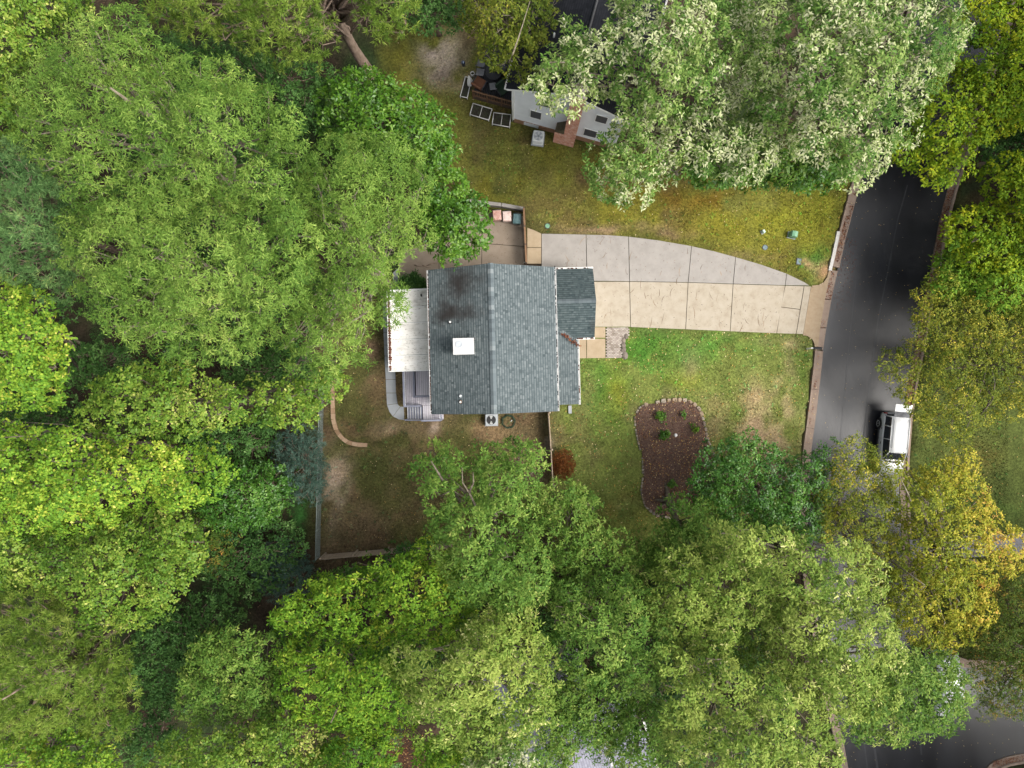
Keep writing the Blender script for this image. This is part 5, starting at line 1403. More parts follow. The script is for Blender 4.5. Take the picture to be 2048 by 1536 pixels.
    mb = MB(); mb.box((0.05, -0.1, 1.84), (0.06, 0.10, 0.04)); mb.build('antenna', M['car_trim'], o)
    # raised tailgate: glass next to the hinge, painted lower panel beyond
    mb = MB(); slope_slab(mb, [(-0.56, 2.04, 1.80), (0.56, 2.04, 1.80), (0.58, 2.44, 1.90), (-0.58, 2.44, 1.90)], 0.03); tg = mb.build('tailgate', M['glass'], o)
    mb = MB(); slope_slab(mb, [(-0.60, 2.44, 1.92), (0.60, 2.44, 1.92), (0.62, 2.98, 2.02), (-0.62, 2.98, 2.02)], 0.07); mb.build('tailgate_panel', M['car_white'], tg)
    for x in (-0.3, 0.28, 0.45):
        mb = MB(); mb.box((x, 2.93, 2.018), (0.10, 0.03, 0.015)); mb.build('trim_mark', M['car_trim'], tg)
    mb = MB(); mb.box((0, 2.0, 1.2), (1.40, 0.05, 0.1)); mb.build('cargo_sill', M['car_trim'], o)
    return o
suv((28.78, -4.50, -0.12), math.radians(-5), 'white car with raised tailgate parked at the right edge of the wet road')

def van(loc, rz, label):
    o = empty('parked_van', loc, rz, label, 'van')
    st = [(-2.5, 0.75, 0.9, 0.45), (-2.4, 0.92, 1.05, 0.36), (-1.7, 0.97, 1.25, 0.34), (-1.2, 0.98, 1.35, 0.34), (2.3, 0.98, 1.35, 0.34), (2.45, 0.94, 1.3, 0.4)]
    mb = MB(); mb.loft([body_loop(y, w, zt, zb) for y, w, zt, zb in st]); mb.build('body', M['car_white'], o)
    mb = MB(); lp = []
    for y, wb, wt, zt in ((-1.75, 0.86, 0.80, 1.28), (-1.0, 0.93, 0.76, 1.95), (-0.6, 0.95, 0.80, 2.05), (2.25, 0.95, 0.80, 2.05), (2.42, 0.92, 0.78, 1.98)):
        lp.append([(-wb, y, 1.2), (-(wb + wt) / 2, y, (1.2 + zt) / 2 + 0.05), (-wt, y, zt), (-wt * 0.5, y, zt + 0.03), (0, y, zt + 0.04), (wt * 0.5, y, zt + 0.03), (wt, y, zt), ((wb + wt) / 2, y, (1.2 + zt) / 2 + 0.05), (wb, y, 1.2)])
    mb.loft(lp); mb.build('cabin', M['car_white'], o)
    mb = MB(); slope_slab(mb, [(-0.80, -1.70, 1.36), (0.80, -1.70, 1.36), (0.70, -1.07, 1.95), (-0.70, -1.07, 1.95)], 0.02); mb.build('windshield', M['glass'], o)
    for s in (-1, 1):
        for y, l in ((-0.45, 0.9), (0.75, 1.1), (1.85, 0.8)):
            mb = MB(); mb.box((s * 0.885, y, 1.62), (0.10, l, 0.42), ry=-s * 0.16); mb.build('side_window', M['glass'], o)
        mb = MB(); mb.box((s * 1.07, -1.2, 1.35), (0.2, 0.1, 0.2)); mb.build('mirror', M['car_trim'], o)
        mb = MB(); mb.box((s * 0.68, -2.42, 0.85), (0.3, 0.12, 0.16)); mb.build('headlight', M['lamp_clear'], o)
        mb = MB(); mb.box((s * 0.86, 2.42, 1.1), (0.12, 0.10, 0.5)); mb.build('tail_light', M['lamp_red'], o)
        for y in (-1.6, 1.5): wheel(o, s * 0.88, y, 0.35, 0.24)
    for y in (-2.48, 2.45):
        mb = MB(); mb.box((0, y, 0.5), (1.6, 0.12, 0.22)); mb.build('bumper', M['car_trim'], o)
    return o
vp_ = P(1906, 1372, 1.9)
van((vp_.x, vp_.y - 0.2, -0.12), math.radians(9), 'white van mostly hidden under green leaves on the lower street')
# ------------------------------------------------------------------ trees: trunk, limbs and a crown of single leaves
SPEC = {
 #            leaves/tuft, length, width, cone of the tuft, tufts per m2, lobe radius, flatness, droop, colours
 'willow': dict(k=13, l=.27, w=.052, cone=(50, 100), den=6.2, r=(0.8, 1.7), flat=.75, droop=.10, bark='bark_pale', sp=(.42, .17),
    cols=[(0, (0.048, 0.108, 0.015)), (.35, (0.102, 0.187, 0.026)), (.7, (0.198, 0.295, 0.054)), (1, (0.326, 0.390, 0.089))]),
 'poplar': dict(k=9, l=.19, w=.145, cone=(60, 102), den=6.0, r=(0.8, 1.5), flat=.7, droop=.12, bark='bark_pale', sp=(.45, .2),
    cols=[(0, (0.055, 0.137, 0.014)), (.4, (0.127, 0.248, 0.021)), (.72, (0.256, 0.353, 0.035)), (.93, (0.413, 0.444, 0.056)), (1, (0.589, 0.549, 0.127))]),
 'sweetgum': dict(k=9, l=.20, w=.13, cone=(60, 102), den=5.6, r=(0.8, 1.4), flat=.72, droop=.10, bark='bark_grey', sp=(.45, .18),
    cols=[(0, (0.043, 0.106, 0.012)), (.4, (0.100, 0.186, 0.021)), (.75, (0.201, 0.279, 0.037)), (1, (0.419, 0.422, 0.115))]),
 'broad': dict(k=9, l=.28, w=.14, cone=(58, 100), den=4.8, r=(0.7, 1.3), flat=.72, droop=.14, bark='bark_grey', sp=(.42, .17),
    cols=[(0, (0.023, 0.077, 0.005)), (.4, (0.056, 0.144, 0.009)), (.8, (0.121, 0.225, 0.020)), (1, (0.323, 0.426, 0.128))]),
 'dark': dict(k=9, l=.22, w=.12, cone=(58, 100), den=4.6, r=(0.6, 1.2), flat=.7, droop=.1, bark='bark_brown', sp=(.45, .2),
    cols=[(0, (0.025, 0.068, 0.017)), (.4, (0.049, 0.119, 0.026)), (.8, (0.093, 0.190, 0.044)), (1, (0.206, 0.317, 0.111))]),
 'glossy': dict(k=10, l=.20, w=.11, cone=(58, 100), den=5.6, r=(0.7, 1.2), flat=.75, droop=.1, bark='bark_brown', sp=(.42, .17),
    cols=[(0, (0.020, 0.069, 0.009)), (.4, (0.044, 0.130, 0.014)), (.8, (0.092, 0.203, 0.025)), (1, (0.204, 0.306, 0.070))]),
 'cedar': dict(k=14, l=.30, w=.04, cone=(15, 75), den=6.0, r=(0.5, 0.9), flat=.8, droop=.05, bark='bark_brown', sp=(.4, .18),
    cols=[(0, (0.028, 0.062, 0.045)), (.5, (0.064, 0.117, 0.086)), (1, (0.153, 0.216, 0.168))]),
 'whiteoak': dict(k=9, l=.27, w=.105, cone=(58, 102), den=5.4, r=(0.8, 1.6), flat=.72, droop=.06, bark='bark_pale', sp=(.40, .15), pale=.36,
    cols=[(0, (0.040, 0.100, 0.015)), (.35, (0.094, 0.180, 0.030)), (.62, (0.206, 0.276, 0.069)), (.8, (0.378, 0.410, 0.200)), (1, (0.49, 0.50, 0.31))]),
 'oak': dict(k=9, l=.25, w=.10, cone=(58, 102), den=5.4, r=(0.8, 1.6), flat=.72, droop=.06, bark='bark_grey', sp=(.43, .17),
    cols=[(0, (0.036, 0.095, 0.012)), (.4, (0.089, 0.170, 0.024)), (.75, (0.180, 0.259, 0.046)), (1, (0.374, 0.405, 0.114))]),
 'paleoak': dict(k=9, l=.25, w=.10, cone=(58, 102), den=5.4, r=(0.8, 1.6), flat=.72, droop=.06, bark='bark_pale', sp=(.47, .17), pale=.06,
    cols=[(0, (0.055, 0.109, 0.013)), (.4, (0.135, 0.211, 0.030)), (.75, (0.271, 0.326, 0.068)), (1, (0.600, 0.581, 0.237))]),
 'lime': dict(k=9, l=.25, w=.115, cone=(58, 102), den=5.2, r=(0.8, 1.6), flat=.72, droop=.08, bark='bark_grey', sp=(.45, .18),
    cols=[(0, (0.036, 0.103, 0.007)), (.4, (0.095, 0.200, 0.014)), (.75, (0.201, 0.304, 0.025)), (1, (0.377, 0.387, 0.050))]),
 'maple': dict(k=9, l=.23, w=.14, cone=(60, 102), den=5.0, r=(0.8, 1.6), flat=.68, droop=.1, bark='bark_grey', sp=(.45, .18),
    cols=[(0, (0.043, 0.109, 0.005)), (.4, (0.118, 0.197, 0.007)), (.75, (0.248, 0.304, 0.012)), (1, (0.415, 0.411, 0.018))]),
 'olive': dict(k=8, l=.17, w=.085, cone=(60, 108), den=5.6, r=(0.8, 1.6), flat=.6, droop=.1, bark='bark_pale', sp=(.45, .22),
    cols=[(0, (0.054, 0.087, 0.009)), (.4, (0.124, 0.157, 0.015)), (.75, (0.249, 0.253, 0.028)), (1, (0.565, 0.451, 0.064))]),
 'drab': dict(k=9, l=.23, w=.12, cone=(60, 104), den=5.0, r=(0.7, 1.2), flat=.65, droop=.12, bark='bark_pale', sp=(.42, .2),
    cols=[(0, (0.045, 0.075, 0.008)), (.4, (0.098, 0.130, 0.014)), (.8, (0.175, 0.195, 0.024)), (1, (0.30, 0.26, 0.04))]),
 'orange': dict(k=9, l=.20, w=.11, cone=(60, 105), den=5.2, r=(0.7, 1.3), flat=.65, droop=.1, bark='bark_pale', sp=(.40, .18),
    cols=[(0, (0.100, 0.135, 0.012)), (.35, (0.215, 0.240, 0.020)), (.7, (0.42, 0.360, 0.042)), (.9, (0.56, 0.400, 0.07)), (1, (0.58, 0.33, 0.085))]),
 'rustgreen': dict(k=8, l=.17, w=.07, cone=(60, 108), den=4.0, r=(0.6, 1.1), flat=.6, droop=.1, bark='bark_grey', sp=(.45, .22),
    cols=[(0, (0.038, 0.083, 0.013)), (.5, (0.090, 0.134, 0.018)), (.8, (0.179, 0.166, 0.026)), (1, (0.333, 0.179, 0.038))]),
 'pine': dict(k=20, l=.36, w=.040, cone=(5, 95), den=4.4, r=(0.7, 1.2), flat=.6, droop=.02, bark='bark_brown', sp=(.45, .16),
    cols=[(0, (0.044, 0.095, 0.011)), (.4, (0.110, 0.183, 0.022)), (.75, (0.208, 0.282, 0.045)), (1, (0.310, 0.338, 0.085))]),
 'bluepine': dict(k=20, l=.36, w=.040, cone=(5, 95), den=4.4, r=(0.7, 1.2), flat=.6, droop=.02, bark='bark_brown', sp=(.45, .16),
    cols=[(0, (0.034, 0.086, 0.025)), (.4, (0.080, 0.164, 0.048)), (.75, (0.154, 0.254, 0.081)), (1, (0.295, 0.314, 0.099))]),
 'rust': dict(k=9, l=.13, w=.03, cone=(20, 80), den=16, r=(0.3, 0.5), flat=.8, droop=.02, bark='bark_brown', sp=(.45, .2),
    cols=[(0, (0.077, 0.023, 0.008)), (.5, (0.166, 0.056, 0.015)), (1, (0.307, 0.128, 0.038))]),
}
for k_, s_ in SPEC.items(): s_['mat'] = leaf_mat('leaf_' + k_, s_['cols'], 0.30, 0.42 if k_ in ('broad', 'glossy', 'sweetgum') else 0.6, 0.35 if k_ in ('broad', 'glossy') else 0.14)

NLEAF = [0]
WG, YG, SG = 'woodland trees left of the yard', 'street and garden trees', 'trees south of the house'
def leaves(lobes, spec, rng, dens=1.0):
    """lobes (n,5): x y z r weight -> verts, quads, tint"""
    lob = np.asarray(lobes, float)
    m = np.maximum(3, (1.30 * spec['den'] * dens * 2 * np.pi * lob[:, 3] ** 2 * lob[:, 4]).astype(int))
    li = np.repeat(np.arange(len(lob)), m); N = len(li)
    ph = rng.uniform(0, 2 * np.pi, N); cz = rng.uniform(-0.15, 1.0, N); sz = np.sqrt(1 - cz ** 2)
    dr = np.stack([sz * np.cos(ph), sz * np.sin(ph), cz], 1)
    # uneven lobe outline: a few random bumps per lobe
    bump = np.zeros(N)
    for q in range(3):
        bd = rng.normal(size=(len(lob), 3)); bd /= np.linalg.norm(bd, axis=1, keepdims=True)
        bump += np.clip((dr * bd[li]).sum(1), 0, 1) ** 3 * rng.uniform(-0.35, 0.45, len(lob))[li]
    rad = lob[li, 3] * (0.66 + 0.38 * np.sqrt(rng.uniform(0, 1, N))) * (1 + bump)
    pos = lob[li, :3] + dr * rad[:, None] * np.array([1, 1, spec['flat']])
    out = dr + np.array([0, 0, 1.0]) + rng.normal(size=(N, 3)) * 0.33
    out /= np.linalg.norm(out, axis=1, keepdims=True)
    k = spec['k']
    lt = rng.normal(0, 0.13, len(lob)); ct = rng.normal(0, 0.09, N)
    pl = np.where(rng.uniform(0, 1, len(lob)) < 0.45, 1.9, 0.18) * spec.get('pale', 0)
    palec = rng.uniform(0, 1, N) < pl[li]
    ci = np.repeat(np.arange(N), k); T = len(ci)
    o = out[ci]
    ref = np.where(np.abs(o[:, 2:3]) < 0.9, np.array([[0, 0, 1.0]]), np.array([[1.0, 0, 0]]))
    e1 = np.cross(o, ref); e1 /= np.linalg.norm(e1, axis=1, keepdims=True); e2 = np.cross(o, e1)
    th = np.radians(rng.uniform(spec['cone'][0], spec['cone'][1], T))
    f = 2 * np.pi * (np.tile(np.arange(k), N) / k) + rng.uniform(-0.5, 0.5, T) + np.repeat(rng.uniform(0, 6.28, N), k)
    ax = o * np.cos(th)[:, None] + (e1 * np.cos(f)[:, None] + e2 * np.sin(f)[:, None]) * np.sin(th)[:, None]
    side = np.cross(ax, o) + rng.normal(size=(T, 3)) * 0.30
    side /= np.linalg.norm(side, axis=1, keepdims=True)
    l = spec['l'] * rng.uniform(0.65, 1.15, T); w = spec['w'] * rng.uniform(0.75, 1.15, T)
    b = pos[ci] + rng.normal(size=(T, 3)) * (0.03 if spec['w'] < .041 else 0.09)
    tip = b + ax * l[:, None]; tip[:, 2] -= spec['droop'] * rng.uniform(0.3, 1.8, T) * l * 2
    mid = b + ax * (l * 0.48)[:, None]; mid[:, 2] += 0.03 * l
    v = np.stack([b, mid + side * (w / 2)[:, None], tip, mid - side * (w / 2)[:, None]], 1).reshape(-1, 3)
    fc = np.arange(4 * T).reshape(-1, 4)
    mu, sg = spec['sp']
    tn = mu + lt[li][ci] + ct[ci] + rng.normal(0, sg * 0.8, T)
    if spec.get('pale'):
        pc = palec[ci]
        tn = np.where(pc & (rng.uniform(0, 1, T) < 0.75), rng.uniform(0.72, 1.0, T), np.minimum(tn, 0.72))
    NLEAF[0] += T
    return v, fc, np.clip(tn, 0, 1), pos, li

def limb_points(a, b, sag, rng, n=4):
    a, b = np.array(a, float), np.array(b, float); L = np.linalg.norm(b - a)
    t = np.linspace(0, 1, n + 1)[:, None]
    p = a + (b - a) * t
    p[:, 2] += np.sin(t[:, 0] * np.pi) * sag * L
    p[1:-1] += rng.normal(size=(n - 1, 3)) * L * 0.05
    return [tuple(q) for q in p]

def tree(name, kind, poly, ztop, label, cat='tree', group=None, base=None, seed=0, dens=1.0, rscale=1.0, spacing=0.80, extra=(), dead=(), trunk_r=None, low=0.45, bark=None, turn=0.0, edge=0.38):
    rng = np.random.default_rng(1000 + seed); sp = SPEC[kind]
    xs, ys = np.array([p[0] for p in poly], float), np.array([p[1] for p in poly], float)
    gx_, gy_ = np.meshgrid(np.linspace(xs.min(), xs.max(), 40), np.linspace(ys.min(), ys.max(), 40))
    inr = max(8.0, poly_sd(gx_, gy_, poly).max())
    lob = []; pxs = []
    cand = np.stack([rng.uniform(xs.min(), xs.max(), 2600), rng.uniform(ys.min(), ys.max(), 2600)], 1)
    sd = poly_sd(cand[:, 0], cand[:, 1], poly)
    for (x, y), s in zip(cand, sd):
        if s < 3: continue
        f = min(1.0, s / inr)
        z = ztop - ztop * (0.26 if group else 0.34) * (1 - f) ** 1.4 + rng.uniform(-0.13, 0.06) * ztop
        sc = F / (H - z)
        r = rng.uniform(*sp['r']) * rscale * (0.72 + 0.28 * f)
        r = min(r, s / ((0.44 if group in (WG, SG) else 0.58) * sc))
        if r < 0.28 * rscale: continue
        ok = True
        for (qx, qy, qr) in pxs:
            dd = spacing * (qr + r * sc) * 0.5 * 1.22
            if (qx - x) ** 2 + (qy - y) ** 2 < dd * dd: ok = False; break
        if not ok: continue
        pxs.append((x, y, r * sc)); q = P(x, y, z); lob.append([q.x, q.y, z, r, 1.0])
    top_n = len(lob)
    for j in range(int(top_n * low)):
        i = rng.integers(0, top_n); a = lob[i]
        z = a[2] - rng.uniform(1.6, 0.30 * ztop + 1.6)
        if z < 0.8: continue
        q = P(*pxs[i][:2], z); lob.append([q.x + rng.uniform(-0.7, 0.7), q.y + rng.uniform(-0.7, 0.7), z, a[3] * 1.1, 0.6])
    for (x, y, z, r) in extra:
        q = P(x, y, z); lob.append([q.x, q.y, z, r, 1.0])
    if not lob:
        q = P(xs.mean(), ys.mean(), ztop * .7); lob.append([q.x, q.y, ztop * .7, .6, 1.0])
    lob = np.array(lob)
    if base is None:
        bx_, by_ = np.average(lob[:, 0]), np.average(lob[:, 1])
    else:
        q = P(*base, 0); bx_, by_ = q.x, q.y
    root = empty(name, (bx_, by_, 0), 0, label, cat, group)
    off = np.array([bx_, by_, 0])
    L_ = lob.copy(); L_[:, :2] -= off[:2]
    v, fc, tn, pos, li = leaves(L_, sp, rng, dens)
    if turn:      # one side of the crown has turned further
        u = (L_[:, 0] - L_[:, 0].mean()) / (L_[:, 0].std() + 1e-6); tn = np.clip(tn + np.repeat(turn * u[li], sp['k']), 0, 1)
    link('crown', np_mesh('crown', v, fc, sp['mat'], tn), root)
    # wood
    mb = MB(); cz = L_[:, 2].mean(); zmin, zmax = L_[:, 2].min(), L_[:, 2].max()
    R = trunk_r or max(0.07, 0.0125 * ztop + 0.06)
    fork = max(0.3, zmin * 0.62)
    c0 = np.array([L_[:, 0].mean(), L_[:, 1].mean()])
    path = [(0, 0, -0.1), (0.02, 0.0, 0.35), (c0[0] * .12, c0[1] * .12, fork * .5), (c0[0] * .3, c0[1] * .3, fork), (c0[0] * .75 + rng.uniform(-.3, .3), c0[1] * .75 + rng.uniform(-.3, .3), (fork + zmax) * .5), (c0[0], c0[1], zmax * .93)]
    mb.tube(path, [R * 1.5, R * 1.12, R, R * .85, R * .5, R * .15], 9)
    pth = np.array(path)
    for i in range(len(L_)):
        if (L_[i, 4] < 0.9 and rng.random() < 0.7) or (L_[i, 4] > 0.9 and rng.random() < 0.55): continue
        h = np.clip(L_[i, 2] * rng.uniform(0.45, 0.72), fork * .9, zmax * .8)
        a = [np.interp(h, pth[:, 2], pth[:, c]) for c in (0, 1)] + [h]
        tgt = L_[i, :3] - np.array([0, 0, L_[i, 3] * .45])
        d_ = math.dist(a, tgt); r0 = min(R * .5, 0.02 + 0.011 * d_)
        mb.tube(limb_points(a, tgt, 0.05, rng, 4), [r0, r0 * .8, r0 * .62, r0 * .45, r0 * .3], 5)
        idx_ = np.where(li == i)[0]
        for q in rng.choice(idx_, min(len(idx_), 3), replace=False):
            mb.tube(limb_points(tgt, pos[q], 0.03, rng, 2), [r0 * .32, 0.014, 0.008], 3, cap=False)
    for br in dead:      # bare branch ends that stick out of the crown: (x, y, z) pixels and heights, first point inside
        pts = [tuple(P(*q) - Vector((bx_, by_, 0))) for q in br]
        mb.tube(pts, list(np.linspace(0.07, 0.022, len(pts))), 5)
    tk = mb.build('trunk', M[bark or sp['bark']], root)
    return root
_s = [0]
def T(name, kind, z, label, poly, **kw):
    _s[0] += 1
    kw.setdefault('seed', _s[0])
    return tree(name, kind, poly, z, label, **kw)

# ---- woodland on the left
T('willow_oak', 'willow', 23, 'big fine-leaved yellow-green tree in the upper left with grey branches showing', [(20, 215), (60, 135), (150, 45), (255, 10), (330, 105), (460, 130), (560, 190), (615, 300), (600, 400), (470, 425), (330, 415), (190, 425), (120, 380), (55, 295)], group=WG, spacing=0.92)
T('willow_oak', 'willow', 22, 'fine-leaved yellow-green tree in the left centre right of the blue-green pine', [(125, 430), (200, 405), (340, 400), (480, 400), (600, 385), (640, 470), (600, 600), (530, 690), (420, 725), (300, 700), (190, 640), (140, 560)], group=WG, spacing=0.92)
T('willow_oak', 'willow', 19, 'fine-leaved tree whose branch tips hang over the white sun room roof', [(590, 340), (700, 275), (800, 270), (860, 345), (850, 430), (870, 470), (805, 515), (775, 560), (805, 590), (790, 625), (760, 650), (700, 690), (745, 705), (690, 745), (640, 770), (560, 710), (600, 580), (620, 450)], group=WG, spacing=0.9)
T('loblolly_pine', 'pine', 19, 'tall pine with long needles and a thick brown trunk at the top edge', [(270, -70), (380, -330), (620, -360), (850, -300), (840, -70), (832, 30), (806, 72), (745, 82), (716, 30), (700, -60), (640, -60), (655, 40), (655, 98), (615, 124), (560, 112), (500, 102), (440, 82), (380, 78), (300, 34)], base=(742, 152), trunk_r=0.42, group=WG, bark='bark_brown', low=.2)
T('loblolly_pine', 'bluepine', 18, 'blue-green pine with long needles at the left edge', [(-70, 285), (60, 285), (140, 345), (150, 430), (182, 520), (168, 585), (100, 600), (0, 545), (-70, 545)], group=WG, low=.25)
T('loblolly_pine', 'pine', 16, 'pale yellowish pine in the lower left corner', [(-70, 1195), (40, 1185), (120, 1195), (150, 1260), (255, 1285), (272, 1390), (255, 1475), (150, 1450), (60, 1470), (-70, 1500)], group=WG, low=.25)
T('tulip_poplar', 'sweetgum', 18, 'round-leaved green tree in the top left corner', [(-70, -70), (170, -70), (190, 10), (120, 60), (90, 125), (40, 140), (-70, 140)], group=WG)
T('broadleaf_tree', 'sweetgum', 14, 'dark green broadleaf tree at the left edge above the blue-green pine', [(-70, 150), (40, 150), (60, 215), (50, 285), (-70, 290)], group=WG)
T('tulip_poplar', 'poplar', 17, 'bright yellow-green poplar at the left edge with rounded leaves', [(-70, 575), (30, 560), (90, 605), (140, 675), (130, 760), (95, 800), (30, 812), (-70, 800)], group=WG)
T('sweetgum', 'sweetgum', 16, 'bright green tree just left of the curved block edging', [(155, 835), (185, 780), (250, 738), (360, 732), (430, 770), (530, 785), (620, 770), (690, 705), (690, 780), (640, 815), (560, 850), (490, 840), (440, 850), (370, 880), (300, 868), (200, 880)], group=WG)
T('tulip_poplar', 'poplar', 17, 'yellow-flecked poplar in the lower left with a bare pale trunk', [(-70, 845), (60, 850), (130, 858), (180, 892), (300, 892), (420, 905), (470, 945), (420, 1000), (330, 1012), (250, 1022), (160, 1070), (60, 1062), (-70, 1050)], base=(560, 889), trunk_r=0.19, group=WG, bark='bark_pale')
T('sweetgum', 'sweetgum', 15, 'dense green tree in the lower left below the yellow-flecked poplar', [(-70, 1050), (100, 1060), (250, 1030), (360, 1020), (420, 1060), (385, 1150), (330, 1220), (260, 1255), (160, 1255), (110, 1190), (-70, 1180)], group=WG)
T('broadleaf_tree', 'glossy', 8, 'rounded mid-green small tree left of the blue-grey cedar', [(430, 930), (520, 922), (590, 958), (572, 1012), (500, 1058), (425, 1050), (385, 1000)], group=WG, low=.8)
T('cedar', 'cedar', 6.5, 'blue-grey cedar leaning over the chain link fence', [(548, 880), (600, 846), (642, 868), (646, 950), (636, 1003), (592, 1000), (560, 950)], group=WG, low=.6, spacing=.7)
T('holly', 'dark', 6, 'dark green holly behind the bare pale trunk', [(355, 862), (440, 858), (540, 850), (566, 886), (480, 932), (385, 922)], group=WG, low=.6)
T('understory_tree', 'rustgreen', 6, 'thin olive understory tree speckled with rusty leaves', [(340, 1010), (420, 1010), (470, 1060), (470, 1120), (420, 1160), (360, 1130)], group=WG, low=.5)
T('holly', 'dark', 5.5, 'low dark green thicket above the dark forest gap', [(420, 1060), (500, 1055), (590, 1040), (610, 1100), (560, 1180), (470, 1190), (400, 1150)], group=WG, low=.5, spacing=1.0)
T('cedar', 'cedar', 4.5, 'small blue-grey cedar left of the weathered plank fence', [(520, 1092), (585, 1080), (625, 1125), (610, 1190), (545, 1200), (505, 1150)], group=WG, low=.5, spacing=.75)
T('holly', 'dark', 7, 'dark bluish green tree between the pale pine and the forest gap', [(270, 1260), (330, 1230), (430, 1190), (470, 1200), (430, 1270), (400, 1340), (350, 1410), (290, 1420), (262, 1350)], group=WG, low=.6)
T('broadleaf_tree', 'oak', 13, 'narrow-leaved green tree right of the dark bluish tree', [(360, 1350), (415, 1275), (480, 1250), (545, 1275), (555, 1330), (550, 1420), (470, 1432), (390, 1440), (360, 1395)], group=WG)
T('broadleaf_tree', 'poplar', 11, 'yellow-flecked tree at the bottom edge under the pale pine', [(-70, 1490), (60, 1470), (160, 1460), (210, 1480), (240, 1540), (200, 1610), (-70, 1610)], group=WG, dens=.8)
T('holly', 'dark', 7, 'dark green tree in the gap below the fine-leaved tree on the left', [(120, 690), (250, 690), (300, 735), (200, 770), (130, 770)], group=WG, low=.5)
T('holly', 'dark', 7, 'dark green tree in the gap under the bright poplar', [(-40, 800), (140, 800), (175, 870), (60, 895), (-60, 880)], group=WG, low=.5)
T('holly', 'dark', 9, 'dark green tree between the tall pine and the bright green tree', [(300, 80), (420, 90), (560, 120), (660, 130), (660, 260), (580, 280), (540, 190), (440, 140)], group=WG, low=.5)
T('holly', 'dark', 9, 'deep green tree shaded beneath the two big fine-leaved trees', [(250, 220), (500, 260), (620, 400), (640, 600), (520, 660), (330, 620), (220, 420)], group=WG, low=.3, spacing=1.05)
T('broadleaf_tree', 'broad', 12, 'saturated green tree with large drooping leaves below the tall pine', [(640, 175), (690, 150), (755, 150), (830, 180), (897, 235), (905, 300), (885, 345), (800, 330), (700, 340), (640, 265)], group=WG)
T('broadleaf_tree', 'broad', 11, 'saturated green tree overhanging the concrete yard and house roof', [(820, 330), (905, 335), (945, 385), (966, 425), (978, 455), (962, 500), (930, 513), (893, 527), (868, 500), (830, 420)], group=WG)
T('shrub', 'dark', 1.9, 'very dark green round shrub between the house and the sun room', [(802, 566), (812, 552), (830, 549), (846, 560), (856, 580), (854, 604), (800, 604)], cat='shrub', low=.6, spacing=.5, rscale=.42, dens=2.4)
T('understory_tree', 'dark', 8, 'small blue-green tree at the top edge right of the pine', [(800, -60), (935, -60), (925, 20), (905, 58), (830, 62), (790, 20)], group=WG, low=.5)
T('holly', 'dark', 7, 'dark green tree in the gap above the bright green tree on the left', [(430, 690), (560, 685), (640, 735), (610, 785), (470, 775)], group=WG, low=.3)
T('holly', 'dark', 6, 'dark green tree in the gap right of the pale yellowish pine', [(205, 1440), (330, 1425), (355, 1490), (270, 1525)], group=WG, low=.3)
# ---- trees round the neighbour's house
T('birch', 'drab', 12, 'olive-yellow tree with a white trunk hanging over the dark deck', [(908, -60), (1112, -60), (1115, 35), (1092, 80), (1060, 108), (1072, 145), (1062, 172), (1040, 165), (1012, 140), (985, 138), (965, 112), (955, 60), (918, 52)], group=YG, dens=.85, rscale=.85, bark='bark_pale', dead=([(1018, 125, 11.4), (1026, 108, 12.3), (1042, 60, 12.6), (1060, 2, 12.8)],))
T('white_oak', 'whiteoak', 19, 'pale-leaved oak spreading over the white sided house', [(1054, 176), (1092, 118), (1138, 62), (1180, 50), (1215, 60), (1225, 20), (1215, -60), (1480, -60), (1500, 60), (1480, 200), (1400, 240), (1320, 235), (1265, 262), (1235, 250), (1235, 195), (1180, 205), (1130, 228), (1058, 206)], group=YG, spacing=.9)
T('white_oak', 'whiteoak', 16, 'pale-leaved oak below the chimney of the white sided house', [(1170, 322), (1205, 268), (1290, 232), (1420, 230), (1500, 205), (1560, 235), (1560, 330), (1480, 365), (1400, 345), (1330, 360), (1255, 412), (1215, 392), (1150, 335)], group=YG, base=(1400, 330), spacing=.9)
T('white_oak', 'whiteoak', 20, 'largest pale silvery oak leaning over the wet road', [(1480, -60), (1905, -60), (1930, 40), (1905, 105), (1885, 165), (1832, 220), (1800, 275), (1765, 322), (1775, 362), (1700, 382), (1650, 335), (1560, 300), (1505, 225), (1480, 80)], group=YG, spacing=.9)
T('oak', 'broad', 11, 'darker green tree under the pale oaks beside the yellowish lawn', [(1330, 290), (1480, 270), (1640, 300), (1700, 345), (1650, 385), (1500, 365), (1400, 378)], group=YG, base=(1490, 322), low=.3)
T('maple', 'maple', 11, 'yellow-green maple in the upper right corner over the wet road', [(1895, -60), (2300, -60), (2380, 120), (2300, 260), (2120, 260), (2005, 265), (1960, 300), (1905, 368), (1850, 362), (1790, 312), (1772, 292), (1812, 250), (1850, 190), (1920, 95)], group=YG, base=(1990, 190))
T('maple', 'maple', 9, 'green-yellow maple at the right edge below the corner maple', [(1965, 335), (2120, 275), (2260, 300), (2300, 430), (2240, 560), (2020, 565), (1945, 540), (1885, 480), (1895, 440), (1980, 400)], group=YG, base=(1985, 440))
T('maple', 'lime', 6.5, 'lower fresh green tree along the kerb at the right edge', [(1862, 520), (1900, 490), (1960, 520), (2120, 560), (2120, 640), (1990, 625), (1880, 590)], group=YG, base=(1930, 560))
T('holly', 'dark', 7, 'dark green small tree in the gap between the two right-hand maples', [(1960, 270), (2120, 240), (2120, 330), (2000, 345), (1955, 320)], group=YG)
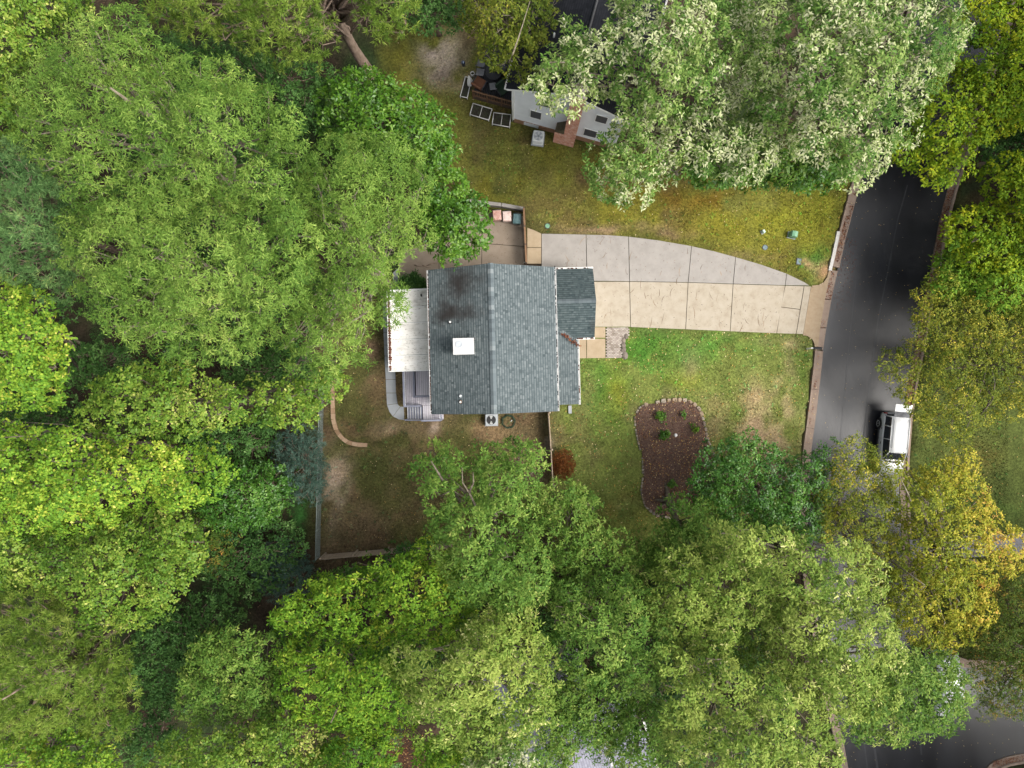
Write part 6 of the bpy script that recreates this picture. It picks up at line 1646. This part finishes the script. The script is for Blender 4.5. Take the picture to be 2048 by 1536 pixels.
T('elm', 'olive', 7.5, 'sparse olive-yellow small-leaved tree beside the road above the white car', [(1742, 722), (1792, 712), (1832, 668), (1818, 610), (1868, 545), (1960, 560), (2200, 610), (2240, 700), (2180, 800), (2000, 838), (1955, 862), (1890, 895), (1836, 850), (1800, 790)], group=YG, base=(1905, 720), dens=1.15, bark='bark_grey', spacing=.86, dead=([(1960, 830, 5.5), (1985, 800, 6.5), (1990, 765, 7), (1984, 740, 7.2)],))
# ---- trees south of the house
T('maple', 'orange', 10, 'orange-gold maple on the right below the white car', [(1755, 965), (1800, 925), (1850, 942), (1900, 900), (1950, 905), (1945, 960), (1990, 1010), (2035, 1060), (2048, 1105), (2030, 1150), (1980, 1180), (1988, 1232), (1930, 1292), (1862, 1305), (1800, 1275), (1765, 1200), (1785, 1100), (1772, 1020)], group=YG, turn=.16, base=(1852, 1085), spacing=.86, dead=([(1840, 1050, 8), (1815, 985, 9.6), (1800, 955, 9.8)], [(1780, 1120, 8), (1835, 1160, 9.8), (1850, 1170, 10)]))
T('maple', 'olive', 9, 'olive-yellow tree left of the white car nose', [(1640, 940), (1690, 885), (1715, 868), (1742, 900), (1795, 962), (1790, 1080), (1805, 1250), (1740, 1190), (1690, 1120), (1640, 1080), (1625, 1000)], group=YG, base=(1585, 985))
T('holly', 'glossy', 9, 'dense glossy dark green tree right of the mulch bed', [(1385, 960), (1405, 900), (1470, 880), (1540, 890), (1600, 930), (1650, 892), (1675, 925), (1645, 980), (1645, 1080), (1540, 1085), (1440, 1040), (1385, 995)], group=YG, low=.6)
T('oak', 'oak', 10, 'green oak growing from the lower end of the mulch bed', [(1325, 1062), (1360, 1020), (1420, 1000), (1455, 1075), (1430, 1150), (1340, 1150), (1275, 1115)], base=(1336, 1000), trunk_r=0.30, group=SG, bark='bark_grey')
T('oak', 'oak', 18, 'light green oak with three rounded arms reaching into the back yard', [(836, 905), (875, 880), (912, 902), (920, 950), (902, 985), (920, 1010), (955, 1000), (945, 935), (960, 902), (996, 903), (1010, 935), (1008, 890), (1040, 878), (1092, 915), (1082, 955), (1055, 975), (1045, 1040), (1085, 1100), (1100, 1180), (1040, 1215), (930, 1205), (882, 1130), (884, 1060), (856, 1005), (836, 962)], group=SG, edge=.3, dead=([(950, 1010, 16), (938, 985, 17), (925, 965, 17.5), (924, 935, 18)], [(938, 985, 17), (947, 965, 17.5), (946, 945, 17.8)], [(885, 960, 16.5), (870, 935, 17.5), (862, 922, 17.8)]))
T('oak', 'oak', 12, 'deeper green oak between the three-armed oak and the mulch bed', [(1045, 1005), (1100, 962), (1192, 1000), (1180, 1045), (1245, 1080), (1285, 1130), (1272, 1205), (1160, 1222), (1090, 1180), (1062, 1090)], group=SG)
T('hickory', 'lime', 15, 'bright lime green tree beside the end of the weathered plank fence', [(770, 1130), (860, 1085), (882, 1110), (930, 1155), (940, 1250), (870, 1300), (780, 1292), (650, 1262), (560, 1272), (538, 1222), (620, 1172), (700, 1160)], group=SG)
T('hickory', 'lime', 15, 'bright lime green tree second from the fence towards the bottom', [(552, 1292), (640, 1282), (760, 1302), (830, 1345), (842, 1440), (760, 1470), (660, 1452), (570, 1425)], group=SG)
T('shrub', 'glossy', 4.5, 'green shrubs pressed against the outside of the weathered plank fence', [(640, 1150), (700, 1140), (765, 1128), (790, 1098), (850, 1075), (865, 1110), (770, 1160), (660, 1190), (615, 1180)], cat='shrub', low=.4, rscale=.8)
T('oak', 'paleoak', 19, 'pale grey-green oak at the bottom centre left', [(772, 1305), (900, 1292), (962, 1222), (1060, 1222), (1110, 1322), (1100, 1420), (1062, 1480), (960, 1510), (862, 1480), (822, 1400)], group=SG)
T('oak', 'oak', 17, 'green oak in the middle of the bottom tree mass', [(1100, 1182), (1250, 1162), (1330, 1202), (1340, 1300), (1292, 1385), (1180, 1380), (1112, 1305)], group=SG, spacing=.9)
T('oak', 'paleoak', 16, 'yellowish oak directly below the oak of the mulch bed', [(1292, 1192), (1332, 1105), (1420, 1092), (1500, 1092), (1560, 1152), (1560, 1262), (1480, 1322), (1380, 1302), (1320, 1262)], group=SG)
T('oak', 'paleoak', 18, 'pale-tipped oak below the glossy dark green tree', [(1422, 1062), (1480, 1052), (1600, 1082), (1700, 1092), (1772, 1122), (1752, 1202), (1660, 1222), (1570, 1192), (1480, 1132)], group=SG, spacing=.95)
T('oak', 'paleoak', 18, 'yellow-green oak left of the orange-gold maple', [(1552, 1212), (1680, 1202), (1782, 1232), (1802, 1332), (1782, 1420), (1700, 1442), (1600, 1392), (1540, 1322)], group=SG)
T('oak', 'paleoak', 19, 'largest pale oak along the bottom edge left of the lower street', [(1322, 1312), (1450, 1312), (1560, 1332), (1640, 1402), (1690, 1455), (1672, 1570), (1500, 1610), (1400, 1580), (1332, 1452)], group=SG, spacing=.9)
T('sweetgum', 'oak', 13, 'fresh green tree overhanging the lower street', [(1700, 1372), (1800, 1300), (1900, 1305), (1936, 1370), (1938, 1425), (1880, 1462), (1800, 1480), (1700, 1480)], group=SG, base=(1596, 1275))
T('oak', 'oak', 13, 'small green oak beside the pale grey hidden roof', [(1245, 1402), (1320, 1402), (1342, 1500), (1330, 1600), (1255, 1580), (1250, 1490)], group=SG, spacing=.9)
T('oak', 'whiteoak', 17, 'pale oak at the bottom edge left of the hidden grey roof', [(942, 1492), (1012, 1482), (1088, 1505), (1100, 1610), (900, 1610)], group=SG)
T('hickory', 'lime', 15, 'lime green tree at the bottom edge left of the dark mulch gap', [(700, 1462), (776, 1455), (772, 1610), (640, 1610), (640, 1502)], group=SG)
T('hickory', 'lime', 14, 'lime green tree at the bottom edge right of the dark mulch gap', [(832, 1482), (930, 1482), (935, 1610), (838, 1610)], group=SG)
T('broadleaf_tree', 'sweetgum', 14, 'pale green tree at the bottom edge right of the pine', [(300, 1492), (420, 1462), (560, 1442), (650, 1482), (650, 1610), (260, 1610)], group=SG)
T('understory_tree', 'glossy', 7, 'dark green sapling filling the gap above the pale grey-green oak', [(540, 1240), (640, 1260), (860, 1290), (960, 1190), (900, 1340), (760, 1330), (560, 1300)], group=SG, low=.3, spacing=1.0)
T('understory_tree', 'dark', 8, 'dark sapling shaded beneath the oaks of the bottom centre', [(1010, 1190), (1300, 1180), (1500, 1240), (1560, 1330), (1340, 1420), (1120, 1330)], group=SG, low=.2, spacing=1.1)
T('crepe_myrtle', 'rustgreen', 8.5, 'thin rusty green tree at the right edge over the lower street', [(1935, 1290), (1950, 1235), (2000, 1160), (2120, 1120), (2200, 1250), (2160, 1420), (2060, 1436), (1990, 1432), (1950, 1410)], group=YG, dens=1.25, spacing=.62, rscale=1.1, base=(2060, 1300))

T('oak', 'oak', 11, 'oak half covering the pale grey hidden roof', [(1060, 1345), (1180, 1350), (1260, 1400), (1262, 1490), (1200, 1500), (1150, 1490), (1140, 1545), (1085, 1560), (1080, 1480)], group=SG, spacing=.74)
# ---- shrubs and bed plants
T('shrub', 'rust', 1.0, 'reddish brown rounded shrub beside the thin wooden fence', [(1104, 930), (1110, 908), (1126, 898), (1142, 906), (1150, 930), (1144, 952), (1126, 959), (1110, 950)], cat='shrub', low=.5, spacing=.5, rscale=.9, dens=1.6)
for i, (x, y, r, z, kd, lab) in enumerate(((1325, 834, 9, .7, 'broad', 'upper leafy green plant left of centre in the mulch bed'), (1365, 832, 6, .5, 'broad', 'small sparse green plant near the stone border at the top of the mulch bed'),
        (1328, 870, 10, .75, 'broad', 'widest leafy green plant in the mulch bed beside the white rock'), (1391, 855.5, 7, .55, 'lime', 'small rounded light green mound at the right side of the mulch bed'), (1345, 968, 8, .5, 'broad', 'little green plant at the shaded lower end of the mulch bed'))):
    T('bed_plant', kd, z, lab, [(x + r * math.cos(a * 0.785) * random.uniform(.75, 1.1), y + r * math.sin(a * 0.785) * random.uniform(.75, 1.1)) for a in range(8)], cat='plant', rscale=.17, spacing=.9, dens=2.4 if i == 3 else .8, trunk_r=.02, low=.3, group='plants in the mulch bed')

# ---- more of the same wood and street trees beyond the picture's edges
src = [o for o in COL.objects if o.type == 'EMPTY' and o.get('category') == 'tree' and o.parent is None and o.location.length > 8]
big = [o for o in src if any(ch.name.startswith('crown') and len(ch.data.polygons) > 9000 for ch in o.children)]
big.sort(key=lambda o: -max(len(ch.data.polygons) for ch in o.children))
ro = random.Random(12)
for i, (x, y) in enumerate([(44, 27), (43, 16), (46, 7), (49, -16), (51, -30), (-42, 24), (-44, 8), (-43, -8), (-44, -22), (-30, 42), (-14, 44), (4, 46), (24, 44), (38, 46), (-30, -40), (-12, -44), (6, -46), (22, -44), (44, -46), (41, -36), (34, -41), (43, -33), (37, -36), (47, -38)]):
    o = copy_tree(big[i % 3] if i >= 19 or i < 4 else big[(i * 5) % len(big)])  # right-hand ones added unseen to block sky and glare in road reflections
    o.location = (x, y, 0); o.rotation_euler = (0, 0, ro.uniform(0, 6.28))
    tag(o, 'unseen tree standing beyond the edges of the picture', 'tree', 'trees beyond the picture edges')

# ---- undergrowth of the wood: nobody could count it
ug = []
rgu = np.random.default_rng(5)
zones = [[(-60, -60), (640, -60), (700, 130), (860, 330), (760, 560), (640, 700), (640, 1110), (560, 1600), (-60, 1600)], [(560, 1130), (900, 1110), (1260, 1120), (1600, 1120), (1600, 1600), (560, 1600)]]
for zn, cnt in zip(zones, (230, 110)):
    zx, zy = [p[0] for p in zn], [p[1] for p in zn]; got = 0
    while got < cnt:
        x, y = rgu.uniform(min(zx), max(zx)), rgu.uniform(min(zy), max(zy))
        if poly_sd(np.array([x]), np.array([y]), zn)[0] < 25: continue
        q = P(x, y); 
        if 900 < x < 1300 and y > 1280: got += 1; continue
        ug.append([q.x, q.y, rgu.uniform(.3, 2.2), rgu.uniform(.5, 1.1), 1.0]); got += 1
v, fc, tn, _, _ = leaves(ug, SPEC['glossy'], rgu, 0.75)
tag(link('undergrowth', np_mesh('undergrowth', v, fc, SPEC['glossy']['mat'], tn)), 'low green undergrowth covering the woodland floor', 'undergrowth', kind='stuff')
# ------------------------------------------------------------------ root flare of the bed oak, grass, fallen leaves, twigs
rt = P(1338, 1000)
mb = MB()
for a, L_, r in ((100, 1.5, .12), (178, 1.1, .10), (215, .9, .09), (60, .9, .09), (150, .8, .08)):
    a = math.radians(a); mb.tube([(0, 0, 0.42), (math.cos(a) * .35, math.sin(a) * .35, .26), (math.cos(a) * L_ * .7, math.sin(a) * L_ * .7, .17), (math.cos(a) * L_, math.sin(a) * L_, .08)], [.3, r * 1.6, r, r * .4], 7)
for o in bpy.data.objects:
    if o.get('label') == 'green oak growing from the lower end of the mulch bed':
        mb.build('root_flare', M['bark_grey'], o)

hard = [road_w] + SLABS + [[tuple((HM @ Vector((a, b, 0)))[:2]) for a, b in ((-4.4, -4.9), (6.1, -4.6), (6.1, .2), (7.3, .2), (7.3, 5.2), (4.4, 5.2), (4.4, 4.9), (-4.4, 4.9), (-4.4, 3.8), (-7.7, 3.8), (-7.7, -2), (-4.4, -2))],
        [tuple((NM @ Vector((a, b, 0)))[:2]) for a, b in ((-3.5, .8), (0, .8), (0, -.1), (7.9, -.1), (7.9, 14), (-3.5, 5))]]
def hard_sd(x, y):
    d = np.full(x.shape, -1e9)
    for h in hard: d = np.maximum(d, poly_sd(x, y, h))
    return d
rng = np.random.default_rng(99)
# grass blades where it grows
NB = 420000
bxs, bys = rng.uniform(-38, 38, NB), rng.uniform(-22, 29, NB)
cl_, gr_ = cover(bxs, bys)
lawn = np.full(NB, -1e9)
bpx, bpy_ = bxs / H * F + 1024, 768 - bys / H * F
for pl in (NORTH_YARD, FRONT_YARD, WOODEN_YARD, RIGHT_YARD): lawn = np.maximum(lawn, poly_sd(bpx, bpy_, pl))
ok = (rng.uniform(0, 1, NB) < gr_) & (lawn > -25) & (hard_sd(bxs, bys) < -0.75 * (poly_sd(bxs, bys, road_w) > -0.8) - 0.02) & (poly_sd(bxs, bys, bed_w) < -0.05)
bxs, bys, cl_ = bxs[ok], bys[ok], cl_[ok]; n = len(bxs)
a = rng.uniform(0, 6.28, n); w = rng.uniform(.025, .05, n); hgt = rng.uniform(.03, .075, n); ln = rng.uniform(0.03, 0.09, n); b = rng.uniform(0, 6.28, n)
z0 = np.full(n, -0.02)
v = np.stack([np.stack([bxs + np.cos(a) * w, bys + np.sin(a) * w, z0], 1), np.stack([bxs - np.cos(a) * w, bys - np.sin(a) * w, z0], 1), np.stack([bxs + np.cos(b) * ln, bys + np.sin(b) * ln, hgt], 1)], 1).reshape(-1, 3)
cj = cl_ * rng.uniform(0.45, 2.0, (n, 1)) * (1 + rng.normal(0, .08, (n, 3)))
tag(link('lawn_grass', np_mesh('lawn_grass', v, np.arange(3 * n).reshape(-1, 3), cover_mat('grass_blade', .8, False), color=np.clip(cj, .004, .8))), 'short patchy green and brown grass of the lawns', 'grass', kind='stuff')

# coarser weeds and clover clumps in the lawns
NW = 26000
wx, wy = rng.uniform(-38, 38, NW), rng.uniform(-22, 29, NW)
wpx, wpy = wx / H * F + 1024, 768 - wy / H * F
lw = np.full(NW, -1e9)
for pl in (NORTH_YARD, FRONT_YARD, WOODEN_YARD, RIGHT_YARD): lw = np.maximum(lw, poly_sd(wpx, wpy, pl))
cw, gw = cover(wx, wy)
ok = (lw > -5) & (rng.uniform(0, 1, NW) < gw * 1.2 * np.clip((fbm(wx, wy, 1.4, 77) - .35) * 3, .15, 1)) & (hard_sd(wx, wy) < -0.1) & (poly_sd(wx, wy, road_w) < -0.85) & (poly_sd(wx, wy, bed_w) < -0.1)
wx, wy, cw = wx[ok], wy[ok], cw[ok]; nw = len(wx); K = 6
rx = np.repeat(wx, K); ry = np.repeat(wy, K); T_ = nw * K
aa = rng.uniform(0, 6.28, T_); ll = np.repeat(rng.uniform(.05, .16, nw), K) * rng.uniform(.6, 1.2, T_); ww = ll * rng.uniform(.15, .3, T_)
ca, sa = np.cos(aa), np.sin(aa); zt = rng.uniform(.03, .09, T_)
vw = np.stack([np.stack([rx, ry, 0 * rx + .005], 1), np.stack([rx + ca * ll * .5 - sa * ww, ry + sa * ll * .5 + ca * ww, zt], 1), np.stack([rx + ca * ll, ry + sa * ll, zt * .6], 1), np.stack([rx + ca * ll * .5 + sa * ww, ry + sa * ll * .5 - ca * ww, zt], 1)], 1).reshape(-1, 3)
cw2 = np.repeat(cw * rng.uniform(.6, 1.9, (nw, 1)) * np.stack([rng.uniform(.6, 1.15, nw), rng.uniform(.95, 1.3, nw), np.ones(nw)], 1), K, 0)
tag(link('lawn_weeds', np_mesh('lawn_weeds', vw, np.arange(4 * T_).reshape(-1, 4), bpy.data.materials['grass_blade'], color=np.clip(cw2, .004, .8))), 'weeds and clover clumps growing among the lawn grass', 'weeds', kind='stuff')

def scatter(name, poly, n, mt, label, z=0.015, size=(.05, .11), tint=(0, 1), clump=0.0, avoid=False, elong=1.0, tp=1.0, only=None):
    pts = P2(poly); xs = [p[0] for p in pts]; ys = [p[1] for p in pts]
    x, y = rng.uniform(min(xs), max(xs), n * 4), rng.uniform(min(ys), max(ys), n * 4)
    m = poly_sd(x, y, pts) > 0
    if clump: m &= fbm(x, y, .9, 7) > clump
    if avoid: m &= hard_sd(x, y) < 0
    x, y = x[m][:n], y[m][:n]; k = len(x)
    a = rng.uniform(0, 6.28, k); L_ = rng.uniform(*size, k); W_ = L_ * rng.uniform(.4, .7, k) / elong
    ca, sa = np.cos(a), np.sin(a); zz = z + rng.uniform(0, .02, k)
    c = lambda u, w, dz: np.stack([x + ca * u - sa * w, y + sa * u + ca * w, zz + dz], 1)
    v = np.stack([c(-L_ / 2, 0 * W_, 0), c(0 * L_, -W_ / 2, rng.uniform(0, .02, k)), c(L_ / 2, 0 * W_, 0), c(0 * L_, W_ / 2, rng.uniform(0, .02, k))], 1).reshape(-1, 3)
    t = tint[0] + (tint[1] - tint[0]) * rng.uniform(0, 1, k) ** tp
    return v, np.arange(4 * k).reshape(-1, 4), t
def merge(name, parts, mt, label, cat):
    v, f, t, o = [], [], [], 0
    for p in parts: v.append(p[0]); f.append(p[1] + o); t.append(p[2]); o += len(p[0])
    return tag(link(name, np_mesh(name, np.concatenate(v), np.concatenate(f), mt, np.concatenate(t))), label, cat, kind='stuff')
merge('fallen_leaves', [scatter('', FRONT_YARD, 1500, None, '', .05, (.06, .13), (.45, 1), avoid=True, tp=.7), scatter('', NORTH_YARD, 700, None, '', .05, (.05, .10), (.5, 1), avoid=True, tp=.6), scatter('', WOODEN_YARD, 420, None, '', .05, (.05, .10), (.5, 1), avoid=True, tp=.8),
    scatter('', RIGHT_YARD, 700, None, '', .05, (.05, .11), (.35, 1), avoid=True), scatter('', BED, 1500, None, '', .19, (.04, .10), (.2, 1), tp=1.3), scatter('', [(1300, 880), (1440, 860), (1440, 1000), (1290, 1000)], 700, None, '', .20, (.05, .11), (.3, .95), clump=.42),
    scatter('', [(760, 1470), (850, 1470), (850, 1540), (760, 1540)], 300, None, '', .03, (.05, .1), (.3, .9))], M['litter'], 'yellow and brown fallen leaves scattered over lawns and mulch', 'leaves')
merge('woodland_litter', [scatter('', [(-60, -60), (640, -60), (640, 1600), (-60, 1600)], 9000, None, '', .02, (.08, .2), (0, 1), tp=1.5), scatter('', [(640, 1110), (1620, 1100), (1620, 1600), (640, 1600)], 5000, None, '', .02, (.08, .2), (0, 1), tp=1.5, avoid=True)], M['forest_litter'], 'brown leaf litter on the shaded woodland floor', 'leaves')
gl_, gr2 = [], []
kl = [(1716, 385), (1697, 455), (1690, 480), (1678, 536), (1664, 598), (1653, 655)]
left_in = [(x - 13, y) for x, y in kl]; 
gl_.append(scatter('', left_in + [(x - 1, y) for x, y in kl][::-1], 1500, None, '', -.085, (.06, .13), (0, 1), clump=.45))
kl2 = [(1647, 702), (1642, 740), (1633, 820), (1622, 900), (1614, 1000)]
gl_.append(scatter('', [(x - 13, y) for x, y in kl2] + [(x - 6, y) for x, y in kl2][::-1], 500, None, '', -.085, (.06, .13), (0, 1), clump=.55))
kr = [(1897, 375), (1880, 440), (1862, 540), (1845, 620), (1830, 700), (1816, 770), (1806, 840)]
gl_.append(scatter('', [(x + 1, y) for x, y in kr] + [(x + 14, y) for x, y in kr][::-1], 4600, None, '', -.085, (.06, .13), (0, 1), clump=.33))
gl_.append(scatter('', [(1990, 1523), (2048, 1512), (2048, 1522), (1985, 1536)], 200, None, '', -.085, (.06, .13), (.2, 1)))
merge('gutter_leaves', gl_, M['red_litter'], 'reddish brown leaves gathered in the street gutters', 'leaves')
merge('road_leaves', [scatter('', ROAD_POLY, 800, None, '', -.112, (.04, .09), (.6, 1), tp=.5), scatter('', [(1690, 470), (1720, 480), (1700, 620), (1660, 620)], 260, None, '', -.112, (.05, .1), (0, .3))], M['litter'], 'small pale leaves dotted over the wet road', 'leaves')

mc = scatter('', BED, 5200, None, '', .17, (.07, .17), (0, 1), elong=2.2)
merge('mulch_chips', [mc], leaf_mat('mulch_chip', [(0, (.034, .019, .013)), (.5, (.080, .048, .035)), (1, (.18, .12, .09))], .02, .9, .1), 'coarse brown bark chips of the planting bed', 'mulch')
# twigs and long stains of debris on the concrete
dv, df, dt = [], [], []
def streak(px, py, L_, ang, w, t, z=.054):
    q = P(px, py, .05); b0 = sum(len(p) for p in dv)
    ca, sa = math.cos(ang), math.sin(ang); bend = random.uniform(-.12, .12) * L_
    pts = []
    for u, ww, o in ((0, w * .3, 0), (.3, w, bend), (.65, w * .8, bend * .8), (1, w * .15, -bend * .5)):
        for s in (1, -1):
            pts.append((q.x + ca * (u - .5) * L_ - sa * (o + s * ww / 2), q.y + sa * (u - .5) * L_ + ca * (o + s * ww / 2), z))
    dv.append(np.array(pts)); df.append(np.array([(0, 1, 3, 2), (2, 3, 5, 4), (4, 5, 7, 6)]) + b0); dt.append(np.full(3, t))
rs = random.Random(4)
def in_slab(px, py):
    q = P(px, py, .05)
    return any(poly_sd(np.array([q.x]), np.array([q.y]), s)[0] > .1 for s in SLABS[:16])
cnt = 0
while cnt < 420:
    px, py = rs.uniform(1120, 1605), rs.uniform(470, 665)
    if not in_slab(px, py) or (px < 1196 and 538 < py < 690): continue
    big = rs.random() < .10
    streak(px, py, rs.uniform(.35, .95) if big else rs.uniform(.05, .15), rs.gauss(math.pi / 2, .45) if big else rs.uniform(0, 3.14), rs.uniform(.02, .05) if big else rs.uniform(.012, .04), rs.uniform(.2, 1) if big else rs.uniform(0, 1)); cnt += 1
for k in range(60):
    px, py = rs.uniform(970, 1046), rs.uniform(450, 528); streak(px, py, rs.uniform(.05, .15), rs.uniform(0, 3.14), rs.uniform(.02, .04), rs.uniform(0, .5))
tag(link('drive_debris', np_mesh('drive_debris', np.concatenate(dv), np.concatenate(df), M['twig'], np.concatenate(dt))), 'brown twigs and leaf bits strewn over the concrete driveway', 'debris', kind='stuff')
fb_ = empty('fallen_branch', P(850, 530, .06), 0, 'thin bare fallen branch on the concrete by the house corner', 'branch')
mb = MB(); q0 = P(850, 530, .06)
for pts in ([(828, 530), (840, 533), (855, 531), (868, 526), (877, 525)], [(855, 531), (862, 527), (872, 527)], [(845, 530), (852, 534), (862, 536)]):
    w = [P(a, b, .08) - q0 for a, b in pts]; mb.tube([tuple(p) for p in w], list(np.linspace(.03, .012, len(w))), 5)
mb.build('stem', M['bark_brown'], fb_)
print('leaves', NLEAF[0], 'grass', n, 'tris', sum(len(m.loop_triangles) if m.loop_triangles else sum(len(p.vertices) - 2 for p in m.polygons) for m in bpy.data.meshes if len(m.polygons) < 5000))
